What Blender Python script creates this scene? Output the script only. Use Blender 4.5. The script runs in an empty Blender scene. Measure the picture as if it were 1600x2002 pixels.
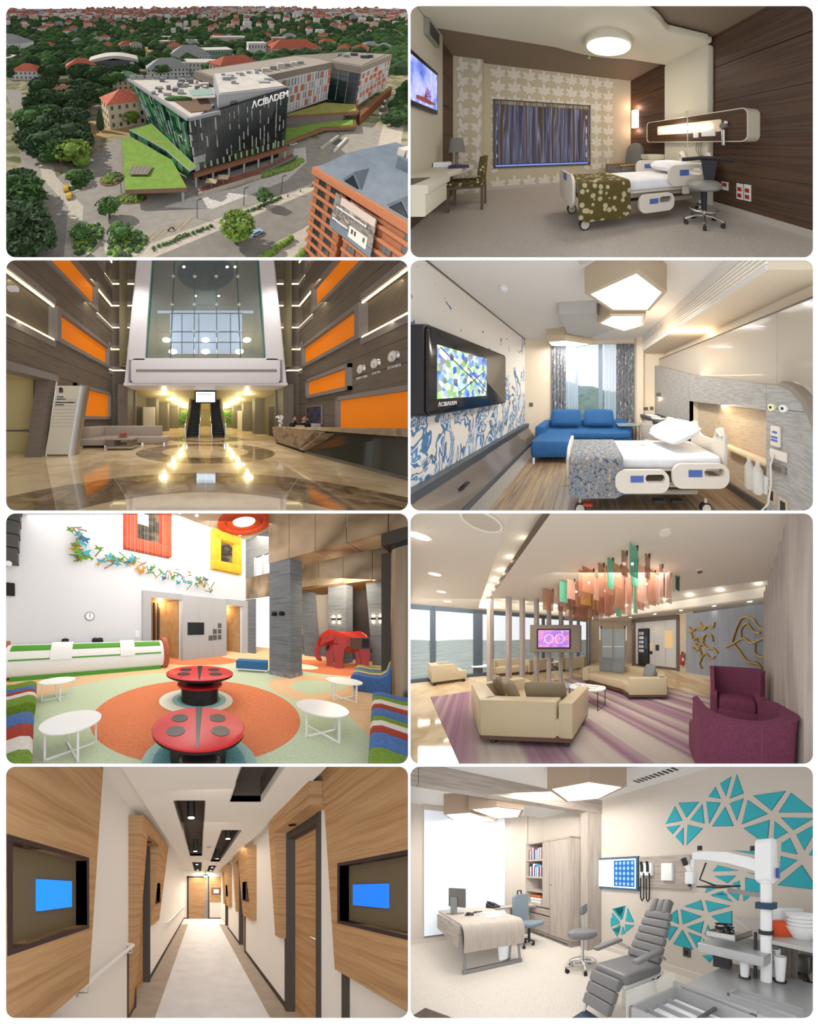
# Eight places shown side by side: a white mounting wall with eight rounded openings, and behind each
# opening a stage set built in depth.  Every set is modelled in its own metres (x right, y away, z up)
# and, like a theatre set, its floor rises and its walls close in towards its own vanishing point.
import bpy, bmesh, math, random
from math import sin, cos, pi, radians as R, sqrt, atan2
from mathutils import Vector, Matrix
SC = bpy.context.scene
COL = SC.collection
# ---------------------------------------------------------------- camera
REACH = 150.0
cam = bpy.data.cameras.new('camera'); camo = bpy.data.objects.new('camera', cam); COL.objects.link(camo)
camo.location = (0, -REACH, 10.01); camo.rotation_euler = (pi/2, 0, 0)
cam.sensor_fit = 'VERTICAL'; cam.sensor_height = 36; cam.lens = REACH*36/20.02; cam.clip_end = 1000; cam.clip_start = 1
SC.camera = camo
# ---------------------------------------------------------------- sky, sun, exposure
W = bpy.data.worlds.new('sky'); SC.world = W; W.use_nodes = True
bg = W.node_tree.nodes['Background']; bg.inputs[0].default_value = (.965, .98, 1, 1); bg.inputs[1].default_value = 1.0
sl = bpy.data.lights.new('sun', 'SUN'); sl.energy = 9.0; sl.angle = R(.6); sl.color = (1, .94, .84)
so = bpy.data.objects.new('sun', sl); COL.objects.link(so)
so.rotation_euler = Vector((.7, -.03, -.71)).to_track_quat('-Z', 'Y').to_euler(); so.location = (-8, 2, 26)
SC.view_settings.view_transform = 'Standard'; SC.view_settings.look = 'None'
SC.view_settings.exposure = 0.1; SC.view_settings.gamma = 1; SC.view_settings.use_curve_mapping = False
# ---------------------------------------------------------------- stage sets
class Stage:
    """One opening.  win = opening on the wall, axis = vanishing point on the wall (both in cm, y down from the
    wall's top), f = width of the set's cone, eye = height of the horizon in the set, yaw / pitch = turn of the set,
    near = where the set meets the wall, deep = distance from the wall to the vanishing point."""
    def __init__(s, win, axis, f, eye, yaw=0, pitch=0, near=1.0, deep=8.0):
        s.win, s.f, s.eye, s.near, s.deep = win, f, eye, near, deep
        s.ax, s.az = (axis[0]-800)/100, (1001-axis[1])/100
        y, p = R(yaw), R(pitch)
        fw = Vector((sin(y), cos(y), 0)); s.rt = Vector((cos(y), -sin(y), 0)); up = Vector((0, 0, 1))
        s.fw = fw*cos(p) - up*sin(p); s.up = fw*sin(p) + up*cos(p)
        s.e = deep/REACH
        x0, y0, x1, y1 = win; m = 1.5
        s.box = ((x0-m-800)/100, (x1+m-800)/100, (1001-y1-m)/100, (1001-y0+m)/100)
    def P(s, v):
        q = Vector((v[0], v[1], v[2]-s.eye)); c = max(q.dot(s.fw), 1e-3)
        t = s.near/c; d = s.deep*(1-t)/(1+s.e*t); k = 1+d/REACH; g = s.f*t/s.near/100
        return Vector((k*(s.ax+g*q.dot(s.rt)), d, 10.01+k*(s.az+g*q.dot(s.up))))
ST = None
FR = {}
class MB:
    def __init__(s): s.v = []; s.f = []; s.m = Matrix()
    def at(s, x=0, y=0, z=0, rz=0, rx=0, ry=0, sc=1):
        s.m = Matrix.Translation((x, y, z)) @ Matrix.Rotation(rz, 4, 'Z') @ Matrix.Rotation(ry, 4, 'Y') @ Matrix.Rotation(rx, 4, 'X') @ Matrix.Scale(sc, 4); return s
    def add(s, vs, fs):
        n = len(s.v); s.v += [s.m @ Vector(v) for v in vs]; s.f += [tuple(i+n for i in f) for f in fs]; return s
    def box(s, x0, y0, z0, x1, y1, z1):
        return s.add([(x, y, z) for z in (z0, z1) for y in (y0, y1) for x in (x0, x1)],
                     [(0, 2, 3, 1), (4, 5, 7, 6), (0, 1, 5, 4), (2, 6, 7, 3), (0, 4, 6, 2), (1, 3, 7, 5)])
    def cb(s, c, sz): return s.box(*[c[i]-sz[i]/2 for i in range(3)], *[c[i]+sz[i]/2 for i in range(3)])
    def hexa(s, b, t): return s.add(list(b)+list(t), [(3, 2, 1, 0), (4, 5, 6, 7), (0, 1, 5, 4), (1, 2, 6, 5), (2, 3, 7, 6), (3, 0, 4, 7)])
    def poly(s, pts): return s.add(pts, [tuple(range(len(pts)))])
    def prism(s, pts, ax, a, b):
        f = {'x': lambda u, v, w: (w, u, v), 'y': lambda u, v, w: (u, w, v), 'z': lambda u, v, w: (u, v, w)}[ax]; n = len(pts)
        return s.add([f(u, v, a) for u, v in pts]+[f(u, v, b) for u, v in pts],
                     [tuple(range(n-1, -1, -1)), tuple(range(n, 2*n))]+[(i, (i+1) % n, n+(i+1) % n, n+i) for i in range(n)])
    def loft(s, rings, cap=True, closed=True):
        n = len(rings[0]); fs = []
        for k in range(len(rings)-1):
            for i in range(n if closed else n-1):
                j = (i+1) % n; fs.append((k*n+i, k*n+j, k*n+n+j, k*n+n+i))
        if cap: fs += [tuple(range(n-1, -1, -1)), tuple(range((len(rings)-1)*n, len(rings)*n))]
        return s.add([p for r in rings for p in r], fs)
    def tube(s, path, r, n=8, closed=False):
        P_ = [Vector(p) for p in path]; rings = []; N = len(P_)
        rr = r if isinstance(r, (list, tuple)) else [r]*N; pu = None
        for i, p in enumerate(P_):
            a = P_[i-1] if (i or closed) else p; b = P_[(i+1) % N] if (i < N-1 or closed) else p
            t = (b-a).normalized()
            u = t.cross(Vector((0, 0, 1)) if abs(t.z) < .95 else Vector((0, 1, 0))) if pu is None else pu-t*pu.dot(t)
            u.normalize(); pu = u; w = t.cross(u)
            rings.append([p+(u*cos(2*pi*k/n)+w*sin(2*pi*k/n))*rr[i] for k in range(n)])
        if closed: rings.append(rings[0])
        return s.loft(rings, cap=not closed)
    def cyl(s, p, r, h, n=20, r2=None):
        r2 = r if r2 is None else r2
        return s.loft([[(p[0]+q*cos(2*pi*k/n), p[1]+q*sin(2*pi*k/n), z) for k in range(n)] for q, z in ((r, p[2]), (r2, p[2]+h))])
    def lathe(s, prof, c=(0, 0, 0), n=24, sx=1, sy=1):
        return s.loft([[(c[0]+r*sx*cos(2*pi*k/n), c[1]+r*sy*sin(2*pi*k/n), c[2]+z) for k in range(n)] for r, z in prof])
    def ball(s, c, r, n=12, m=7):
        r = r if isinstance(r, (tuple, list)) else (r, r, r)
        return s.loft([[(c[0]+r[0]*sin(a)*cos(2*pi*k/n), c[1]+r[1]*sin(a)*sin(2*pi*k/n), c[2]-r[2]*cos(a)) for k in range(n)]
                       for a in [.06+(pi-.12)*i/m for i in range(m+1)]])
    def bar(s, a, b, w, t):
        """straight bar a->b, w wide level, t thick"""
        a, b = Vector(a), Vector(b); d = (b-a).normalized()
        u = d.cross(Vector((0, 0, 1)) if abs(d.z) < .99 else Vector((0, 1, 0))).normalized()*w/2; v = d.cross(u).normalized()*t/2
        return s.hexa([a-u-v, a+u-v, a+u+v, a-u+v], [b-u-v, b+u-v, b+u+v, b-u+v])
    def text(s, str_, size, depth=.004):
        cu = bpy.data.curves.new('t', 'FONT'); cu.body = str_; cu.size = size; cu.extrude = depth/2; cu.align_x = 'CENTER'; cu.resolution_u = 3
        o = bpy.data.objects.new('t', cu); COL.objects.link(o); bpy.context.view_layer.update()
        me = bpy.data.meshes.new_from_object(o.evaluated_get(bpy.context.evaluated_depsgraph_get()))
        s.add([(v.co.x, v.co.y, v.co.z+depth/2) for v in me.vertices], [tuple(p.vertices) for p in me.polygons])
        bpy.data.objects.remove(o); bpy.data.curves.remove(cu); bpy.data.meshes.remove(me); return s
def B(*a): return MB().box(*a)
def cut(bm, co, no):
    """saw the mesh off at a plane and close the sawn faces"""
    r = bmesh.ops.bisect_plane(bm, geom=bm.verts[:]+bm.edges[:]+bm.faces[:], plane_co=co, plane_no=no, clear_outer=True)
    es = [e for e in r['geom_cut'] if isinstance(e, bmesh.types.BMEdge) and e.is_valid and len(e.link_faces) == 1]
    if len(es) > 2: bmesh.ops.holes_fill(bm, edges=es, sides=0)
def gridpoly(pts, step, z0, z1):
    """convex slab cut from a regular grid"""
    bm = bmesh.new(); x0, x1 = min(p[0] for p in pts), max(p[0] for p in pts); y0, y1 = min(p[1] for p in pts), max(p[1] for p in pts)
    nx, ny = int((x1-x0)/step)+1, int((y1-y0)/step)+1
    vs = [[bm.verts.new((x0+(x1-x0)*i/nx, y0+(y1-y0)*j/ny, z1)) for j in range(ny+1)] for i in range(nx+1)]
    for i in range(nx):
        for j in range(ny): bm.faces.new((vs[i][j], vs[i+1][j], vs[i+1][j+1], vs[i][j+1]))
    cx, cy = sum(p[0] for p in pts)/len(pts), sum(p[1] for p in pts)/len(pts)
    for a, b in zip(pts, pts[1:]+pts[:1]):
        n = Vector((b[1]-a[1], a[0]-b[0], 0))
        if n.dot(Vector((cx-a[0], cy-a[1], 0))) > 0: n = -n
        bmesh.ops.bisect_plane(bm, geom=bm.verts[:]+bm.edges[:]+bm.faces[:], plane_co=(a[0], a[1], z1), plane_no=n, clear_outer=True)
    m = MB(); bm.verts.index_update(); m.add([v.co.copy() for v in bm.verts], [tuple(v.index for v in f.verts) for f in bm.faces]); bm.free()
    m.loft([[(x, y, z0) for x, y in pts], [(x, y, z1) for x, y in pts]], cap=False); return m
def bake(name, mb, mat, M, org, bevel=0, seg=2, sub=0, smooth=True, clip=True):
    st = ST; bm = bmesh.new(); vs = [bm.verts.new(v) for v in mb.v]
    for f in mb.f:
        try: bm.faces.new([vs[i] for i in f])
        except ValueError: pass
    if bevel:
        bmesh.ops.recalc_face_normals(bm, faces=bm.faces)
        es = [e for e in bm.edges if len(e.link_faces) == 2 and e.calc_face_angle(0) > .35]
        bmesh.ops.bevel(bm, geom=es, offset=bevel, segments=seg, profile=.5, affect='EDGES', clamp_overlap=True)
    for _ in range(7 if sub else 0):
        es = [e for e in bm.edges if e.calc_length() > sub]
        if not es: break
        bmesh.ops.subdivide_edges(bm, edges=es, cuts=1, use_grid_fill=True)
    L = bm.verts.layers.float_vector.new('room')
    for v in bm.verts: v[L] = v.co; v.co = M @ v.co
    o_ = Vector((0, 0, st.eye)); nr = st.near*1.001
    if any((v.co-o_).dot(st.fw) < nr for v in bm.verts):
        cut(bm, o_+st.fw*nr, -st.fw)
    for v in bm.verts: v.co = st.P(v.co)
    if clip:
        x0, x1, z0, z1 = st.box
        for c, n in (((x0, 0, 0), (-1, -x0/REACH, 0)), ((x1, 0, 0), (1, -x1/REACH, 0)),
                     ((0, 0, 10.01+z0), (0, -z0/REACH, -1)), ((0, 0, 10.01+z1), (0, -z1/REACH, 1))):
            c, n = Vector(c), Vector(n)
            if n.x < 0: n.y = x0/REACH
            if n.z < 0: n.y = z0/REACH
            if any((v.co-c).dot(n) > 1e-5 for v in bm.verts):
                cut(bm, c, n)
    for v in bm.verts: v.co -= org
    me = bpy.data.meshes.new(name); bm.to_mesh(me); bm.free()
    if smooth: me.shade_smooth(); me.set_sharp_from_angle(angle=R(38))
    if mat: me.materials.append(mat)
    o = bpy.data.objects.new(name, me); COL.objects.link(o); return o
def frame(loc, rz, sc=1): return Matrix.Translation(loc) @ Matrix.Rotation(rz, 4, 'Z') @ Matrix.Scale(sc, 4)
def tag(o, label=None, cat=None, group=None, kind=None):
    for k, v in (('label', label), ('category', cat), ('group', group), ('kind', kind)):
        if v: o[k] = v
    return o
def thing(name, label, cat, loc=(0, 0, 0), rz=0, group=None, sc=1):
    o = bpy.data.objects.new(name, None); COL.objects.link(o); o.empty_display_size = .1
    o.location = ST.P(loc); FR[o.name] = (frame(loc, rz, sc), o.location.copy()); return tag(o, label, cat, group)
def part(t, name, mb, mat, label=None, **k):
    M, org = FR[t.name]; o = bake(name, mb, mat, M, org if t.type == 'EMPTY' else org, **k)
    o.parent = t; FR[o.name] = (M, org)
    if t.type != 'EMPTY' and t.parent is None: o.location = (0, 0, 0)
    if label: o['label'] = label
    return o
def single(name, label, cat, mb, mat, loc=(0, 0, 0), rz=0, group=None, kind=None, sc=1, **k):
    org = ST.P(loc); o = bake(name, mb, mat, frame(loc, rz, sc), org, **k); o.location = org
    FR[o.name] = (frame(loc, rz, sc), org); return tag(o, label, cat, group, kind)
def struct(name, mb, mat, label=None, **k):
    o = bake(name, mb, mat, Matrix(), Vector(), **k); FR[o.name] = (Matrix(), Vector()); o['kind'] = 'structure'
    if label: o['label'] = label
    return o
# ---------------------------------------------------------------- materials
GAIN = 1.0
def rgb(h):
    if not isinstance(h, str): return (*h[:3], 1)
    c = [int(h[i:i+2], 16)/255 for i in (0, 2, 4)]
    return (*[GAIN*(x/12.92 if x <= .04045 else ((x+.055)/1.055)**2.4) for x in c], 1)
MATS = {}
def mat(name, col, col2=None, rough=.55, metal=0, sc=(3, 3, 3), lo=.35, hi=.65, detail=3, bump=0, emit=0, alpha=1, trans=0, spec=.5, tex='noise', ecol=None, dist=0, coat=0, ior=1.45):
    if name in MATS: return MATS[name]
    m = bpy.data.materials.new(name); MATS[name] = m; m.use_nodes = True; nt = m.node_tree; N = nt.nodes; L = nt.links
    b = N['Principled BSDF']; b.inputs['Base Color'].default_value = rgb(col); b.inputs['Roughness'].default_value = rough
    b.inputs['Metallic'].default_value = metal; b.inputs['Specular IOR Level'].default_value = spec
    b.inputs['Alpha'].default_value = alpha; b.inputs['Transmission Weight'].default_value = trans; b.inputs['Coat Weight'].default_value = coat; b.inputs['IOR'].default_value = ior
    m.diffuse_color = rgb(col)
    if emit: b.inputs['Emission Color'].default_value = rgb(ecol or col); b.inputs['Emission Strength'].default_value = emit
    if col2 or bump:
        at = N.new('ShaderNodeAttribute'); at.attribute_name = 'room'
        mp = N.new('ShaderNodeMapping'); mp.inputs['Scale'].default_value = sc; L.new(at.outputs['Vector'], mp.inputs['Vector'])
        if tex == 'noise':
            t = N.new('ShaderNodeTexNoise'); t.inputs['Scale'].default_value = 1; t.inputs['Detail'].default_value = detail; t.inputs['Distortion'].default_value = dist; out = t.outputs['Fac']
        elif tex == 'voronoi':
            t = N.new('ShaderNodeTexVoronoi'); t.inputs['Scale'].default_value = 1; out = t.outputs['Distance']
        elif tex == 'cells':
            t = N.new('ShaderNodeTexVoronoi'); t.inputs['Scale'].default_value = 1; sp = N.new('ShaderNodeSeparateColor'); L.new(t.outputs['Color'], sp.inputs[0]); out = sp.outputs[0]
        elif tex == 'wave':
            t = N.new('ShaderNodeTexWave'); t.inputs['Scale'].default_value = 1; t.inputs['Distortion'].default_value = dist; t.inputs['Detail'].default_value = detail; out = t.outputs['Fac']
        L.new(mp.outputs['Vector'], t.inputs['Vector'])
        if col2:
            r = N.new('ShaderNodeValToRGB'); e = r.color_ramp.elements
            cols = col2 if isinstance(col2, (list, tuple)) and isinstance(col2[0], str) else [col2]
            e[0].position = lo; e[0].color = rgb(col); e[1].position = hi; e[1].color = rgb(cols[-1])
            for i, c in enumerate(cols[:-1]): q = e.new(lo+(hi-lo)*(i+1)/len(cols)); q.color = rgb(c)
            L.new(out, r.inputs[0]); L.new(r.outputs[0], b.inputs['Base Color'])
            if emit and not ecol: L.new(r.outputs[0], b.inputs['Emission Color'])
        if bump:
            bp = N.new('ShaderNodeBump'); bp.inputs['Strength'].default_value = bump; bp.inputs['Distance'].default_value = .02
            L.new(out, bp.inputs['Height']); L.new(bp.outputs[0], b.inputs['Normal'])
    return m
def glass(name, col, a=.3, rough=.05): return mat(name, col, rough=rough, alpha=a, spec=.35)
def area(p, size, power, col=(1, .93, .84), tgt=None, size2=None, name='lamp_or_fill_light'):
    """lamp light, or fill added without a fitting: p and tgt in the set's metres, size in wall units"""
    l = bpy.data.lights.new(name, 'AREA'); l.energy = power; l.color = col; l.size = size
    if size2: l.shape = 'RECTANGLE'; l.size_y = size2
    o = bpy.data.objects.new(name, l); COL.objects.link(o); a = ST.P(p); o.location = a
    d = (ST.P(tgt)-a) if tgt else Vector((0, 0, -1)); o.rotation_euler = d.to_track_quat('-Z', 'Y').to_euler(); return o
def spot(p, tgt, power, ang=80, col=(1, .9, .75), blend=.6, rad=.05):
    l = bpy.data.lights.new('spot_light', 'SPOT'); l.energy = power; l.color = col; l.spot_size = R(ang); l.spot_blend = blend; l.shadow_soft_size = rad
    o = bpy.data.objects.new('spot_light', l); COL.objects.link(o); a = ST.P(p); o.location = a; o.rotation_euler = (ST.P(tgt)-a).to_track_quat('-Z', 'Y').to_euler()
def point(p, power, col=(1, .9, .75), rad=.05):  # real bulbs, and fill points added where no bulb is built
    l = bpy.data.lights.new('bulb_or_fill_light', 'POINT'); l.energy = power; l.color = col; l.shadow_soft_size = rad
    o = bpy.data.objects.new('bulb_or_fill_light', l); COL.objects.link(o); o.location = ST.P(p)
# ---------------------------------------------------------------- mounting wall
WIN = [(12, 12, 798, 503), (803, 12, 1590, 503), (12, 509, 798, 998), (803, 509, 1590, 998),
       (12, 1004, 798, 1493), (803, 1004, 1590, 1493), (12, 1499, 798, 1990), (803, 1499, 1590, 1990)]
def mounting_wall():
    bm = bmesh.new(); es = []
    def loop(pts):
        vs = [bm.verts.new(((x-800)/100, 0, (2002-y)/100)) for x, y in pts]
        for i in range(len(vs)): es.append(bm.edges.new((vs[i-1], vs[i])))
    loop([(-120, -6), (1720, -6), (1720, 2122), (-120, 2122)])
    for x0, y0, x1, y1 in WIN:
        r = 18
        loop([(cx+r*cos(a0+k*pi/16), cy+r*sin(a0+k*pi/16)) for cx, cy, a0 in ((x1-r, y1-r, 0), (x0+r, y1-r, pi/2), (x0+r, y0+r, pi), (x1-r, y0+r, 1.5*pi)) for k in range(9)])
    bmesh.ops.triangle_fill(bm, edges=es, use_beauty=True)
    for f in bm.faces: f.normal_update()
    g = bmesh.ops.extrude_face_region(bm, geom=bm.faces[:])
    for v in [e for e in g['geom'] if isinstance(e, bmesh.types.BMVert)]: v.co.y -= .012
    me = bpy.data.meshes.new('wall_front'); bm.to_mesh(me); bm.free()
    me.materials.append(mat('mount_white', (.97, .97, .97), rough=.9, spec=.1))
    o = bpy.data.objects.new('wall_front', me); COL.objects.link(o); o['kind'] = 'structure'; o['label'] = 'white mounting wall with eight rounded openings'
    # thin dividing boards between the sets
    def div(name, a, b):
        (xa, za), (xb, zb) = a, b; D = 11; k = 1+D/REACH; t = .012
        dx, dz = (t, 0) if abs(xa-xb) < 1e-6 else (0, t); vs = []
        for s_ in (-1, 1):
            for x, z, q, y in ((xa, za, 1, .01), (xb, zb, 1, .01), (xb, zb, k, D), (xa, za, k, D)): vs.append((x*q+s_*dx, y, 10.01+z*q+s_*dz))
        m_ = bpy.data.meshes.new(name); m_.from_pydata(vs, [], [(0, 1, 2, 3), (7, 6, 5, 4), (0, 4, 5, 1), (1, 5, 6, 2), (2, 6, 7, 3), (3, 7, 4, 0)])
        m_.materials.append(MATS['mount_white']); q = bpy.data.objects.new(name, m_); COL.objects.link(q); q['kind'] = 'structure'; q['label'] = 'white dividing board between two rooms'
    div('wall_middle', (.005, 9.9), (.005, -9.9))
    for nm, z in (('wall_upper', 4.95), ('wall_centre', 0), ('wall_lower', -4.95)): div(nm, (-7.9, z), (7.92, z))
    div('wall_roof', (.01, 9.91), (7.92, 9.91)); div('wall_bottom', (-7.9, -9.91), (7.92, -9.91))
    div('wall_right', (7.92, 9.9), (7.92, -9.9)); div('wall_left', (-7.9, 4.94), (-7.9, -9.9))
mounting_wall()
# ================================================================ things met in more than one place
def rrect(cx, cy, w, h, r, n=6):
    """rounded rectangle outline, 4*(n+1) points"""
    return [(cx+sx*(w/2-r)+r*cos(a0+k*pi/2/n), cy+sy*(h/2-r)+r*sin(a0+k*pi/2/n)) for sx, sy, a0 in ((1, 1, 0), (-1, 1, pi/2), (-1, -1, pi), (1, -1, 1.5*pi)) for k in range(n+1)]
def ringplate(mb, out, inn, ax, a, b):
    f = {'x': lambda u, v, w: (w, u, v), 'y': lambda u, v, w: (u, w, v), 'z': lambda u, v, w: (u, v, w)}[ax]
    mb.loft([[f(*p, a) for p in out], [f(*p, b) for p in out], [f(*p, b) for p in inn], [f(*p, a) for p in inn], [f(*p, a) for p in out]], cap=False); return mb
def cushion(w, d, h, r=.05, puff=.02):
    """soft block, centre of its underside at the origin"""
    mb = MB(); rings = []; n = 5
    for k in range(9):
        t = k/8; a = pi*(t-.5); z = h*(.5+.5*sin(a)); q = cos(a)**.45 if abs(cos(a)) > 1e-6 else 0
        g = r*(1-q); rings.append([(x, y, z) for x, y in rrect(0, 0, max(w-2*g+puff*q, .02), max(d-2*g+puff*q, .02), max(min(r*1.3, w/2.2, d/2.2)-g*.3, .005), n)])
    return mb.loft(rings)
def pillow_mb(w, d, h):
    mb = MB(); N = 12
    top = []; bot = []
    for i in range(N+1):
        for j in range(N+1):
            u, v = i/N*2-1, j/N*2-1; e = max(0, (1-u**4)*(1-v**4))**.5; pin = 1-.09*(u*v)**2
            top.append((u*w/2*pin, v*d/2*pin, h*.5+h*.5*e)); bot.append((u*w/2*pin, v*d/2*pin, h*.5-h*.42*e))
    q = lambda i, j: i*(N+1)+j; fs = []
    for i in range(N):
        for j in range(N): fs.append((q(i, j), q(i+1, j), q(i+1, j+1), q(i, j+1)))
    mb.add(top, fs); mb.add(bot, [f[::-1] for f in fs]); return mb
def star_base(t, mat_, wheel, r=.28, z=.09, n=5, a0=.3):
    for k in range(n):
        a = a0+2*pi*k/n; e = (r*cos(a), r*sin(a))
        lg = part(t, 'leg', MB().tube([(0, 0, z+.05), (e[0]*.5, e[1]*.5, z+.045), (e[0], e[1], z-.005)], [.022, .018, .014], 8), mat_)
        part(lg, 'castor', MB().at(e[0], e[1], .03, a).tube([(-.02, -.022, 0), (-.02, .022, 0)], .03, 12).tube([(0, 0, 0), (0, 0, .06)], .012, 6), wheel)
bedw = mat('bed_plastic', 'D9D0C2', rough=.4); sheet = mat('white_sheet', 'F0EFF0', 'E4E4E8', sc=(5, 5, 5), rough=.9, bump=.3); wheelm = mat('wheel_black', '22201E', rough=.5)
bedmetal = mat('bed_metal', 'B9B0A4', rough=.4, metal=.3); bedblue = mat('bed_control_blue', '4A62A8', rough=.4); steel = mat('brushed_steel', 'C4C2BE', metal=1, rough=.28)
def hospital_bed(label, loc, rz, L, Wd, H, rails_low, sc=1):
    """x: foot 0 -> head L, y: near side 0 -> Wd"""
    t = thing('hospital_bed', label, 'bed', loc, rz, sc=sc)
    part(t, 'base_frame', B(.25, .18, .2, L-.3, Wd-.18, .28).box(.3, .1, .34, L-.2, Wd-.1, .42).box(.5, .3, .26, .62, Wd-.3, .36).box(L-.8, .3, .26, L-.68, Wd-.3, .36), bedmetal, bevel=.015)
    part(t, 'mattress_deck', B(.06, .03, H-.2, L-.08, Wd-.03, H-.155), bedw, bevel=.02)
    part(t, 'mattress', MB().at(L/2, Wd/2, H-.155).add(*(lambda m: (m.v, m.f))(cushion(L-.12, Wd-.03, .155, .05, .01))), sheet)
    for i, (x, y) in enumerate(((.16, .08), (.16, Wd-.08), (L-.25, .08), (L-.25, Wd-.08))):
        w = part(t, 'wheel', MB().tube([(x, y-.03, .075), (x, y+.03, .075)], .075, 20), wheelm)
        part(w, 'hub', MB().tube([(x, y-.034, .075), (x, y+.034, .075)], .058, 20).tube([(x, y, .075), (x, y, .2)], .02, 8), bedw)
    # foot board and head board with grip openings
    def board(nm, x, zt, up):
        o = [(Wd/2+(v[0]), v[1]) for v in rrect(0, H-.22+zt/2, Wd*1.0, zt+.22, .16, 8)]
        part(t, nm, MB().prism(o, 'x', x-.022, x+.022), bedw, bevel=.01)
        b = t.children[-1] if t.children else None
        return o
    board('footboard', 0, .22, 0); fb = MB()
    part([c for c in t.children if c.name.startswith('footboard')][0], 'label_panel', B(-.03, Wd*.4, H+.0, -.022, Wd*.6, H+.1), bedblue)
    hb = [(Wd/2+s_*u, z) for s_, pts in ((1, [(.42, H-.25), (.47, H-.1), (.48, H+.1), (.46, H+.26), (.4, H+.37), (.33, H+.37), (.27, H+.28), (.2, H+.19), (.1, H+.165)]), ) for u, z in pts]
    hb = [(Wd/2+(u-Wd/2)*Wd/1.0, z) for u, z in hb]; hb = hb+[(Wd-u, z) for u, z in hb[::-1]]
    part(t, 'headboard', MB().prism(hb, 'x', L-.03, L+.02), bedw, bevel=.012)
    for s_ in (-1, 1): part([c for c in t.children if c.name.startswith('headboard')][0], 'grip', MB().tube([(L-.04, Wd/2+s_*.3*Wd, H+.25), (L-.06, Wd/2+s_*.36*Wd, H+.34), (L-.04, Wd/2+s_*.43*Wd, H+.26)], .022, 8), bedw)
    def rail(nm, x0, x1, z0, z1, y, low):
        cx, cz, w, h = (x0+x1)/2, (z0+z1)/2, x1-x0, z1-z0
        out = rrect(cx, cz, w, h, min(h*.42, .13), 8); hole = rrect(cx+w*.24, cz+h*.14, w*.36, h*.34, h*.16, 8)
        r_ = part(t, nm, ringplate(MB(), out, hole, 'y', y-.025, y+.02), bedw)
        part(r_, 'rail_panel', B(cx-w*.22, y-.03, cz-h*.02, cx+w*.02, y-.024, cz+h*.26), bedblue)
        part(r_, 'rail_arm', B(cx-.05, y, H-.26, cx+.05, y+.05, z0+.08), bedw)
    lo = -.27
    if rails_low: rail('side_rail', .62, 1.32, H-.44, H-.14, -.06, 1); rail('side_rail', 1.36, 2.1, H-.38, H-.06, -.06, 1)
    else: rail('side_rail', .9, 1.5, H-.46, H-.2, -.06, 1); rail('side_rail', 1.42, 2.12, H-.12, H+.2, -.04, 0)
    if not rails_low: rail('side_rail', 1.42, 2.05, H-.1, H+.2, Wd+.03, 0)
    part(t, 'pedal', B(1.15, .02, .16, 1.3, .1, .2).box(1.4, .02, .16, 1.55, .1, .2), wheelm); part(t, 'brake_pedal', B(.2, -.05, .16, .32, .03, .19), mat('brake_red', 'B53020'))
    return t
def blanket(label, loc, rz, w, Wd, H, drop, mt, sc=1):
    """cloth laid over the foot end: w along the bed, hangs down at the near side"""
    mb = MB(); N = 14; prof = [(-.035, H-drop-.02)]+[(-.035-.008*sin(i*1.3), H-drop+drop*i/8) for i in range(1, 8)]+[(-.03, H-.02), (-.005, H+.015), (.05, H+.022)]+[(Wd*i/6, H+.022) for i in range(1, 6)]+[(Wd+.01, H+.01), (Wd+.03, H-.05), (Wd+.03, H-.3)]
    rings = []
    for i in range(N+1):
        x = w*i/N; e = min(1, min(i, N-i)/2.0); g = .05*(1-e)
        rings.append([(x+.004*sin(9*z), y, z+(g if z < H-drop+.06 else 0)) for y, z in prof])
    mb.loft(rings, cap=False, closed=False); return single('bed_throw', label, 'blanket', mb, mt, loc, rz, sub=.12, sc=sc)
def book(t_or_none, mb, x, y, z, w, d, h): return mb.box(x, y, z, x+w, y+d, z+h)

ORD = 'first second third fourth fifth sixth seventh eighth ninth tenth eleventh twelfth thirteenth fourteenth fifteenth sixteenth seventeenth eighteenth nineteenth'.split()
ORD += ['twentieth']+['twenty-'+o for o in ORD[:9]]+['thirtieth']+['thirty-'+o for o in ORD[:9]]
def scribble(mb, w, h, n, r, d=.004):
    """row of short strokes for lettering too small to read"""
    x = -w/2
    while x < w/2: q = h*r.uniform(.35, .8); mb.box(x, -d, 0, min(x+q, w/2), 0, h*r.uniform(.75, 1)); x += q+h*.22
    return mb
def soft(t, name, x, y, z, w, d, h, mt, r=.05, rz=0, rx=0, ry=0, puff=.02):
    """padded block part: x, y centre, z underside"""
    m = cushion(w, d, h, r, puff); return part(t, name, MB().at(x, y, z, rz, rx, ry).add(m.v, m.f), mt)
def logo(t, mb_at, size, mt, name='lettering', s_='\u039bCIB\u039bDEM', depth=.006):
    return part(t, name, mb_at.text(s_, size, depth), mt)
lampw = mat('downlight_glow', 'FFF4E0', emit=14); chrome = mat('chrome', 'D8D8D8', metal=1, rough=.18)
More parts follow.
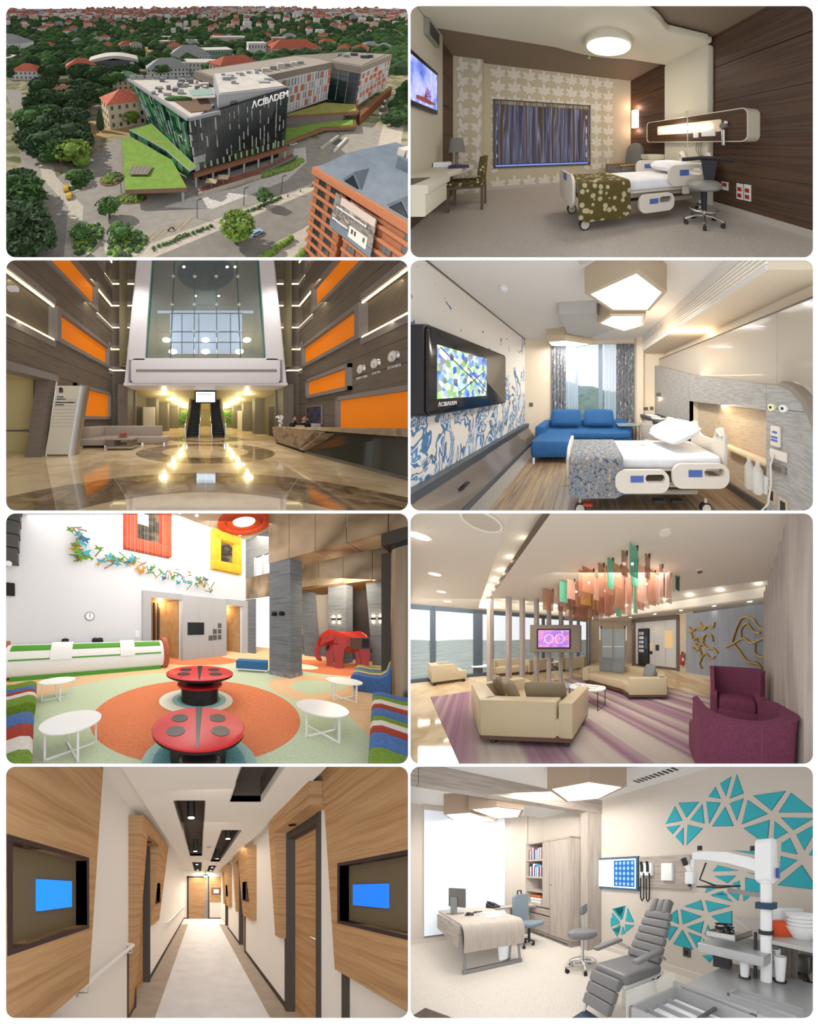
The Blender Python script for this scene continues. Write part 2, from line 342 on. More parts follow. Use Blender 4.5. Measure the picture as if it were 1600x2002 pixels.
# ================================================================ hospital seen from the air
ST = Stage(WIN[0], (405, 257.5), 645, 60, pitch=20.2, near=50, deep=10.5)
GAIN = .42   # scales all outdoor colours down against overexposure by sun and sky
asph = mat('asphalt', '8E8880', '9A948C', sc=(.3, .3, .3), rough=.9); pave = mat('pale_paving', 'C2B8AA', 'B4AA9C', sc=(.5, .5, .5), rough=.9); grs = mat('turf_green', '6A8E2A', '7A9C34', sc=(.4, .4, .4), rough=.95); brnz = mat('copper_fascia', '7A4A28', rough=.5); blkg1 = mat('black_curtain_glass', '0A1214', '16282A', sc=(.12, .12, .12), rough=.2, spec=.3)
ggl = [mat('green_glass_a', '123E2C', rough=.1, spec=.9), mat('green_glass_b', '1E6A48', rough=.1, spec=.9), mat('green_glass_c', '0E2A24', rough=.1, spec=.9), mat('green_glass_d', '3C7A4A', rough=.12, spec=.9)]; silver = mat('silver_fin', 'A8ACAE', rough=.4); rfw = mat('roof_pale', 'BDB6AE', 'CBC5BE', sc=(.3, .3, .3), rough=.9); rgy = mat('roof_grey', '8C8C90', rough=.7); tile = mat('red_tiles', 'A84A30', 'BE6040', sc=(.6, .6, .6), rough=.8); wal1 = [mat('render_cream', 'CDBE9C', rough=.9), mat('render_white', 'D8D6D2', rough=.9), mat('render_rose', 'C8A898', rough=.9)]; wind = mat('window_dark1', '232A30', rough=.2)
leafm = [mat('leaf_dark', '1C3A12', ['2A4E1A', '16300E'], sc=(.5, .5, .5), rough=.9), mat('leaf_mid', '2E5518', ['3E6A22', '24460F'], sc=(.5, .5, .5), rough=.9), mat('leaf_light', '5A7A22', ['7C9A2E', '48681A'], sc=(.6, .6, .6), rough=.9)]; bark = mat('bark', '4A3A2A', rough=.9); rnd = random.Random(17)
# ground, far land, added blue strip for the hazy sky
struct('ground', MB().poly([(-260, 40, 0), (260, 40, 0), (700, 700, 0), (-700, 700, 0)]), mat('town_ground', '8A8474', ['5E6A3E', 'A89880', '4E5E34'], sc=(.05, .05, .05), rough=1, lo=.35, hi=.62, detail=5), sub=60)
def hz(x, y): return max(0, (y-800)/2400)*(62+18*sin(x/420+1)+10*sin(x/170))
rows = [700, 900, 1100, 1400, 1700, 2100, 2600, 3200]; rings = [[(x, y, hz(x, y)) for x in [-y*.75+y*1.5*i/26 for i in range(27)]] for y in rows]+[[(x*1.2, 4200, -40) for x in [-2400+4800*i/26 for i in range(27)]]]
hl = struct('hills', MB().loft(rings, cap=False, closed=False), mat('far_land', '3A5230', ['4E6440', '8A8068', '2E4626'], sc=(.006, .006, .006), rough=1, lo=.35, hi=.66, detail=6)); hl['label'] = 'wooded and built-up slopes towards the horizon'
se = struct('sea', MB().poly([(-9000, 9000, 0), (9000, 9000, 0), (9000, 16000, 120), (-9000, 16000, 120)]), mat('haze_blue', '5E86B0', rough=.6)); se['label'] = 'blue strip added on the horizon for the hazy sky'
# far town and woods: countless little houses and trees
tw = [MB(), MB(), MB(), MB()]; fo = [MB(), MB()]
for k in range(2600):
    y = 800+2300*rnd.random()**.8; x = (rnd.random()**.9*2-1)*y*.62; dens = .95 if (x < .05*y and y > 1500) else .25 if y < 1500 else .5
    if rnd.random() > dens: continue
    s_ = rnd.uniform(8, 18)*(1+y/5000); z = hz(x, y); c = rnd.choice((0, 0, 0, 1, 1, 2)); h = s_*rnd.uniform(.6, 1.3); tw[c].box(x-s_/2, y-s_/2, z-5, x+s_/2, y+s_/2, z+h)
    if rnd.random() < .55: tw[3].hexa([(x-s_*.55, y-s_*.55, z+h), (x+s_*.55, y-s_*.55, z+h), (x+s_*.55, y+s_*.55, z+h), (x-s_*.55, y+s_*.55, z+h)], [(x-s_*.1, y-s_*.1, z+h*1.35), (x+s_*.1, y-s_*.1, z+h*1.35), (x+s_*.1, y+s_*.1, z+h*1.35), (x-s_*.1, y+s_*.1, z+h*1.35)])
TL = {'far_white_houses': 'countless white houses on the far slopes', 'far_rose_houses': 'countless rose houses on the far slopes', 'far_grey_houses': 'countless grey blocks on the far slopes', 'far_red_roofs': 'countless red roofs on the far slopes'}
for mb, m, nm in zip(tw, (wal1[1], wal1[2], rgy, tile), TL): mb.v = [v-Vector((0, 1500, 0)) for v in mb.v]; single(nm, TL[nm], 'town', mb, m, (0, 1500, 0), kind='stuff', smooth=False)
for k in range(2300):
    y = 330+1500*rnd.random()**1.3; x = rnd.uniform(-.62, .66)*y; r = rnd.uniform(5, 10)*(1+y/2500)
    if y < 520 and -120 < x < 20 and rnd.random() < .75: continue
    if 150 < y-.2*abs(x) < 260: continue
    fo[k % 2].at(x, y, hz(x, y)+r*.45, rnd.random()*6).ball((0, 0, 0), (r, r, r*.75), 6, 3)
for i, mb in enumerate(fo): mb.v = [v-Vector((0, 700, 0)) for v in mb.v]; single('far_woodland', ['dark green trees filling the middle distance', 'mid green trees filling the middle distance'][i], 'trees', mb, leafm[i], (0, 700, 0), kind='stuff', smooth=False)
# streets and paved areas
def flat(name, pts, mt, z=.05, lab=None): 
    o = struct(name, MB().prism(pts, 'z', z-.04, z), mt, sub=14)
    if lab: o['label'] = lab
    return o
fc_ = flat('forecourt', [(-62, 95), (-20, 62), (10, 62), (60, 100), (62, 150), (-46, 152)], asph, .05, 'grey asphalt forecourt around the hospital'); part(fc_, 'service_yard', MB().prism([(40, 128), (62, 112), (100, 168), (84, 174), (60, 160)], 'z', .02, .06), asph); part(fc_, 'side_lane', MB().prism([(62, 112), (72, 112), (150, 240), (138, 242)], 'z', .03, .07), pave); flat('road', [(-26, 62), (2, 60), (46, 94), (46, 108), (38, 103), (14, 88)], mat('asphalt_dark', '7C766E', '86807A', sc=(.3, .3, .3), rough=.9), .09, 'main road running past the hospital')
flat('pavement_1', [(-32, 64), (-24, 62), (16, 88), (40, 104), (46, 112), (36, 106), (12, 91)], pave, .13, 'pale pavement along the main road'); flat('pavement_2', [(2, 60), (8, 60), (48, 92), (46, 95)], pave, .13); flat('side_street', [(-52, 60), (-34, 60), (-45, 92), (-63, 112), (-100, 178), (-150, 260), (-162, 260), (-109, 178), (-70, 112)], asph, .08, 'side street under trees at the left'); flat('pavement_3', [(-34, 60), (-30, 60), (-40, 92), (-58, 113), (-96, 178), (-100, 178), (-63, 112), (-45, 92)], pave, .12)
flat('plaza', [(-14, 92), (2, 91), (30, 110), (42, 126), (46, 142), (40, 140), (34, 120), (10, 104), (-4, 99)], mat('plaza_paving', 'CFCBC4', ['BDB8B0', 'D8D4CE'], sc=(.8, .8, .8), rough=.9), .1, 'light paved plaza in front of the glass facade'); flat('yard', [(-78, 182), (-44, 182), (-40, 158), (-66, 150)], mat('tan_soil', 'B89A6A', 'A8885A', sc=(.2, .2, .2), rough=1), .06, 'tan yard behind the red-roofed school'); flat('dig_site', [(-160, 500), (-40, 470), (-30, 600), (-150, 640)], mat('tan_soil', 'B89A6A'), .1, 'sandy building site in the distance')
flat('court', [(16, 66), (28, 70), (30, 82), (18, 74)], pave, .1)
# trees
def tree(lab, x, y, r, h, mi, nm='broadleaf_tree', group='street trees'):
    t = thing(nm, lab, 'tree', (x, y, 0), rnd.random()*6, group); part(t, 'trunk', MB().tube([(0, 0, 0), (.2, .1, h*.35), (.1, 0, h*.6)], [r*.09, r*.07, r*.04], 6), bark); m = MB()
    if nm == 'cypress': m.loft([[(q*r*cos(2*pi*k/9)*(1+.15*sin(k*2.3+z)), q*r*sin(2*pi*k/9)*(1+.15*sin(k*1.7+z)), z*h) for k in range(9)] for q, z in ((.3, .04), (.9, .15), (1, .35), (.8, .6), (.45, .82), (.08, 1))])
    else:
        for k in range(11): a = rnd.random()*6.3; d = r*.62*rnd.random()**.5; z = h*.62+rnd.uniform(-.2, .24)*h-d*.25; q = r*rnd.uniform(.34, .52); m.at(d*cos(a), d*sin(a), z, rnd.random()*6).ball((0, 0, 0), (q, q, q*.8), 8, 5)
    for k in range(340 if r > 4 else 150):
        a = rnd.random()*6.3; ph = rnd.uniform(-.5, 1.5); e = r*rnd.uniform(.78, 1.08); zz = h*.62+h*.36*sin(ph) if nm != 'cypress' else h*rnd.random(); rr = e*cos(ph)*.98 if nm != 'cypress' else r*1.05*max(.1, 1-(zz/h)**1.6); s_ = r*.11
        m.at(rr*cos(a), rr*sin(a), zz, a+rnd.uniform(-1, 1), rnd.uniform(-1, 1), rnd.uniform(-1, 1)).poly([(-s_, -s_*.6, 0), (s_, -s_*.6, 0), (s_*.7, s_*.8, s_*.3), (-s_*.7, s_*.8, 0)])
    m.m = Matrix(); part(t, 'crown', m, leafm[mi], smooth=False)
TREES = [(-57, 84, 9, 14, 1, 'large tree at the left edge beside the side street'), (-50, 72, 8.5, 13, 0, 'dark tree in the lower left corner'), (-44, 68, 6, 10, 0, 'small dark tree at the bottom left'), (-62, 96, 6, 11, 0, 'dark tree above the large left tree'), (-72, 150, 11, 15, 0, 'broad dark tree above the side street'), (-88, 160, 10, 14, 1, 'green tree beside the parked cars at the left'), (-64, 140, 9, 12, 0, 'dark tree in front of the cypresses'), (-100, 195, 11, 14, 0, 'dark tree below the brown-roofed house'), (-82, 205, 11, 15, 0, 'dark tree right of the brown-roofed house'), (-118, 235, 10, 15, 0, 'dark tree at the far end of the side street'), (-62, 125, 7, 10, 1, 'tree at the corner of the drive'), (-54, 122, 7, 11, 2, 'pale green tree beside the drive'), (-68, 128, 5, 9, 0, 'reddish shadowed tree beside the street'), (-48, 108, 4, 5, 1, 'small tree by the drive wall'), (-92, 280, 12, 16, 0, 'dark tree in front of the curved-roof hall'), (-110, 290, 12, 16, 0, 'dark tree beside the white house'), (-75, 262, 10, 14, 1, 'tree left of the green-roofed house'), (-140, 300, 12, 15, 0, 'dark tree left of the white house'), (-30, 86, 3.6, 7, 1, 'young tree in the planted corner'), (-24, 76, 3.4, 5, 1, 'bushy tree in the planted bed'), (-35, 76, 3, 5, 1, 'small tree in the left planted bed'), (8, 74, 4.6, 10, 2, 'bright yellow-green tree beside the main road'), (18.5, 92, 2.7, 7, 1, 'slim tree on the verge of the main road'), (-42, 172, 5, 9, 2, 'light tree in front of the school')]
for x, y, r, h, mi, lab in TREES: tree(lab, x, y, r, h, mi)
for k, (x, y) in enumerate(((-80, 140), (-74, 170), (-92, 178), (-66, 152), (-78, 190), (-104, 215), (-70, 132), (-58, 134), (-128, 255), (-98, 250), (-84, 236), (-70, 222))): tree(f'tree in the green belt between street and hospital, {ORD[k]} of twelve', x, y, 7+(k*7 % 4), 10+(k*5 % 5), (0, 0, 1)[k % 3], group='green belt trees')
for i, (x, y) in enumerate(((-56, 164), (-62.5, 158), (-69.5, 164))): tree(['right cypress in front of the school', 'middle cypress in front of the school', 'left cypress in front of the school'][i], x, y, 2.1, 13-i, 0, 'cypress', 'cypresses by the school')
for k in range(16): tree(f'tree of the green row beside the right-hand road, {ORD[k]} from the viewer', 100+k*4.2+rnd.uniform(-2, 2), 170+k*6+rnd.uniform(-3, 3), rnd.uniform(4, 6), rnd.uniform(7, 9), k % 2, 'broadleaf_tree', 'row of trees beside the right road')
for k, x_ in enumerate(sorted(rnd.uniform(-190, -30) for _ in range(26))): tree(f'tree among the houses behind the hospital, {ORD[k]} from the left', x_, rnd.uniform(300, 430), rnd.uniform(7, 11), rnd.uniform(10, 14), rnd.choice((0, 1)), 'broadleaf_tree', 'trees among the houses')
# planted beds and hedges
def bed(lab, c, rx, ry, h=.9, n=26, rim=True, cols=(1, 2, 2)):
    t = thing('planted_bed', lab, 'planting', (*c, 0)); 
    if rim: part(t, 'kerb', MB().lathe([(1.02, 0), (1.02, .3), (.96, .3)], n=28, sx=rx, sy=ry), brnz)
    part(t, 'soil', MB().lathe([(.97, .05), (.97, .22), (.02, .25)], n=28, sx=rx, sy=ry), pave)
    for j in range(3):
        m = MB()
        for k in range(n): a = rnd.random()*6.3; q = rnd.random()**.5*.85; m.at(q*rx*cos(a), q*ry*sin(a), .3, rnd.random()*6).ball((0, 0, 0), (h*.8, h*.8, h*.7), 6, 4)
        o = part(t, 'shrubs', m, leafm[cols[j]], smooth=False); o['kind'] = 'stuff'
bed('oval shrub bed on the drive, upper', (-36, 111), 4.2, 5.5); bed('oval shrub bed with copper rim below the green roof', (-26, 97), 5.5, 3.2); bed('wild planted bed at the bottom of the forecourt', (-22, 74), 6, 6.5, 1.1, 40, False, (1, 0, 2)); bed('planted strip beside the taxi rank', (-33, 76), 3.5, 8, 1, 30, False, (1, 0, 2)); bed('planted slope beside the drive', (-47, 110), 4, 9, 1, 30, False, (1, 0, 1))
def hedge(lab, pts, w=1.6, h=1.6, mi=2):
    t = thing('hedge', lab, 'hedge', (*pts[0], 0)); m = MB(); x0, y0 = pts[0]
    for a, b in zip(pts[:-1], pts[1:]):
        n = int(max(2, (Vector(b)-Vector(a)).length/1.1))
        for k in range(n): f = k/n; m.at(a[0]+(b[0]-a[0])*f-x0+rnd.uniform(-.3, .3), a[1]+(b[1]-a[1])*f-y0+rnd.uniform(-.3, .3), h*.5, rnd.random()*6).ball((0, 0, 0), (w*.6, w*.6, h*.55), 6, 4)
    o = part(t, 'shrubs', m, leafm[mi], smooth=False); o['kind'] = 'stuff'
hedge('clipped hedge beside the terrace ramp', [(22, 113), (34, 120), (40, 127)], 3, 1.6); hedge('thin hedge between lane and pavement, left part', [(-14, 72), (-6, 77), (2, 82)], 1, 1, 1); hedge('thin hedge between lane and pavement, right part', [(6, 85), (16, 91), (26, 98)], 1, 1, 1); hedge('low hedge behind the brick block garden', [(12, 66), (24, 76)], 1.6, 1.8); hedge('small hedge at the brick block entrance', [(22, 67), (26, 71)], 1.6, 1.5)
# main hospital block
hp = thing('hospital_building', 'hospital block with black glass front, leaning green glass side and lettering', 'building', (10, 130, 0)); q = lambda: MB().at(-10, -130); A, B_, At, Bt = Vector((-4.2, 105.5, 6)), Vector((33, 128.9, 6)), Vector((-6.3, 109, 24.3)), Vector((32.5, 129.4, 31)); Gb, Gt = Vector((-27, 149, 8)), Vector((-42.5, 178.5, 24.3)); bi = lambda s_, t_: (A*(1-s_)+B_*s_)*(1-t_)+(At*(1-s_)+Bt*s_)*t_; nv = (B_-A).cross(At-A).normalized()*-1
if nv.y > 0: nv = -nv
part(hp, 'core', q().hexa([tuple(A-nv*.4), tuple(B_-nv*.4), (26, 175, 6), tuple(Gb+Vector((.6, .5, -2)))], [tuple(At-nv*.4), tuple(Bt-nv*.4), (24, 190, 24), tuple(Gt+Vector((.6, .5, -.3)))]), blkg1)
NC, NR = 22, 7
for j in range(NR):
    for i in range(NC): a, b, c, d = bi(i/NC+.001, j/NR+.004), bi((i+1)/NC-.001, j/NR+.004), bi((i+1)/NC-.001, (j+1)/NR-.004), bi(i/NC+.001, (j+1)/NR-.004); part(hp, 'pane', q().hexa([a-nv*.3, b-nv*.3, c-nv*.3, d-nv*.3], [a, b, c, d]), blkg1 if j > 1 else rnd.choice((blkg1, ggl[2], ggl[0], blkg1)), smooth=False)
for k in range(64):
    s_, t_ = rnd.random()*.98+.01, rnd.uniform(.02, .92); L_ = rnd.choice((.1, .14, .2)); s_ = round(s_*NC)/NC; a, b = bi(s_, t_), bi(s_, min(t_+L_, 1)); part(hp, 'fin', q().bar(a+nv*.3, b+nv*.3, .35, .5), silver)
for k in range(16): s_ = (k+.5)/16; a, b = bi(s_, .02), bi(s_, .13); part(hp, 'lit_pane', q().bar(a+nv*.12, b+nv*.12, .8, .1), mat('pale_pane', '8A9A72', rough=.3))
# leaning green side
bg = lambda s_, t_: (A*(1-s_)+Gb*s_)*(1-t_)+(At*(1-s_)+Gt*s_)*t_; ng = Vector((-.85, -.5, .1))
for j in range(6):
    for i in range(16): a, b, c, d = bg(i/16+.002, j/6+.006), bg((i+1)/16-.002, j/6+.006), bg((i+1)/16-.002, (j+1)/6-.006), bg(i/16+.002, (j+1)/6-.006); part(hp, 'green_pane', q().hexa([a-ng*.25, b-ng*.25, c-ng*.25, d-ng*.25], [a, b, c, d]), rnd.choice(ggl), smooth=False)
for k in range(34): s_, t_ = round(rnd.random()*16)/16, rnd.uniform(.02, .8); a, b = bg(s_, t_), bg(s_, min(1, t_+rnd.uniform(.15, .3))); part(hp, 'fin', q().bar(a+ng*.3, b+ng*.3, .35, .4), silver)
part(hp, 'roof', q().prism([(-6.3, 109), (30, 130.5), (24, 178), (-42.5, 179)], 'z', 24.2, 24.7), rfw); part(hp, 'roof_edge', q().bar((-6.3, 108.6, 24.6), (-42.8, 178.6, 24.6), 1.6, 1.0).bar((-6.3, 108.6, 24.6), (4, 114.2, 25.4), 1.2, 1.2), rgy)
part(hp, 'penthouse', q().hexa([(4.2, 118, 24.5), (32.3, 131, 24.5), (26, 172, 24.5), (3, 160, 24.5)], [(4.2, 118, 31), (32.3, 131, 31), (26, 172, 31), (3, 160, 31)]), mat('penthouse_grey', '9A9CA2', rough=.6)); part(hp, 'penthouse_roof', q().prism([(4.8, 119.5), (31.5, 132), (25.5, 171), (3.6, 159)], 'z', 31, 31.3), rfw); part(hp, 'penthouse_door', q().hexa([(9, 119.9, 24.6), (11.4, 121, 24.6), (11.2, 121.4, 24.6), (8.8, 120.3, 24.6)], [(9, 119.9, 28), (11.4, 121, 28), (11.2, 121.4, 28), (8.8, 120.3, 28)]), wind)
part(hp, 'roof_terrace', q().prism([(-6, 116), (2.5, 119), (0, 137), (-14, 133)], 'z', 24.7, 25), mat('deck_brown', '6E5240', rough=.9)); part(hp, 'glass_canopy', q().prism([(-6, 128), (3, 130), (2, 141), (-8, 138)], 'z', 28, 28.2), mat('canopy_glass', '8AA89A', rough=.2)); part(hp, 'roof_planting', q().at(-16-6, 4, 25.4).ball((0, 0, 0), (6, 2, 1.2), 10, 5), leafm[1])
for k in range(22): x, y = rnd.uniform(-26, 0), rnd.uniform(140, 172); part(hp, 'roof_unit', q().box(x, y, 24.7, x+rnd.uniform(1, 4), y+rnd.uniform(1, 4), 24.7+rnd.uniform(.8, 2.2)), rgy if k % 2 else rfw)
for k in range(10): x, y = rnd.uniform(6, 26), rnd.uniform(135, 162); part(hp, 'roof_unit', q().box(x, y, 31.3, x+rnd.uniform(1, 5), y+rnd.uniform(1, 4), 31.3+rnd.uniform(.6, 1.8)), silver)
for k in range(15): f = k/15; a = Vector((-42, 178, 24.7))*(1-f)+Vector((22, 180, 24.7))*f; part(hp, 'roof_screen', q().box(a.x, a.y, 24.7, a.x+3.2, a.y+.6, 27), silver)
d_ = (Bt-At).normalized(); lm_ = Matrix.Identity(4); o_ = bi(.785, .865)+nv*.5; ux, uz = d_, (Bt-B_).normalized(); nn = ux.cross(uz).normalized(); lt = MB(); lt.m = Matrix.Translation(o_-Vector((10, 130, 0))) @ Matrix(((ux.x, uz.x, nn.x, 0), (ux.y, uz.y, nn.y, 0), (ux.z, uz.z, nn.z, 0), (0, 0, 0, 1))); part(hp, 'lettering', lt.text('\u039bCIB\u039bDEM', 3.6, .5), mat('letter_white', 'F4F4F4', rough=.4, emit=.3))
part(hp, 'ground_floor', q().hexa([(-2, 110, 0), (31, 131, 0), (24, 170, 0), (-24, 146, 0)], [(-2, 110, 6), (31, 131, 6), (24, 170, 6), (-24, 146, 6)]), wind); part(hp, 'copper_band', q().bar((-5, 103.6, 5.4), (34, 128.4, 5.4), 1.6, 1.5), brnz)
for k in range(7): f = k/6; part(hp, 'pilotis', q().cyl((-4+37*f, 105+23*f, 0), .45, 5, 10), silver)
# turf roofs in front
tf = thing('turf_canopy', 'bright green sloping turf roof with copper edge', 'roof', (-20, 110, 0)); qt = lambda: MB().at(20, -110); gp = [(-38.2, 137, 6.2), (-26.2, 92.4, 6.2), (-6.5, 93.8, 6.2), (-13, 112, 7.5), (-24, 124, 7.8), (-33, 136, 7)]
part(tf, 'turf', qt().poly(gp).poly([(x, y, z-.5) for x, y, z in gp[::-1]]), grs, sub=6); part(tf, 'copper_edge', qt().loft([[(x, y, z+.05) for x, y, z in gp], [(x, y, z-1.6) for x, y, z in gp]], cap=False), brnz, smooth=False); part(tf, 'grid_patch', qt().prism([(-27.5, 108.5), (-19.5, 107.5), (-20.5, 101.5), (-27, 101.5)], 'z', 6.9, 7.0), mat('patch_brown', '7A6E5E'))
for k in range(5): f = k/5; part(tf, 'patch_bar', qt().bar((-27.5+8*f, 108.5-f, 7.05), (-27+6.5*f, 101.5, 7.05), .15, .15), pave)
up_ = [(-35, 139.5, 9.6), (-26.5, 148, 9.6), (-3.6, 102, 9.6), (-5.8, 99.3, 9.6), (-16, 117, 9.6), (-25, 128, 9.6)]; part(tf, 'upper_turf', qt().poly(up_), grs, sub=6); part(tf, 'upper_edge', qt().loft([[(x, y, z+.3) for x, y, z in up_], [(x, y, z-.5) for x, y, z in up_]], cap=False), silver, smooth=False)
ed = [(-35, 139.5), (-25, 128), (-16, 117), (-5.8, 99.3)]
for a, b in zip(ed[:-1], ed[1:]):
    for k in range(4): f, g = k/4+.02, (k+1)/4-.02; xa, ya, xb, yb = a[0]+(b[0]-a[0])*f, a[1]+(b[1]-a[1])*f, a[0]+(b[0]-a[0])*g, a[1]+(b[1]-a[1])*g; part(tf, 'clerestory_pane', qt().hexa([(xa, ya, 6.6), (xb, yb, 6.6), (xb+.2, yb+.2, 6.6), (xa+.2, ya+.2, 6.6)], [(xa, ya, 9.2), (xb, yb, 9.2), (xb+.2, yb+.2, 9.2), (xa+.2, ya+.2, 9.2)]), rnd.choice(ggl), smooth=False)
part(tf, 'support', qt().cyl((-8, 95, 0), .5, 4.6, 10), silver)
# terrace with parasols
te_ = thing('terrace', 'red-brown cafe terrace below the glass front', 'terrace', (14, 110, 0)); part(te_, 'deck', MB().at(-14, -110).prism([(-3, 98.5), (20, 112.5), (38, 128), (37, 132), (24, 120), (-2, 103)], 'z', .1, 1.2), mat('deck_red', '8A5240', '7A4434', sc=(.4, .4, .4), rough=.9)); part(te_, 'wall', MB().at(-14, -110).bar((-3, 98.3, .8), (20.5, 112, .8), .4, 1.6), pave); part(te_, 'glass_rail', MB().at(-14, -110).bar((20.5, 112, 1.8), (38.5, 128, 1.8), .2, 1.2), mat('rail_glass', '5E7A6E', rough=.2))
for i, (x, y) in enumerate(((1.5, 102.8), (5.8, 105.6))): t = thing('parasol', ['square beige parasol at the terrace end', 'square beige parasol beside the first'][i], 'parasol', (x, y, 1.2)); part(t, 'pole', MB().tube([(0, 0, 0), (0, 0, 3)], .08, 6), silver); part(t, 'canopy', MB().hexa([(-2.2, -1.4, 2.6), (1.6, -2, 2.6), (2.2, 1.4, 2.6), (-1.6, 2, 2.6)], [(-.1, -.1, 3.4), (.1, -.1, 3.4), (.1, .1, 3.4), (-.1, .1, 3.4)]), mat('parasol_beige', 'C8AE8E', rough=.9), smooth=False)
# rear wing with coloured fins
rw = thing('rear_wing', 'long rear hospital wing with white and orange facade fins', 'building', (60, 195, 0)); qr = lambda: MB().at(-60, -195); C_, D_, E_, F_ = (10, 145), (78.4, 209.8), (89, 191.3), (135.7, 248.6); wfac = mat('wing_pale', 'B2B2B4', rough=.6); ofin = mat('fin_orange', 'C8622A', rough=.6); bfin = mat('fin_white', 'D2D2D4', rough=.6)
part(rw, 'body', qr().prism([C_, D_, E_, F_, (110, 262), (62, 240), (-6, 178)], 'z', 6, 26), wind); part(rw, 'attic', qr().prism([(C_[0]-.5, C_[1]-.5), (D_[0], D_[1]-1), (E_[0]-.5, E_[1]-1), (F_[0]+1, F_[1]-.5), (110, 263), (62, 241), (-7, 178)], 'z', 25.6, 29.5), mat('attic_mesh', '82776C', '6E645A', sc=(1.2, 1.2, 1.2), rough=.8)); part(rw, 'roof', qr().prism([C_, (76, 206), (74, 222), (62, 236), (-4, 176)], 'z', 29.5, 29.8), mat('roof_taupe', '9A9086', rough=.9)); part(rw, 'roof', qr().prism([(90, 194), (132, 248), (108, 258), (80, 215)], 'z', 29.5, 29.8), mat('roof_taupe2', '8A8078', rough=.9))
def fac(p0, p1, n, rowsn, cols):
    a, b = Vector((*p0, 0)), Vector((*p1, 0)); d = b-a; u = d.normalized(); nrm = Vector((u.y, -u.x, 0))
    for j in range(rowsn+1): z = 6.2+19.4*j/rowsn; part(rw, 'floor_band', qr().bar(a+nrm*.3+Vector((0, 0, z)), b+nrm*.3+Vector((0, 0, z)), .6, .9), wfac)
    for j in range(rowsn):
        for i in range(n):
            z = 6.2+19.4*j/rowsn; f = (i+.5)/n; c = a+d*f+nrm*.35; m_ = rnd.choice(cols); w = d.length/n*rnd.choice((.3, .4, .5)); part(rw, 'facade_fin', qr().bar(c+Vector((0, 0, z+.5)), c+Vector((0, 0, z+19.4/rowsn-.4)), w, .4), m_)
fac(C_, D_, 30, 4, (bfin, bfin, wfac, ofin, bfin)); fac(E_, F_, 22, 5, (bfin, ofin, ofin, wfac, bfin))
for j in range(6):
    for i in range(3): f0, f1 = i/3+.02, (i+1)/3-.02; x0, y0, x1, y1 = D_[0]+(E_[0]-D_[0])*f0, D_[1]+(E_[1]-D_[1])*f0, D_[0]+(E_[0]-D_[0])*f1, D_[1]+(E_[1]-D_[1])*f1; part(rw, 'glass_bay', qr().hexa([(x0-.4, y0-.2, 6.4+3.2*j), (x1-.4, y1-.2, 6.4+3.2*j), (x1, y1, 6.4+3.2*j), (x0, y0, 6.4+3.2*j)], [(x0-.4, y0-.2, 9.2+3.2*j), (x1-.4, y1-.2, 9.2+3.2*j), (x1, y1, 9.2+3.2*j), (x0, y0, 9.2+3.2*j)]), ggl[2] if i < 2 else wind, smooth=False)
for k in range(9): x, y = 14+5*k, 158+5*k; part(rw, 'roof_unit', qr().box(x, y, 29.8, x+3.5, y+3, 31.5+rnd.random()), rfw if k % 2 else rgy)
for k in range(8): x, y = rnd.uniform(92, 112), rnd.uniform(222, 240); part(rw, 'roof_unit', qr().box(x, y, 29.8, x+4, y+3, 31.6), wind if k % 3 == 0 else rgy)
part(rw, 'upper_turf', qr().prism([(40, 168), (72, 194), (89, 190.5), (83.5, 177), (60, 172)], 'z', 7, 7.4), mat('turf_dry', '8A8A3A', 'A09A50', sc=(.3, .3, .3), rough=.95)); part(rw, 'upper_copper', qr().prism([(39, 166), (60, 170.5), (84.5, 176), (90, 191), (72, 195)], 'z', 5.4, 7), brnz); part(rw, 'lower_turf', qr().prism([(36, 141), (60, 161), (76.5, 163), (80, 172), (58, 168), (40, 160)], 'z', 3.4, 3.8), grs); part(rw, 'lower_copper', qr().prism([(35.5, 139.5), (60.5, 159.5), (77.5, 161.5), (82, 173), (58, 169), (39, 161)], 'z', 1.8, 3.4), brnz); part(rw, 'side_copper', qr().hexa([(84, 172, 0), (138, 242, 0), (138, 246, 0), (86, 180, 0)], [(84, 172, 6), (138, 242, 6), (138, 246, 6), (86, 180, 6)]), brnz)
part(rw, 'base', qr().prism([(42, 158), (74, 172), (84, 188), (74, 200), (30, 160)], 'z', 0, 6), mat('base_grey', '6E6862', rough=.8))
rp = thing('car_park_ramp', 'sunken car park ramp with white walls', 'ramp', (62, 148, 0)); part(rp, 'wall', MB().bar((-10, -9, .6), (4, 7, .6), .8, 1.2), pave); part(rp, 'wall', MB().bar((-5, -12, .6), (7, 4, .6), .8, 1.2), wal1[1]); part(rp, 'opening', MB().prism([(-1, -4), (5, 3), (3.5, 5), (-2.5, -2)], 'z', .06, .1), wind)
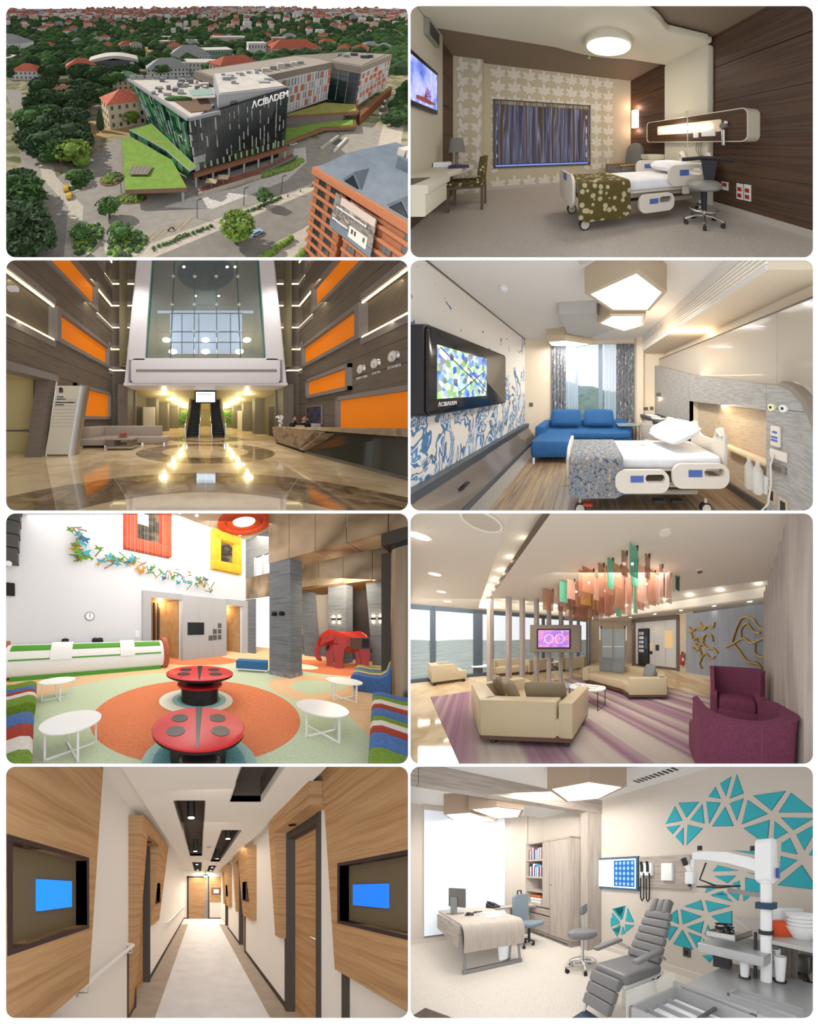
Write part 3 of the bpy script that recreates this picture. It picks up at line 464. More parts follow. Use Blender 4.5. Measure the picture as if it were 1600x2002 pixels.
# brick residence at the right
bk = thing('brick_residence', 'terracotta apartment block with grey metal roof and a large banner', 'building', (26, 70.5, 0), atan2(-22.5, 10)); brick_ = mat('terracotta', '8E4C28', '9C5830', sc=(.8, .8, .8), rough=.85); band = mat('terracotta_band', 'A8602E', rough=.8); zinc = mat('zinc_roof', '5E6A78', '6A7684', sc=(.4, .4, .4), rough=.65, spec=.2)
part(bk, 'body', B(0, 0, 0, 9.5, 26, 23.4).box(10.8, 0, 0, 34, 26, 23.4).box(9.5, 1.6, 0, 10.8, 26, 23.4), brick_)
for j in range(9): z = 1.6+2.75*j; part(bk, 'balcony_band', B(-.4, -.55, z-.35, 9.6, .0, z+.45), band, bevel=.08); part(bk, 'balcony_band', B(10.8, -.55, z-.35, 34, 0, z+.45), band, bevel=.08)
for j in range(8):
    z = 2.1+2.75*j
    for x in (1.6, 5.4, 12.2, 16, 19.8, 23.6, 27.4):
        if j > 5 and 6 < x < 21: continue
        w_ = part(bk, 'window', B(x, -.18, z+.1, x+1.9, .02, z+1.95), wind); part(w_, 'window_frame', B(x-.12, -.22, z+.0, x, 0, z+2.05).box(x+1.9, -.22, z, x+2.02, 0, z+2.05).box(x+.9, -.22, z, x+1, 0, z+1.95).box(x-.12, -.22, z+1.95, x+2.02, 0, z+2.08), mat('frame_bronze', '4A3A2A'))
for j in range(8): part(bk, 'side_band', B(-.5, 0, 1.25+2.75*j, 0, 26, 2.05+2.75*j), band)
part(bk, 'cornice', B(-.7, -.8, 23.2, 34.5, 26.5, 25), band, bevel=.1); part(bk, 'roof', MB().hexa([(0, 0, 25), (34, 0, 25), (34, 26, 25), (0, 26, 25)], [(3, 6, 29), (34, 6, 29), (34, 22, 29), (3, 22, 29)]), zinc)
for x in (7, 18): dm = part(bk, 'dormer', MB().prism([(x, 25), (x+6, 25), (x+3, 28.4)], 'y', .6, 8), zinc); part(dm, 'dormer_glass', MB().prism([(x+.9, 25.1), (x+5.1, 25.1), (x+3, 27.6)], 'y', .4, .62), wind)
part(bk, 'roof_box', B(13, 9, 28.5, 22, 15, 31.5), zinc)
for k in range(5): part(bk, 'roof_unit', B(12+2*k, 10, 31.5, 13.6+2*k, 13, 33), rfw)
part(bk, 'banner', MB().hexa([(7.2, -1.0, 13.5), (18.6, -1.0, 13.5), (18.6, -.85, 13.5), (7.2, -.85, 13.5)], [(7.6, -1.0, 22.6), (18.2, -1.0, 22.6), (18.2, -.85, 22.6), (7.6, -.85, 22.6)]), mat('banner_print', '5A544E', ['8C8278', '3A3634', 'A89C90'], sc=(.35, .35, .6), rough=.6, lo=.35, hi=.65), sub=2); part(bk, 'banner_foot', B(7.3, -1.08, 13.6, 18.5, -1.0, 15.6), mat('banner_slate', '5E6E7C', rough=.6)); part(bk, 'banner_sky', B(9.4, -1.08, 20.6, 18.1, -1.0, 22.4), mat('banner_pale', 'C8B4A8', rough=.6)); hs_ = part(bk, 'banner_house', B(12.6, -1.1, 14.6, 17.2, -1.02, 17.4), mat('banner_white', 'D8D2C8', rough=.6))
for x in (13.2, 14.0, 16.2): part(hs_, 'house_window', B(x, -1.14, 15.8, x+.45, -1.1, 16.9), wind)
part(bk, 'banner_text', scribble(MB().at(10, -1.1, 16.1), 4.4, .5, 0, rnd), mat('letter_white', 'F4F4F4')); part(bk, 'banner_text', scribble(MB().at(12.5, -1.1, 19.4), 8, .5, 0, rnd), mat('letter_white', 'F4F4F4'))
ob = thing('orange_block', 'terracotta block with grey roof at the right edge', 'building', (118, 150, 0), -.6); part(ob, 'body', B(-14, -8, 0, 20, 20, 17), brick_); part(ob, 'cornice', B(-15, -9, 16, 21, 21, 18), band); part(ob, 'roof', B(-13, -7, 18, 19, 19, 18.6), zinc)
for j in range(4):
    for k in range(6): part(ob, 'window', B(-12+5*k, -8.2, 2+3.6*j, -9.5+5*k, -8, 4.4+3.6*j), wind)
# houses around
def house(lab, x, y, w, d, h, rz, wm, roof, hip=True, rows_=2, group=None, nm='house'):
    t = thing(nm, lab, 'house', (x, y, 0), rz, group); part(t, 'walls', B(-w/2, -d/2, 0, w/2, d/2, h), wm)
    if roof is None: part(t, 'roof', B(-w/2-.3, -d/2-.3, h, w/2+.3, d/2+.3, h+.6), rfw)
    else: e = .8; k = min(w, d)*.32; i_ = (w-d)/2 if w > d else 0; part(t, 'roof', MB().hexa([(-w/2-e, -d/2-e, h), (w/2+e, -d/2-e, h), (w/2+e, d/2+e, h), (-w/2-e, d/2+e, h)], [(-max(i_, .2), -.2, h+k), (max(i_, .2), -.2, h+k), (max(i_, .2), .2, h+k), (-max(i_, .2), .2, h+k)]), roof, smooth=False)
    nw = max(2, int(w/3.5))
    for j in range(rows_):
        for i in range(nw): xx = -w/2+w*(i+.5)/nw; part(t, 'window', B(xx-.7, -d/2-.12, h*(j+.3)/rows_, xx+.7, -d/2, h*(j+.75)/rows_), wind)
        for i in range(3): yy = -d/2+d*(i+.5)/3; part(t, 'window', B(-w/2-.12, yy-.7, h*(j+.3)/rows_, -w/2, yy+.7, h*(j+.75)/rows_), wind)
    return t
house('cream school with red hipped roof behind the cypresses', -47, 178, 20, 17, 14, .5, wal1[0], tile, True, 3); house('house with brown-red roof among the left trees', -96, 222, 26, 16, 7, -.35, wal1[2], mat('brown_tiles', '7A4A40', '8A564A', sc=(.6, .6, .6), rough=.9), True, 2); house('white curved house with red roof', -118, 312, 26, 20, 12, .35, wal1[1], tile, True, 3); house('white house with red roof at the left edge', -168, 310, 24, 18, 8, 0, wal1[1], tile); house('house with green roof behind the school', -66, 270, 24, 20, 7, .3, wal1[0], mat('green_tiles', '6E8A6A', rough=.7))
ch = thing('curved_hall', 'dark hall with pale curved roof and round white emblem', 'building', (-92, 330, 0), .25); part(ch, 'body', B(-20, -10, 0, 20, 16, 15), wind); part(ch, 'roof', MB().prism([(-23, 12)]+[(-23+46*k/10, 15.5+4*sin(pi*k/10)) for k in range(11)]+[(23, 12), (20, 14), (0, 17), (-20, 14)], 'y', -12, 18), rfw); part(ch, 'emblem', MB().at(10, -10.2, 7, 0, pi/2).cyl((0, 0, 0), 3.6, .3, 20), wal1[1]); part(ch, 'emblem_stroke', MB().at(10, -10.6, 7, 0, pi/2, .5).box(-.9, -2.6, 0, .9, 2.6, .3), wind); part(ch, 'panel', B(15, -10.4, 2, 19, -10, 13), wal1[1])
labs = ['row of grey-roofed sheds behind the hospital', 'white flat building behind the hospital roof', 'grey hall left of the rear wing', 'pale low building with blue-green side', 'round white building above the rear wing', 'cream apartment house with red roof behind the rear wing', 'wide red-roofed house above the rear wing', 'white terrace block in the upper middle', 'pale block at the upper left', 'long grey depot at the far left']
for lab, (x, y, w, d, h, r, wm, rf) in zip(labs, ((-40, 330, 40, 26, 8, .2, wal1[1], rgy), (-8, 350, 34, 26, 10, -.1, wal1[1], None), (-22, 420, 50, 34, 9, .1, wal1[1], rgy), (12, 430, 34, 30, 14, .2, ggl[3], None), (68, 470, 24, 24, 18, 0, wal1[1], None), (24, 300, 40, 20, 16, .5, wal1[2], tile), (118, 470, 70, 34, 12, .15, wal1[2], tile), (40, 640, 60, 22, 14, 0, wal1[1], None), (-330, 520, 110, 40, 14, 0, wal1[1], rgy), (-260, 400, 60, 30, 8, 0, wal1[1], None))): house(lab, x, y, w, d, h, r, wm, rf)
for k, x in enumerate(sorted(rnd.uniform(-330, 300) for _ in range(34))):
    y = rnd.uniform(470, 780); w_, r_ = rnd.randrange(3), rnd.choice((0, 0, 1, 2)); house(f'distant {["cream", "white", "rose"][w_]} house with {["red", "flat pale", "grey"][r_]} roof among trees, {ORD[k]} from the left', x, y, rnd.uniform(14, 30), rnd.uniform(12, 20), rnd.uniform(6, 12), rnd.uniform(-.6, .6), wal1[w_], (tile, None, rgy)[r_], True, 2, 'distant houses')
# cars
def car(lab, x, y, rz, mt, group='cars around the hospital'):
    t = thing('car', lab, 'car', (x, y, .1), rz, group); part(t, 'body', MB().prism([(-2.1, .3), (2.1, .3), (2.15, .85), (1.2, .95), (.6, 1.45), (-1.3, 1.45), (-1.9, .95), (-2.15, .85)], 'y', -.85, .85), mt, bevel=.1); part(t, 'glass', MB().prism([(1.12, .98), (.58, 1.38), (-1.25, 1.38), (-1.75, .98)], 'y', -.87, .87), wind)
    for a in (-1.3, 1.3):
        for b in (-.8, .8): part(t, 'wheel', MB().tube([(a, b-.1, .32), (a, b+.1, .32)], .33, 10), wheelm)
cw = mat('car_white', 'D8D8D8', rough=.3); cy_ = mat('car_yellow', 'D2A81E', rough=.3); cbl = mat('car_lightblue', '9AB8D8', rough=.3); cdk = mat('car_dark', '2A2C30', rough=.3)
car('white car near the rear wing', 40.5, 144.5, .5, cw); car('pale blue car on the main road', 14, 78.2, .55, cbl); car('yellow taxi at the rank, front', -47, 98, 1.95, cy_); car('yellow taxi at the rank, behind', -50, 103, 1.95, cy_); car('silver car on the drive', -50, 126, .3, cw); car('white car in the side street', -113, 190, 1.2, cw)
for k in range(6): car(f'{["white", "dark"][k % 2]} parked car beside the right-hand road, {ORD[k]} from the viewer', 106+4.5*k, 193+7.5*k, .95, [cw, cdk, cw, cdk, cw, cdk][k], 'cars parked along the right road')
for k, (x, y) in enumerate(((-8, 76.5), (-6.5, 77.3), (-10.5, 80))): t = thing('motorbike', ['dark motorbike by the hedge, left', 'dark motorbike by the hedge, right', 'dark motorbike beside the parking bays'][k], 'motorbike', (x, y, .1), .6); part(t, 'body', MB().tube([(-.8, 0, .5), (-.2, 0, .8), (.6, 0, .9)], .18, 6), cdk); part(t, 'wheel', MB().tube([(-.8, -.06, .35), (-.8, .06, .35)], .35, 10), wheelm); part(t, 'wheel', MB().tube([(.8, -.06, .35), (.8, .06, .35)], .35, 10), wheelm)
for k in range(5): single('parking_line', f'yellow parking bay line on the forecourt, {ORD[k]} from the left', 'road marking', B(-.1, 0, 0, .1, 6, .02), mat('line_yellow', 'C8A23A', rough=.8), (-18+2.6*k, 74+1.6*k, .12), -.5, 'parking bay lines')
for k in range(11): single('bollard', f'small dark bollard on the main road kerb, {ORD[k]} from the left', 'bollard', MB().cyl((0, 0, 0), .2, .9, 8), cdk, (-14+5.2*k, 71+3.4*k, .1), group='kerb bollards')
for k, (x, y) in enumerate(((-3, 86), (12, 93), (26, 101), (-30, 101))): t = thing('street_lamp', ['street lamp at the parking bays', 'street lamp on the plaza kerb', 'street lamp near the ramp', 'lamp on the drive island'][k], 'lamp', (x, y, 0)); part(t, 'pole', MB().tube([(0, 0, 0), (0, 0, 6.5)], .12, 6), cdk); part(t, 'head', MB().bar((0, 0, 6.4), (1.4, .5, 6.7), .35, .15), cdk)
GAIN = 1.0
# ================================================================ dim patient room
ST = Stage(WIN[1], (1196, 280), 443, 1.15, yaw=22.8, near=2.0, deep=8)
wal = mat('walnut_panel', '4A3222', ['553D2A', '3E2A1C', '4C3826'], rough=.42, sc=(.7, .7, 34), lo=.3, hi=.7, detail=6, dist=.2)
crm = mat('warm_white', 'C9C1AC', rough=.5); brownc = mat('brown_ceiling', '7B6A56', rough=.6); wp = mat('wallpaper_beige', 'B7AA90', rough=.8); wp2 = mat('wallpaper_leaf', 'CFC6B6', rough=.6)
flr = mat('speckled_vinyl', 'A69C90', ['B4AA9F', '9A8F84', 'BDB3A8'], rough=.42, sc=(40, 40, 40), lo=.35, hi=.65, detail=2)
cushp = mat('patterned_olive', 'B8AC80', '4E4220', rough=.85, sc=(16, 16, 16), lo=.3, hi=.36, tex='voronoi'); grey = mat('grey_vinyl', '6E6A62', rough=.5); dkst = mat('stool_black', '17181C', rough=.45)
struct('floor', MB().poly([(-1.4, 1, 0), (3.4, 1, 0), (3.4, 6.5, 0), (-1.4, 6.5, 0)]), flr, sub=.6)
struct('ceiling', B(-1.4, 1.4, 3.1, 3.4, 6.5, 3.15), brownc, sub=1)
# right wall: walnut boards with pale joints
wr = struct('wall_right', B(3.34, 1.2, 0, 3.42, 6.5, 3.15), mat('joint_pale', 'A79C8A', rough=.5))
zz = [.1, .655, 1.305, 1.885, 2.51, 3.1]
for i in range(5): part(wr, 'board', B(3.3, 1.2, zz[i]+.006, 3.345, 6.4, zz[i+1]-.006), wal, sub=.5)
struct('baseboard_right', B(3.27, 1.2, 0, 3.3, 6.4, .1), mat('cove_skirting', 'B0A79C', rough=.4))
wl = struct('wall_left', B(-1.42, 1.2, 0, -1.34, 6.3, 3.1), MATS['joint_pale'])
for i in range(5): part(wl, 'board', B(-1.345, 2, zz[i]+.006-.1*(i == 0), -1.3, 6.2, zz[i+1]-.006), wal, sub=.6)
part(wl, 'white_panel', B(-1.3, 2.2, .6, -1.2, 4.86, 3.06), crm, bevel=.01)
# papered window wall with printed leaves, step of a column at the left
wb = struct('wall_back', B(-.72, 6.3, 0, -.49, 6.42, 3.1).box(1.94, 6.3, 0, 3.3, 6.42, 3.1).box(-.49, 6.3, 2.21, 1.94, 6.42, 3.1).box(-.49, 6.3, 0, 1.94, 6.42, .56).box(-1.3, 6.02, 0, -.72, 6.3, 3.1), wp)
lf = MB(); rnd = random.Random(4)
def leaf(mb, x, z, a, l, w, y):
    n = 6; c, s_ = cos(a), sin(a); pts = []
    for sg in (1, -1):
        for k in range(n): t = k/n if sg > 0 else 1-k/n; v = sg*w*sin(pi*t)**.8; pts.append((x+c*l*t-s_*v, y, z+s_*l*t+c*v))
    mb.poly(pts)
for k in range(11):
    x = -1.16+.37*k; y = 6.015 if x < -.75 else 6.293
    for j in range(9):
        z = .12+.345*j
        for a, l, w in ((.6, .21, .05), (pi-.6, .21, .05), (1.55, .24, .042), (-.2, .18, .042), (pi+.2, .18, .042), (-1.1, .14, .035), (pi+1.1, .14, .035)):
            ex = x+l*cos(a)
            if -.52 < ex < 1.97 and .5 < z+.1 < 2.25: continue
            if y > 6.1 and (ex < -.7 or ex > 3.25): continue
            if y < 6.1 and not -1.28 < ex < -.74: continue
            leaf(lf, x, z, a+rnd.uniform(-.15, .15), l*.95, w, y-.0007*len(lf.f) % .008)
lfo = part(wb, 'printed_leaves', lf, wp2, smooth=False); lfo['kind'] = 'stuff'
struct('baseboard_back', B(-.7, 6.27, 0, 3.2, 6.3, .08), MATS['cove_skirting'])
wn = struct('window_1', B(-.52, 6.25, .53, -.47, 6.4, 2.24).box(1.92, 6.25, .53, 1.97, 6.4, 2.24).box(-.52, 6.25, 2.19, 1.97, 6.4, 2.24).box(-.52, 6.25, .53, 1.97, 6.4, .57), mat('window_dark', '4A4440', rough=.5))
part(wn, 'pane', B(-.47, 6.38, .57, 1.92, 6.39, 2.2), mat('night_pane', '30406E', rough=.1))
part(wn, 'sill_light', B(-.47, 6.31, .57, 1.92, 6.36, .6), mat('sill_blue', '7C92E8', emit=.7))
cur = mat('curtain_backlit_bands', '494452', ['7E84A8', '4B4440', '8C8FAE', '57493C'], rough=.9, sc=(12, 3, .3), lo=.38, hi=.62, detail=1)  # backlight through the folds painted as pale and dark bands
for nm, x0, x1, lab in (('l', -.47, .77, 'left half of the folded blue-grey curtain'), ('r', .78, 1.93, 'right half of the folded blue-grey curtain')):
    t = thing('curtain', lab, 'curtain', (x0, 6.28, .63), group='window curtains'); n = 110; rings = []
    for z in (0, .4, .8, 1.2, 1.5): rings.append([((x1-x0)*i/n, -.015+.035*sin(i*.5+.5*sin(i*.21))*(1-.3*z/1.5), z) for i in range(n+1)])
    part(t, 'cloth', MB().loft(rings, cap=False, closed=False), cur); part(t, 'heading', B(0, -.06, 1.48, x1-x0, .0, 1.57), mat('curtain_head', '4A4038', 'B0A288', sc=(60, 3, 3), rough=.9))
# white canopy across the ceiling, running down the right wall as a panel
def bulge(x, a): return a*max(0, 1-((x-1.45)/.75)**2)**1.0 if abs(x-1.45) < .75 else 0
xs = [-1.2+4.3*i/40 for i in range(41)]; rear = [(x, 4.3+bulge(x, .14)) for x in xs]; front = [(x, 2.98-bulge(x, .34)-(.5*max(0, .55-x))) for x in xs]
can = thing('ceiling_canopy', 'cream canopy crossing the brown ceiling and running down the wall behind the bed', 'canopy', (3.2, 3.7, 0))
part(can, 'canopy_slab', MB().at(-3.2, -3.7).prism(rear[::-1]+front, 'z', 2.93, 3.06), crm, bevel=.03, seg=3)
part(can, 'wall_panel', MB().at(-3.2, -3.7).prism(rrect(3.7, 1.45, 1.28, 3.0, .08), 'x', 3.14, 3.3).box(3.06, 3.0, 2.93, 3.2, 4.3, 3.04), crm, bevel=.03, seg=3)
lamp = thing('ceiling_lamp', 'large round glowing ceiling lamp', 'lamp', (1.47, 3.62, 2.93))
part(lamp, 'ring', MB().lathe([(.41, 0), (.42, -.06), (.41, -.11), (.38, -.13), (.37, -.11)], n=40), crm); part(lamp, 'diffuser', MB().lathe([(.01, -.14), (.2, -.138), (.38, -.12)], n=40), mat('lamp_white', 'FFF6E6', emit=5))
area((1.47, 3.62, 2.72), .8, 30, (1, .92, .8))
area((1.47, 3.62, 2.78), .8, 5, (1, .92, .8), (1.47, 3.62, 3.1))
single('sprinkler', 'small sprinkler head on the brown ceiling', 'sprinkler', MB().cyl((0, 0, -.05), .02, .05, 10).cyl((0, 0, -.06), .035, .01, 10), crm, (1.5, 4.85, 3.1))
# television, vent
t = thing('television', 'flat television showing violet sky, at the left edge', 'television', (-1.2, 3.5, 1.6)); part(t, 'case', B(0, -.6, 0, .06, .86, .66), mat('tv_black', '121216', rough=.3), bevel=.01)
part(t, 'screen', B(.06, -.55, .06, .064, .81, .6), mat('violet_sky_screen', '4060C0', ['8FA0F0', 'C8C8FF', '5068D0'], sc=(3, 3, 3), emit=.6, lo=.3, hi=.7), sub=.2)
fl_ = MB()
for k, (a, l) in enumerate(((.5, .3), (.85, .25), (.2, .34), (1.2, .2))): fl_.prism([(.28, .18), (.28+l*cos(a), .18+l*sin(a)), (.3, .16)], 'x', .065, .067)
fl_.prism([(0, .1), (.5, .1), (.75, .14), (.3, .17), (0, .15)], 'x', .065, .067)
part(t, 'flower_picture', fl_, mat('flower_red', '9A4A40', emit=.3))
t = thing('air_vent', 'dark louvred air vent high on the left wall', 'vent', (-1.2, 3.95, 2.68)); part(t, 'frame', B(0, 0, 0, .06, .5, .24), mat('vent_grey', '8A8578')); part(t, 'grille', B(.06, .05, .03, .066, .46, .21), mat('vent_dark', '3A3A36'))
# wall desk, table lamp, papers, chair
dk = thing('wall_desk', 'cream wall-hung desk along the left wall', 'desk', (-1.2, 3.4, .5))
part(dk, 'top', MB().at(1.2, -3.4, -.5).prism([(-1.2, 2), (-.72, 2), (-.72, 3.2), (-.82, 3.5), (-.66, 4.55), (-.7, 4.8), (-1.3, 5.6), (-1.3, 4.86)], 'z', .7, .78), crm, bevel=.01)
part(dk, 'apron', MB().at(1.2, -3.4, -.5).box(-1.2, 2, .5, -.74, 3.15, .7), crm, bevel=.01); part(dk, 'inlay', MB().at(1.2, -3.4, -.5).box(-1.15, 2.2, .78, -.85, 3.0, .784), wal)
t = thing('table_lamp', 'grey table lamp on the wall desk', 'lamp', (-.92, 4.5, .78)); part(t, 'base', MB().cyl((0, 0, 0), .07, .015).cyl((0, 0, .015), .022, .25), grey); part(t, 'shade', MB().lathe([(.12, .22), (.09, .46)], n=24), grey)
single('tissue_box', 'white tissue box behind the table lamp', 'box', B(-.1, -.07, 0, .1, .07, .07), sheet, (-1.08, 4.35, .78)); single('folder', 'dark blue folder on the wall desk', 'folder', B(-.13, -.2, 0, .13, .2, .02), mat('navy', '232B52'), (-.82, 4.15, .78), .2)
ch = thing('desk_chair', 'wooden chair with olive patterned seat at the wall desk', 'chair', (-.8, 4.72, 0)); wdd = mat('chair_wood', '4E3A22', rough=.4)
for x, y in ((-.24, -.23), (-.24, .23), (.25, -.23), (.25, .23)): part(ch, 'leg', B(x-.018, y-.018, 0, x+.018, y+.018, .42), wdd)
part(ch, 'seat_frame', B(-.26, -.25, .38, .27, .25, .42), wdd); part(ch, 'seat', MB().at(0, 0, .42).add(*(lambda m: (m.v, m.f))(cushion(.52, .5, .08, .03))), cushp)
part(ch, 'backrest', MB().hexa([(.16, -.25, .48), (.26, -.25, .46), (.26, .25, .46), (.16, .25, .48)], [(.22, -.24, .92), (.3, -.24, .92), (.3, .24, .92), (.22, .24, .92)]), cushp, bevel=.02)
# bed, throw, pillow
hospital_bed('cream hospital bed with raised side rail in the dim room', (.68, 2.84, 0), 0, 2.4, .93, .62, False)
blanket('olive throw with pale pebble pattern over the bed foot', (.72, 2.82, 0), 0, .74, .93, .62, .46, mat('olive_pebble', 'B9AF8C', '5A4E22', rough=.9, sc=(11, 11, 11), lo=.34, hi=.4, tex='voronoi'))
single('pillow', 'white pillow on the dim room bed', 'pillow', pillow_mb(.5, .75, .2).at(), sheet, (2.55, 3.32, .64), .05)
# recliner in the corner
rc = thing('recliner', 'grey reclining armchair with wooden arm tops in the corner', 'armchair', (2.7, 5.55, 0), .25); armw = mat('arm_wood', 'A9824E', rough=.4)
part(rc, 'seat', MB().at(-.05, 0, .22).add(*(lambda m: (m.v, m.f))(cushion(.6, .5, .22, .05))), grey); part(rc, 'base', B(-.35, -.33, .02, .33, .33, .24), grey, bevel=.03)
for s_ in (-1, 1):
    a_ = part(rc, 'arm', B(-.36, s_*.31-.06, .1, .3, s_*.31+.06, .56), grey, bevel=.03); part(a_, 'arm_top', B(-.38, s_*.31-.065, .56, .3, s_*.31+.065, .6), armw, bevel=.02)
part(rc, 'backrest', MB().at(.28, 0, .3, 0, 0, .22).prism(rrect(0, .42, .6, .9, .25, 8), 'x', -.08, .1), grey, bevel=.04)
t = thing('bedside_cabinet', 'cream tray-topped bedside trolley behind the bed', 'cabinet', (3.02, 4.6, 0)); part(t, 'body', B(-.2, -.2, .05, .22, .2, .78), crm, bevel=.02)
part(t, 'tray', ringplate(MB(), rrect(0, 0, .5, .46, .1), rrect(0, 0, .42, .38, .08), 'z', .78, .88).box(-.2, -.2, .78, .2, .2, .8), crm); part(t, 'paper_pad', B(-.1, -.1, .8, .12, .1, .83), sheet)
# bed-head service rail
bh = thing('bedhead_unit', 'long rounded walnut bedhead unit with cream rim on the right wall', 'wall unit', (3.1, 3.58, 1.42)); o_ = rrect(0, 0, 2.72, .5, .1, 8)
part(bh, 'rim', ringplate(MB(), o_, rrect(0, 0, 2.69, .47, .09, 8), 'x', -.06, .2), crm); part(bh, 'front', MB().prism(rrect(0, 0, 2.69, .47, .09, 8), 'x', -.045, .19), wal, sub=.4)
part(bh, 'lamp_recess', MB().prism(rrect(.0, .02, 1.8, .2, .04), 'x', -.05, -.044), mat('recess_lit', 'E8CFB0', rough=.4))
part(bh, 'lamp_tube', MB().tube([(-.07, -.7, .02), (-.07, .78, .02)], .035, 10), mat('tube_white', 'FFFBEF', emit=7)); point((2.9, 3.6, 1.45), 6, (1, .92, .8), .15)
part(bh, 'outlet_plate', B(-.06, -.78, -.15, -.045, -.48, -.03).box(-.06, -.4, -.17, -.045, -.28, -.03), mat('plate_white', 'D6D4D0')); rg = part(bh, 'regulator', MB().tube([(-.05, -.98, .0), (-.13, -.98, .0)], .05, 12).tube([(-.1, -.98, -.06), (-.1, -.98, -.3)], .028, 10).ball((-.1, -1.03, .05), .035), chrome if 'chrome' in MATS and False else steel)
iv = thing('infusion_pole', 'thin steel infusion pole in front of the bedhead unit', 'pole', (2.95, 3.35, .62)); part(iv, 'pole', MB().tube([(0, 0, 0), (0, 0, 1.13)], .01), steel); part(iv, 'hook', MB().tube([(0, -.06, 1.1), (0, -.05, 1.14), (0, 0, 1.12), (0, .05, 1.14), (0, .06, 1.1)], .006), steel)
cb = thing('hanging_cable', 'coiled cables hanging from the bedhead unit', 'cable', (3.1, 3.15, .65))
for k in range(3): part(cb, 'cable', MB().tube([(0, .05*k, .55), (-.03, .06*k, .35+.02*k), (0, .03*k-.04, .2), (-.03, .05*k, .05)], .007, 6), grey)
sc_ = thing('wall_sconce', 'glowing tall wall sconce beside the wallpaper', 'lamp', (3.26, 5.85, 1.6)); part(sc_, 'shade', B(-.1, -.13, 0, .0, .13, .52), mat('sconce_glow', 'FFE9DC', emit=2.6), bevel=.01); part(sc_, 'bracket', B(0, -.05, .2, .04, .05, .32), grey)
point((3.1, 5.85, 2.2), 3.5, (1, .6, .45), .04); point((3.1, 5.85, 1.52), 2.5, (1, .6, .45), .04)
# saddle stool on castors
st_ = thing('saddle_stool', 'round grey stool on chrome castors with black T-shaped backrest', 'stool', (2.46, 2.46, 0)); star_base(st_, steel, wheelm, .27, .08, 5, .2)
part(st_, 'column', MB().cyl((0, 0, .1), .022, .28), steel); part(st_, 'gas_cover', MB().cyl((0, 0, .2), .035, .3, 16, .045), dkst); part(st_, 'foot_ring', MB().tube([(.19*cos(a*pi/12), .19*sin(a*pi/12), .22) for a in range(24)], .012, 8, True).tube([(-.19, 0, .22), (.19, 0, .22)], .01), steel)
part(st_, 'seat', MB().lathe([(.01, .5), (.2, .5), (.235, .53), (.235, .575), (.2, .605), (.01, .61)], n=32), mat('stool_grey', '8A8782', rough=.4))
part(st_, 'backrest', MB().hexa([(.12, .1, .52), (.2, .02, .52), (.24, .06, .52), (.16, .14, .52)], [(.08, .14, .9), (.24, -.02, .9), (.28, .02, .9), (.12, .18, .9)]).tube([(-.12, .32, .9), (.1, .14, .93), (.2, .04, .93), (.38, -.18, .9)], .03, 8), dkst)
# sockets low on the wall
for i, (y, z, w, h, lab, c) in enumerate(((2.54, .38, .11, .25, 'white socket plate with red outlets, left of the pair', 'r'), (2.41, .385, .11, .25, 'white socket plate with red outlets, right of the pair', 'r'), (2.82, .42, .13, .14, 'small white socket with red plug behind the stool', 'r'))):
    t = thing('wall_socket', lab, 'socket', (3.3, y, z), group='sockets on the walnut wall'); part(t, 'plate', B(-.015, -w/2, -h/2, 0, w/2, h/2), MATS['plate_white'])
    for k in range(2 if i < 2 else 1): part(t, 'outlet', B(-.025, -w*.3, -h*.05+h*.2*(1-2*k)-.03, -.015, w*.3, -h*.05+h*.2*(1-2*k)+.03), mat('outlet_red', 'A02418'))
# ================================================================ entrance atrium
ST = Stage(WIN[2], (402, 820), 450, 1.3, near=3.1, deep=9.5)
aw = mat('atrium_cladding', '6A5E52', ['74685C', '60564A'], rough=.5, sc=(.8, .8, 26), lo=.35, hi=.65, detail=3); afr = mat('atrium_frame', '8C8480', rough=.45, metal=.2); org = mat('orange_backlit', 'D2700E', rough=.5, emit=.4, ecol='DA7408'); led = mat('led_strip', 'FFF2B8', emit=3.2); awh = mat('atrium_white', 'E4E2EA', rough=.5)
mar = mat('cream_marble', 'CDB48E', ['DCC6A2', 'BFA47C', 'D2BA96'], rough=.06, sc=(.6, .6, .6), detail=7, lo=.3, hi=.7, coat=.4); mdk = mat('brown_marble', '7A6448', ['947C5E', '645038', 'A68C6A', '6E5840'], rough=.07, sc=(1.2, 1.2, 1.2), detail=8, lo=.3, hi=.7, dist=.8, coat=.4); olv = mat('olive_wall', '6B6248', rough=.6); leath = mat('taupe_leather', 'A3958A', rough=.5); crn = mat('cream_room', 'D9C790', rough=.7)
fl3 = struct('floor', MB().poly([(-9, 2.5, 0), (9, 2.5, 0), (9, 45, 0), (-9, 45, 0)]), mar, sub=1.6)
def fring(c, r0, r1, n=72): 
    for k in range(12):
        a0, a1 = 2*pi*k/12, 2*pi*(k+1)/12-.004; pts = [(c[0]+r1*cos(a0+(a1-a0)*i/8), c[1]+r1*sin(a0+(a1-a0)*i/8)) for i in range(9)]+[(c[0]+r0*cos(a1-(a1-a0)*i/8), c[1]+r0*sin(a1-(a1-a0)*i/8)) for i in range(9)]
        if max(p[1] for p in pts) > 2.8: part(fl3, 'marble_inlay', MB().prism(pts, 'z', 0, .003), mdk, sub=.8)
fring((0, 1.56), 2.55, 4.05); fring((0, 9.5), 1.75, 2.75); fring((0, 15.5), 1.6, 2.5)
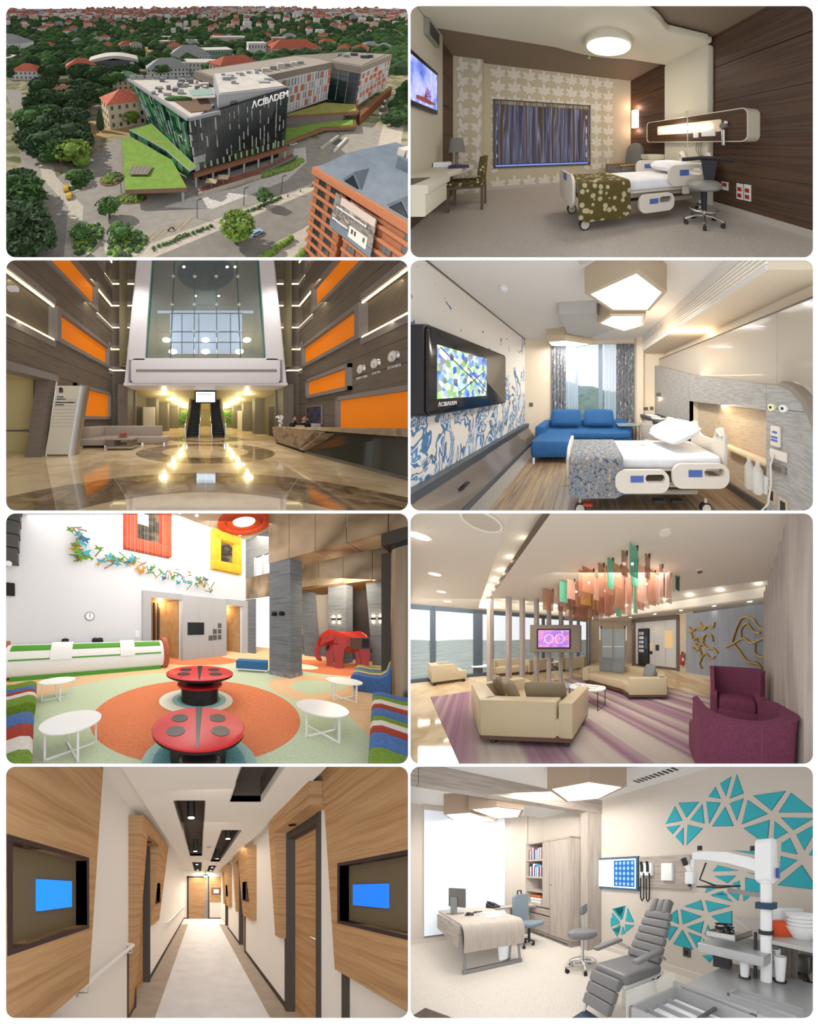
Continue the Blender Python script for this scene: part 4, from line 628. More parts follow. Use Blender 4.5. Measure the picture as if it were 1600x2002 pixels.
# side walls: planks, recessed bands with light lines and orange boxes
BZ = [(4.45, 5.8), (7.2, 8.6), (10.0, 11.4)]
def sidewall(sg, name):
    X = 6*sg; w = struct(name, B(min(X, X+sg*.3)+sg*.25, 4, 0 if sg > 0 else 3.0, max(X, X+sg*.3)+sg*.25, 15, 14).box(min(X, X+sg*.3)+sg*.25, 8.75, 0, max(X, X+sg*.3)+sg*.25, 15, 3.0), aw)
    zs = [0, .75, 1.5, 2.25, 3.0, 3.75, 4.45, 5.8, 6.5, 7.2, 8.6, 9.3, 10, 11.4, 12.6]
    for i in range(len(zs)-1):
        if (zs[i], zs[i+1]) in BZ: continue
        y0 = 8.75 if (sg < 0 and zs[i+1] <= 3.0) else 4
        for a, b in ((y0, 11.2), (11.2, 14.8)) : part(w, 'cladding', B(min(X, X+sg*.25), a+.006, zs[i]+.008, max(X, X+sg*.25), b-.006, zs[i+1]-.008), aw, sub=1.2)
    return w
wl3, wr3 = sidewall(-1, 'wall_left'), sidewall(1, 'wall_right')
for sg, side in ((-1, 'left'), (1, 'right')):
    X = 6*sg; rng = [[(9.4, 14.0)], [(7.2, 12.4)], [(11.2, 13.4)]] if sg < 0 else [[(9.1, 14.0)], [(6.2, 12.6)], [(11.6, 13.6)]]
    for (z0, z1), rs, hh in zip(BZ, rng, ('lowest', 'middle', 'upper')):
        for a, b in rs:
            t = thing('orange_light_box', f'long orange backlit box, {hh} band of the {side} wall', 'light box', (X, a, z0), group='orange backlit boxes'); m = lambda: MB().at(-X, -a, -z0); p_ = X-sg*.12
            part(t, 'frame', m().box(min(p_, X+sg*.25), a-.25, z0-.02, max(p_, X+sg*.25), a, z1+.02).box(min(p_, X+sg*.25), b, z0-.02, max(p_, X+sg*.25), b+.25, z1+.02).box(min(p_, X+sg*.25), a, z0-.02, max(p_, X+sg*.25), b, z0+.16).box(min(p_, X+sg*.25), a, z1-.16, max(p_, X+sg*.25), b, z1+.02), afr); part(t, 'panel', m().box(min(X+sg*.1, X+sg*.14), a, z0+.16, max(X+sg*.1, X+sg*.14), b, z1-.16), org)
        for a, b in ((4, rs[0][0]-.26), (rs[0][1]+.26, 14.8)):
            for z in (z0, z1): l_ = part(wl3 if sg < 0 else wr3, 'light_line', B(min(X, X+sg*.06), a, z-.04, max(X, X+sg*.06), b, z+.04), led)
            part(wl3 if sg < 0 else wr3, 'edge_profile', B(min(X-sg*.06, X+sg*.25), a, z1+.05, max(X-sg*.06, X+sg*.25), b, z1+.3).box(min(X-sg*.06, X+sg*.25), a, z0-.3, max(X-sg*.06, X+sg*.25), b, z0-.06), afr)
def obox(lab, sg, a, b, z0, z1):
    X = 6*sg; t = thing('orange_light_box', lab, 'light box', (X, a, z0)); p_ = X-sg*.2; m = lambda: MB().at(-X, -a, -z0); w = .17
    part(t, 'frame', m().box(min(p_, X), a, z0, max(p_, X), b, z0+w).box(min(p_, X), a, z1-w, max(p_, X), b, z1).box(min(p_, X), a, z0, max(p_, X), a+w, z1).box(min(p_, X), b-w, z0, max(p_, X), b, z1), afr); part(t, 'panel', m().box(min(X-sg*.02, X-sg*.05), a+w, z0+w, max(X-sg*.02, X-sg*.05), b-w, z1-w), org)
obox('orange backlit box beside the sign pillar', -1, 10.4, 14.2, 1.3, 2.95); obox('small orange backlit box below the clocks', 1, 9.4, 13.4, 2.5, 3.6); obox('large orange backlit box behind the reception desk', 1, 5.5, 10.3, .75, 2.3)
for sg, nm in ((-1, 'left'), (1, 'right')):
    e = struct(f'wall_end_{nm}', B(min(sg*4.5, sg*6.3), 14.8, 0, max(sg*4.5, sg*6.3), 15, 14), aw)
    for z in (4.45, 5.8, 7.2, 8.6, 10): part(e, 'light_line', B(min(sg*4.6, sg*6), 14.76, z-.03, max(sg*4.6, sg*6), 14.8, z+.03), led); part(e, 'edge_profile', B(min(sg*4.6, sg*6), 14.7, z+.04, max(sg*4.6, sg*6), 14.8, z+.25), afr)
    struct(f'column_{nm}', B(min(sg*4.6, sg*5.2), 13.6, 0, max(sg*4.6, sg*5.2), 14.8, 3.4), aw)
# white window bay
bay = thing('window_bay', 'white framed glazed bay hanging above the lobby passage', 'window bay', (0, 13, 3.3)); H0, H1 = 3.3, 10.6
bx_ = lambda z: 4.45-(z-H0)*.1; gx = lambda z: 3.38-(z-4.7)*.07
def fr(x0a, x1a, z0, x0b, x1b, z1, y0=12.75, y1=13.3): return MB().at(0, -13, -3.3).hexa([(x0a, y0, z0), (x1a, y0, z0), (x1a, y1, z0), (x0a, y1, z0)], [(x0b, y0, z1), (x1b, y0, z1), (x1b, y1, z1), (x0b, y1, z1)])
part(bay, 'lower_band', MB().at(0, -13, -3.3).prism(rrect(0, 4.0, 8.3, 1.4, .25), 'y', 12.75, 13.3), awh, bevel=.03); part(bay, 'soffit_band', fr(-4.6, 4.6, 3.2, -4.6, 4.6, 3.36, 12.9, 14.9), awh)
for s_ in (-1, 1): part(bay, 'side_frame', fr(s_*gx(4.7), s_*bx_(4.7), 4.6, s_*gx(10.6), s_*bx_(10.6), 10.6), awh); part(bay, 'outer_edge', fr(s_*bx_(3.3), s_*(bx_(3.3)+.18), 3.3, s_*bx_(10.6), s_*(bx_(10.6)+.18), 10.6, 13.1, 13.6), awh); part(bay, 'inner_jamb', fr(s_*(gx(4.7)-.06), s_*gx(4.7), 4.7, s_*(gx(10.6)-.06), s_*gx(10.6), 10.6, 12.9, 13.2), mat('jamb_green', '3E6E66', rough=.3))
part(bay, 'vent_strip', MB().at(0, -13, -3.3).box(-3.85, 12.73, 3.93, 3.95, 12.76, 4.07), mat('vent_grey2', '8E8A8C', rough=.5))
zr = [4.72, 6.25, 7.8, 9.4, 10.6]; ag = glass('atrium_glass', '9CB4C0', .16)
for i in range(5):
    for j in range(4):
        x0, x1 = -1+2*i/5, -1+2*(i+1)/5; za, zb = zr[j]+.012, zr[j+1]-.012; ga, gb = gx(za)-.05, gx(zb)-.05
        part(bay, 'pane', MB().at(0, -13, -3.3).hexa([(x0*ga+.012, 13.05, za), (x1*ga-.012, 13.05, za), (x1*ga-.012, 13.08, za), (x0*ga+.012, 13.08, za)], [(x0*gb+.012, 13.05, zb), (x1*gb-.012, 13.05, zb), (x1*gb-.012, 13.08, zb), (x0*gb+.012, 13.08, zb)]), ag)
for i in range(1, 5):
    x = -1+2*i/5; part(bay, 'glass_fin', fr(x*gx(4.7)-.02, x*gx(4.7)+.02, 4.7, x*gx(10.6)-.02, x*gx(10.6)+.02, 10.6, 13.1, 13.4), mat('fin_green', '2E5A54', rough=.2))
    for z in zr[1:4]: part(bay, 'spider_fitting', MB().at(x*gx(z), 0, z-3.3).box(-.1, -.02, -.015, .1, .1, .015).box(-.015, -.02, -.1, .015, .1, .1), chrome)
# upper storey seen through the glass
up = struct('upper_room', B(-5, 13.6, 4.4, 5, 24, 4.5).box(-5.1, 13.6, 4.4, -5, 24, 15).box(5, 13.6, 4.4, 5.1, 24, 15).box(-5, 23.9, 4.4, 5, 24, 8.1).box(-5, 23.9, 8.1, -3.7, 24, 12.3).box(3.8, 23.9, 8.1, 5, 24, 12.3).box(-5, 23.9, 13.2, 5, 24, 15.2), mat('upper_olive', '7A7256', rough=.6)); up['label'] = 'upper gallery room behind the glazed bay'
part(up, 'ceiling_panel', B(-5, 13.6, 12.6, 5, 23.9, 12.7), mat('upper_ceiling', '6E6654', rough=.6)); part(up, 'dark_dome', MB().at(0, 18, 12.58).cyl((0, 0, 0), 2.2, .03, 40), mat('dome_dark', '2A2826', rough=.6)); part(up, 'dome_lamp', MB().at(0, 18, 12.3).ball((0, 0, 0), .4), mat('dome_brown', '4E3A2C'))
mu = mat('mullion_dark', '4A4C4E', rough=.4)
for x in (-2.45, -.7, 1.15, 2.6): part(up, 'mullion', B(x-.04, 23.85, 8.1, x+.04, 23.95, 12.3), mu)
for z in (9.3, 10.4, 12.3): part(up, 'transom', B(-3.7, 23.85, z-.04, 3.8, 23.95, z+.04), mu)
part(up, 'sky_pane', B(-5, 23.95, 8.1, 5, 23.97, 13.2), glass('sky_pane', 'A8C4F0', .5))
for x, y, z in ((-3.4, 20, 8.2), (0, 20, 8.2), (3.6, 20, 8.2), (-2.7, 19, 6.9), (0, 19, 6.9), (2.8, 19, 6.9)): part(up, 'pendant_lamp', MB().at(x, y, z).ball((0, 0, 0), (.35, .35, .18), 14, 7), lampw)
for x, y in ((-1.6, 17), (-1.2, 16), (1.6, 17), (2.2, 17), (-.9, 21), (1.2, 21)): part(up, 'ceiling_spot', MB().at(x, y, 12.55).cyl((0, 0, 0), .1, .03, 10), lampw)
# passage below: ceiling, side walls, lamps, escalators
ps = struct('ceiling', B(-6.2, 14.9, 3.2, 6.2, 44, 3.3), mat('passage_ceiling', 'CFC29A', rough=.6)); struct('wall_passage_left', B(-5.3, 15, 0, -5.2, 44, 3.2), olv); struct('wall_passage_right', B(5.2, 15, 0, 5.3, 44, 3.2), olv); struct('wall_passage_end', B(-5.2, 43, 0, 5.2, 43.2, 3.2), mat('passage_end', '8A8058', rough=.6))
for sg, nm in ((-1, 'left'), (1, 'right')):
    for k, (y, w) in enumerate(((20.5, 1.2), (25.5, 1.3), (33, 1.4))): s_ = struct(f'column_passage_{nm}', B(min(sg*5.2, sg*(4.4-.2*k)), y, 0, max(sg*5.2, sg*(4.4-.2*k)), y+w, 3.2), mat('passage_column', '6A6250', rough=.5))
    for k in range(2):
        t = thing('lit_wall_panel', f'{"near" if k == 0 else "far"} cream ribbed wall panel on the {nm} of the passage', 'wall panel', (sg*5.15, 22+5.2*k, 0))
        for j in range(5): part(t, 'rib', B(min(0, -sg*.08), 0, .1+.6*j, max(0, -sg*.08), 3.0, .62+.6*j), mat('panel_lit_cream', 'C9C08E', rough=.4, emit=.12))
    t = thing('door', f'dark doorway on the {nm} of the passage', 'door', (sg*5.18, 17, 0)); part(t, 'leaf', B(min(0, -sg*.05), 0, 0, max(0, -sg*.05), 1.6, 2.3), mat('door_dark', '3A342A', rough=.5)); part(t, 'frame', B(min(0, -sg*.08), -.12, 0, max(0, -sg*.08), 0, 2.4).box(min(0, -sg*.08), 1.6, 0, max(0, -sg*.08), 1.72, 2.4).box(min(0, -sg*.08), -.12, 2.3, max(0, -sg*.08), 1.72, 2.4), aw)
    t = thing('wall_planting', f'green planted wall on the {nm} at the passage end', 'plants', (sg*3.2, 36, .5)); rn = random.Random(8); m = MB()
    for k in range(60): m.at(rn.uniform(-.8, .8), rn.uniform(-.3, .3), rn.uniform(0, 2), rn.random()*6).ball((0, 0, 0), (.22, .22, .16), 6, 4)
    fo = part(t, 'foliage', m, mat('leaf_green', '2E5A1E', '4A7A2A', sc=(3, 3, 3), rough=.8), smooth=False); fo['kind'] = 'stuff'; part(t, 'planter', B(-1, -.4, -.5, 1, .4, 0), olv)
    single('info_board', f'white information board on the {nm} side of the passage', 'sign', MB().cb((0, 0, 1.15), (.95, .12, 2.3)), mat('board_cream', 'D2C9AE', rough=.5), (-4.55, 18.6, 0) if sg < 0 else (4.15, 26.5, 0))
lm = mat('passage_lamp', 'FFF4D0', emit=9)
for k, (x, y) in enumerate(((3.1, 16.6), (3.3, 21.4), (3.35, 25), (3.3, 29), (3.3, 33), (3.3, 37))):
    for s_ in (-1, 1): t = thing('ceiling_light', f'round passage ceiling lamp, {["first", "second", "third", "fourth", "fifth", "sixth"][k]} on the {"left" if s_ < 0 else "right"}', 'lamp', (s_*x, y, 3.2), group='passage lamps'); part(t, 'ring', MB().cyl((0, 0, -.03), .38, .03, 22), awh); part(t, 'diffuser', MB().cyl((0, 0, -.05), .32, .02, 22), lm)
[point((s_*3, y, 2.9), p_, (1, .88, .55), .04) for s_ in (-1, 1) for y, p_ in ((16.6, 4), (21.4, 3.5), (27, 3), (34, 2.5))]
blke = mat('escalator_black', '1C1A1A', rough=.5)
for s_, lab in ((-1, 'left escalator rising behind the display'), (1, 'right escalator rising behind the display')):
    cx = s_*.92; t = thing('escalator', lab, 'escalator', (cx, 16.3, 0)); part(t, 'truss', MB().prism([(0, -.02), (.6, -.02), (7, 3.5), (7, 2.9), (1.2, -.02)], 'x', -.42, .42), blke)
    for k in range(17): part(t, 'step', B(-.4, .5+.38*k, .02+.2*k, .4, .9+.38*k, .2+.2*k), blke)
    for q in (-1, 1): part(t, 'balustrade', MB().prism([(-.2, .0), (.4, 0), (7, 3.4), (7, 4.2), (.3, .95), (-.2, .9)], 'x', q*.5-.02, q*.5+.02), glass('escalator_glass', 'C8CDA8', .55, .1)); part(t, 'handrail', MB().tube([(q*.5, -.25, .3), (q*.5, -.35, .7), (q*.5, -.15, .95), (q*.5, .35, 1.0), (q*.5, 7, 4.25)], .05, 8), chrome); part(t, 'skirt', MB().prism([(-.2, 0), (.5, 0), (7, 3.4), (7, 3.65), (.4, .3), (-.2, .25)], 'x', q*.46-.03, q*.46+.03), steel)
ds = thing('hanging_display', 'bright display screen hanging above the escalators', 'screen', (0, 15, 2.35)); part(ds, 'case', B(-.7, 0, 0, .7, .12, .82), blke, bevel=.02); part(ds, 'screen', B(-.62, -.01, .08, .62, 0, .74), mat('display_white', 'D8F0FF', emit=1.6)); part(ds, 'hanger', B(-.04, .03, .82, .04, .09, .9), blke); part(ds, 'lettering', scribble(MB().at(0, -.012, .56), 1.0, .09, 0, random.Random(1)), mat('display_ink', '8AA0B4'))
# doorway at the left
dw = thing('doorway', 'leaning bronze doorway frame at the left edge', 'doorway', (-6, 8.2, 0)); part(dw, 'jamb', MB().at(6, -8.2).hexa([(-5.7, 7.9, 0), (-6.2, 7.9, 0), (-6.2, 8.25, 0), (-5.7, 8.25, 0)], [(-5.75, 8.6, 2.95), (-6.3, 8.6, 2.95), (-6.3, 8.95, 2.95), (-5.75, 8.95, 2.95)]), aw, sub=.8); part(dw, 'jamb_trim', MB().at(6, -8.2).hexa([(-5.66, 8.2, 0), (-5.7, 8.2, 0), (-5.7, 8.3, 0), (-5.66, 8.3, 0)], [(-5.71, 8.9, 2.95), (-5.75, 8.9, 2.95), (-5.75, 9.0, 2.95), (-5.71, 9.0, 2.95)]), chrome); part(dw, 'lintel', MB().at(6, -8.2).box(-6.3, 5, 2.75, -5.7, 8.9, 3.0), afr)
struct('wall_side_room', B(-8.6, 4, 0, -8.5, 9.4, 3), crn); struct('wall_side_room_end', B(-8.6, 9.3, 0, -6.3, 9.4, 3), crn); struct('ceiling_side_room', B(-8.6, 4, 2.9, -6.3, 9.4, 3), crn); point((-7.4, 7.5, 2.4), 14, (1, .85, .5), .2); struct('trim_1', B(-8.5, 9.25, .82, -6.3, 9.3, .88), aw)
# leaning sign pillar
sp = thing('sign_pillar', 'tall leaning cream sign pillar with black lettering', 'sign', (-5.3, 8.2, 0)); ln_ = lambda z: .17*z
part(sp, 'body', MB().hexa([(-.42, 0, .05), (.4, 0, .05), (.4, .3, .05), (-.42, .3, .05)], [(-.42+ln_(2.5), 0, 2.5), (.4+ln_(2.5), 0, 2.5), (.4+ln_(2.5), .3, 2.5), (-.42+ln_(2.5), .3, 2.5)]), mat('pillar_cream', 'D0C9B8', rough=.4)); part(sp, 'metal_side', MB().hexa([(.4, 0, .0), (.56, .1, .0), (.56, .4, .0), (.4, .3, .0)], [(.4+ln_(2.5), 0, 2.5), (.56+ln_(2.5), .1, 2.5), (.56+ln_(2.5), .4, 2.5), (.4+ln_(2.5), .3, 2.5)]), steel)
for k in range(9): z = 1.05+.12*k; part(sp, 'groove', MB().box(-.42+ln_(z), -.006, z, .4+ln_(z), -.001, z+.01), mat('groove_grey', '9C968A'))
ink = mat('sign_ink', '1E1C1A', rough=.5)
rs_ = random.Random(3)
for z, h, w, dx in ((2.08, .05, .22, -.22), (2.0, .05, .32, -.18), (1.88, .055, .68, -.02), (1.8, .05, .3, -.2)): part(sp, 'lettering', scribble(MB().at(ln_(z)+dx, -.006, z), w, h, 0, rs_), ink)
part(sp, 'emblem', MB().at(ln_(2.3)-.24, -.008, 2.25).box(-.07, 0, 0, -.03, .006, .18).box(-.02, 0, 0, .02, .006, .2).box(.03, 0, 0, .07, .006, .15).box(-.06, 0, .13, .07, .006, .16), ink)
# corner sofa, low table with red flowers
sf3 = thing('corner_sofa', 'long taupe leather corner sofa along the left wall', 'sofa', (-4, 12, 0)); q = lambda: MB().at(4, -12)
part(sf3, 'seat', q().box(-5.75, 10.3, .12, -4.4, 11.6, .42), leath, bevel=.04); part(sf3, 'seat', q().box(-4.4, 11.6, .12, -1.95, 12.6, .42), leath, bevel=.04); part(sf3, 'back', q().box(-5.9, 10.9, .4, -5.5, 12.9, .95), leath, bevel=.05); part(sf3, 'back', q().box(-5.5, 12.5, .4, -2.4, 12.9, .95), leath, bevel=.05); part(sf3, 'seat', q().box(-5.75, 11.6, .12, -4.4, 12.6, .42), leath, bevel=.04)
for x, y in ((-5.6, 10.4), (-4.5, 10.4), (-2.1, 11.7), (-3.2, 11.7)): part(sf3, 'foot', q().box(x-.05, y-.05, 0, x+.05, y+.05, .12), chrome)
ct3 = thing('coffee_table', 'low taupe coffee table with open shelf', 'table', (-3.65, 10.2, 0)); part(ct3, 'top', B(-.62, -.45, .42, .55, .45, .5), leath, bevel=.01); part(ct3, 'shelf', B(-.62, -.45, .06, .55, .45, .14), leath, bevel=.01); part(ct3, 'side', B(-.6, -.4, .14, -.25, .4, .42), aw); part(ct3, 'side', B(.3, -.4, .14, .5, .4, .42), aw)
fw = thing('flower_bowl', 'bowl of red flowers on the coffee table', 'flowers', (-3.6, 10.1, .5)); part(fw, 'bowl', MB().lathe([(.05, 0), (.2, .05), (.24, .09), (.2, .07)], n=20), leath); rn = random.Random(4)
for k in range(14): a = rn.random()*6.3; r = rn.random()*.18; part(fw, 'bloom', MB().ball((r*cos(a), r*sin(a), .11+rn.random()*.05), .05, 7, 5), mat('bloom_red', 'B02A1C', rough=.6))
part(fw, 'stem', MB().tube([(.05, 0, .1), (.08, 0, .32)], .008), aw)
# reception desk: folded stone block, cantilever slab, dark glass front
rd3 = thing('reception_desk', 'folded beige stone reception desk with dark glass front', 'desk', (3.8, 9, 0)); q = lambda: MB().at(-3.8, -9); stn = mat('desk_stone', '8C7660', ['9C866E', '7C6852'], rough=.25, sc=(1.5, 1.5, 3), detail=6, lo=.35, hi=.65)
part(rd3, 'stone_block', q().prism([(12.4, .12), (9.2, .12), (7.6, .72), (7.6, .9), (12.6, .9)], 'x', 3.75, 3.95), stn); part(rd3, 'stone_end', q().hexa([(3.75, 12.4, .12), (5.6, 12.4, .12), (5.6, 12.6, .12), (3.75, 12.6, .12)], [(3.7, 12.6, .9), (5.6, 12.6, .9), (5.6, 12.8, .9), (3.7, 12.8, .9)]), stn); part(rd3, 'slab', q().hexa([(3.75, 12.6, .86), (3.8, 4, .97), (5.0, 4, .97), (4.6, 12.6, .86)], [(3.75, 12.6, .9), (3.8, 4, 1.13), (5.0, 4, 1.13), (4.6, 12.6, .9)]), stn, bevel=.01)
part(rd3, 'folded_strut', q().hexa([(3.75, 9.3, .1), (4.5, 9.3, .1), (4.5, 8.6, .1), (3.75, 8.9, .1)], [(3.75, 8.0, .86), (4.5, 8.0, .86), (4.5, 7.4, .86), (3.75, 7.4, .86)]), stn); part(rd3, 'plinth', q().box(3.8, 8.9, 0, 4.5, 12.3, .12), blke); part(rd3, 'glass_front', q().hexa([(3.85, 9.2, .02), (4.42, 4, .02), (4.46, 4, .02), (3.9, 9.2, .02)], [(4.0, 9.2, .86), (4.5, 4, .96), (4.54, 4, .96), (4.04, 9.2, .86)]), mat('desk_dark_glass', '3A3A30', rough=.08, coat=.5)); part(rd3, 'kick_strip', q().hexa([(3.8, 9.2, 0), (4.38, 4, 0), (4.42, 4, 0), (3.84, 9.2, 0)], [(3.8, 9.2, .08), (4.38, 4, .08), (4.42, 4, .08), (3.84, 9.2, .08)]), aw)
for k, (y, z, tx) in enumerate(((8.82, 3.23, 'NEW YORK'), (8.08, 3.26, 'TOKYO'), (7.3, 3.3, 'ISTANBUL'))):
    t = thing('wall_clock', ['round clock farthest along the right wall', 'round clock in the middle of the three', 'round clock nearest the viewer on the right wall'][k], 'clock', (6, y, z), group='world time clocks'); part(t, 'rim', MB().tube([(-.08, 0, 0), (0, 0, 0)], .19, 28), chrome); part(t, 'face', MB().tube([(-.09, 0, 0), (-.08, 0, 0)], .165, 28), mat('clock_face', 'E8E6E2', rough=.4)); part(t, 'hands', MB().bar((-.096, 0, 0), (-.096, .1, .03), .012, .006).bar((-.096, 0, 0), (-.096, -.03, -.12), .012, .006), ink)
    for h in range(12): part(t, 'hour_mark', MB().at(-.094, .14*cos(h*pi/6), .14*sin(h*pi/6)).box(-.003, -.008, -.008, .003, .008, .008), ink)
    part(t, 'lettering', MB().at(-.01, 0, -.36, -pi/2, pi/2).text(tx, .12, .01), awh)
# two receptionists behind the desk
suit = mat('black_jacket', '14141A', rough=.8); skin = mat('skin_tone', 'B98468', rough=.55); hair = mat('dark_hair', '1C1410', rough=.6); shirt = mat('white_shirt', 'D8D8DA', rough=.7)
def person(lab, loc, rz, lean, hand):
    t = thing('person', lab, 'person', loc, rz); m = MB()
    def sect(c, rx, ry, n=14): return [(c[0]+rx*cos(2*pi*k/n), c[1]+ry*sin(2*pi*k/n), c[2]) for k in range(n)]
    hx = lean; body = [sect((0, .05, 0), .17, .13), sect((0, .04, .15), .16, .12), sect((hx*.3, 0, .35), .2, .13), sect((hx*.5, -.03, .48), .21, .12), sect((hx*.6, -.04, .55), .15, .1), sect((hx*.7, -.05, .59), .065, .065), sect((hx*.8, -.06, .65), .058, .06)]
    part(t, 'jacket', m.loft(body), suit); part(t, 'collar', MB().loft([sect((hx*.72, -.055, .585), .075, .075), sect((hx*.74, -.055, .615), .066, .066)]), shirt)
    hc = (hx, -.09, .77); head = MB().loft([sect((hx*.8, -.07, .64), .056, .058), sect((hx*.95, -.09, .68), .062, .075), sect((hx, -.095, .72), .074, .09), sect((hx, -.09, .78), .08, .1), sect((hx, -.085, .84), .072, .09), sect((hx, -.08, .88), .04, .05)])
    head.at(hx, -.19, .745).prism([(-.014, -.02), (.014, -.02), (.004, .03)], 'y', -.025, .02)
    for s_ in (-1, 1): head.at(hx+s_*.082, -.08, .76).ball((0, 0, 0), (.012, .02, .03), 6, 4)
    head.m = Matrix(); part(t, 'head', head, skin); part(t, 'hair', MB().loft([sect((hx, -.065, .775), .086, .095), sect((hx, -.06, .84), .086, .1), sect((hx, -.07, .89), .07, .09), sect((hx, -.075, .92), .03, .04)]), hair)
    for s_ in (-1, 1): part(t, 'eye', MB().at(hx+s_*.03, -.185, .785).ball((0, 0, 0), (.012, .008, .007), 6, 4), ink)
    part(t, 'mouth', MB().at(hx, -.187, .7).box(-.022, -.004, -.004, .022, .004, .004), mat('lip', '8A4A40'))
    for s_ in (-1, 1):
        up_ = hand == s_; sh_ = (hx*.5+s_*.2, -.03, .46); elb = (hx+s_*.26, -.26, .26); wr_ = (hx+s_*.07, -.24, .66) if up_ else (hx+s_*.1, -.42, .3)
        part(t, 'sleeve', MB().tube([sh_, elb, wr_], [.065, .052, .038], 10), suit); hd = MB(); d_ = Vector((0, -.02, .07)) if up_ else Vector((-s_*.03, -.08, .0)); w_ = Vector(wr_)
        hd.ball(tuple(w_+d_*.5), (.036, .03, .04), 8, 6)
        for f in range(4): b_ = w_+d_*.9+Vector(((f-1.5)*.016, 0, 0)); L_ = (.045, .055, .05, .04)[f]; e_ = b_+d_.normalized()*L_; hd.tube([b_, (b_+e_)/2+Vector((0, -.008, 0)), e_+Vector((0, .006, -.004))], .0085, 6)
        hd.tube([w_+d_*.4+Vector((-s_*.03, 0, 0)), w_+d_*.7+Vector((-s_*.055, -.01, 0)), w_+d_*1.1+Vector((-s_*.05, -.01, 0))], .0095, 6); part(t, 'hand', hd, skin)
    return t
person('receptionist in black jacket resting head on hand, farther left', (4.35, 11.4, .58), .25, .0, -1); person('receptionist in black jacket with hand at face, nearer right', (4.5, 10.6, .58), .35, -.05, 1)
t = thing('flower_vase', 'white orchid in a small vase on the desk end', 'flowers', (3.95, 12.2, .9)); part(t, 'vase', MB().lathe([(.05, 0), (.07, .1), (.04, .18)], n=14), awh); rn = random.Random(6); part(t, 'stem', MB().tube([(0, 0, .15), (-.05, 0, .4), (.1, 0, .55)], .01), mat('stem_green', '4A6A2A'))
for k in range(16): part(t, 'petal', MB().at(rn.uniform(-.2, .2), rn.uniform(-.1, .1), rn.uniform(.2, .6)).ball((0, 0, 0), (.06, .04, .05), 6, 4), sheet)
single('desk_sign', 'small tan name stand on the reception desk', 'sign', MB().prism([(-.04, 0), (.06, 0), (.0, .14)], 'x', -.28, .28), mat('sign_tan', 'A88A68'), (4.0, 9.75, .92), -1.3); single('notebook_pile', 'white papers on the reception desk', 'papers', MB().cb((0, 0, .02), (.4, .3, .03)), sheet, (3.95, 10.9, .89), .4); single('card_box', 'pale grey card box at the right of the receptionists', 'box', MB().cb((0, 0, .12), (.3, .25, .22)), mat('box_grey', 'A8A8AC'), (4.75, 9.9, .88), .3, bevel=.02)
ps_ = thing('framed_poster', 'framed poster of a dark portrait behind the receptionists', 'poster', (5.94, 12.6, 1.55)); part(ps_, 'frame', B(-.04, -.9, -.5, .02, .9, .5), afr); part(ps_, 'print', B(-.05, -.82, -.44, -.04, .82, .44), mat('poster_print', '1A2038', ['2E3A5E', '5A4634', '141824'], sc=(2, 2, 3), rough=.4, lo=.3, hi=.7), sub=.3)
single('security_camera', 'small pale camera at the upper left edge', 'camera', MB().tube([(0, 0, 0), (.25, -.05, -.03)], .09, 10), awh, (-6, 7.05, 5.3)); 
# fill spots and points added without fittings, then the LED lines
[spot((x, y, z), (x*.8, y, 0), p_, 110, (1, .95, .85), .8, .1) for x in (-3.2, 0, 3.2) for y, z, p_ in ((6.5, 5.4, 60), (10.5, 8.2, 85))]; [point((x, 17, 8), 7, (1, .93, .75), .05) for x in (-3, 3)]
for s_ in (-1, 1):
    for z, y in ((4.4, 7.3), (5.7, 7.3), (7.15, 11.5), (8.5, 11.8)): area((s_*5.9, y, z), .05, 1.6, (1, .92, .6), (s_*6.0, y, z-1), 1.2, 'led_line_light')
# ================================================================ bright patient room
ST = Stage(WIN[3], (1147, 760), 425, 1.4, near=1.75, deep=8)
bge = mat('beige_wall', 'DCCBB2', rough=.6); wht = mat('ceiling_white', 'DCD6CE', rough=.7, spec=.2); gst = mat('grey_slant_wood', '9A9690', ['A8A49E', '908C86', 'A29E98'], rough=.45, sc=(2, 7, 46), lo=.3, hi=.7, detail=5)
plk = mat('floor_plank', '8A7257', ['A08868', '776250', '94806A'], rough=.4, sc=(14, .8, 14), lo=.3, hi=.7, detail=4, dist=.3); glossb = mat('gloss_beige', 'B5A999', rough=.12, coat=.5); navy2 = mat('sofa_blue', '1E5488', '275F94', sc=(30, 30, 30), rough=.75)
gtrim = mat('grey_trim', '5E5852', rough=.4); lampp = mat('panel_lamp', 'FFFDF6', emit=2.2); lampb = mat('lamp_box_beige', 'B9A68C', rough=.6); lampg = mat('lamp_box_grey', 'B8B3AC', rough=.5)
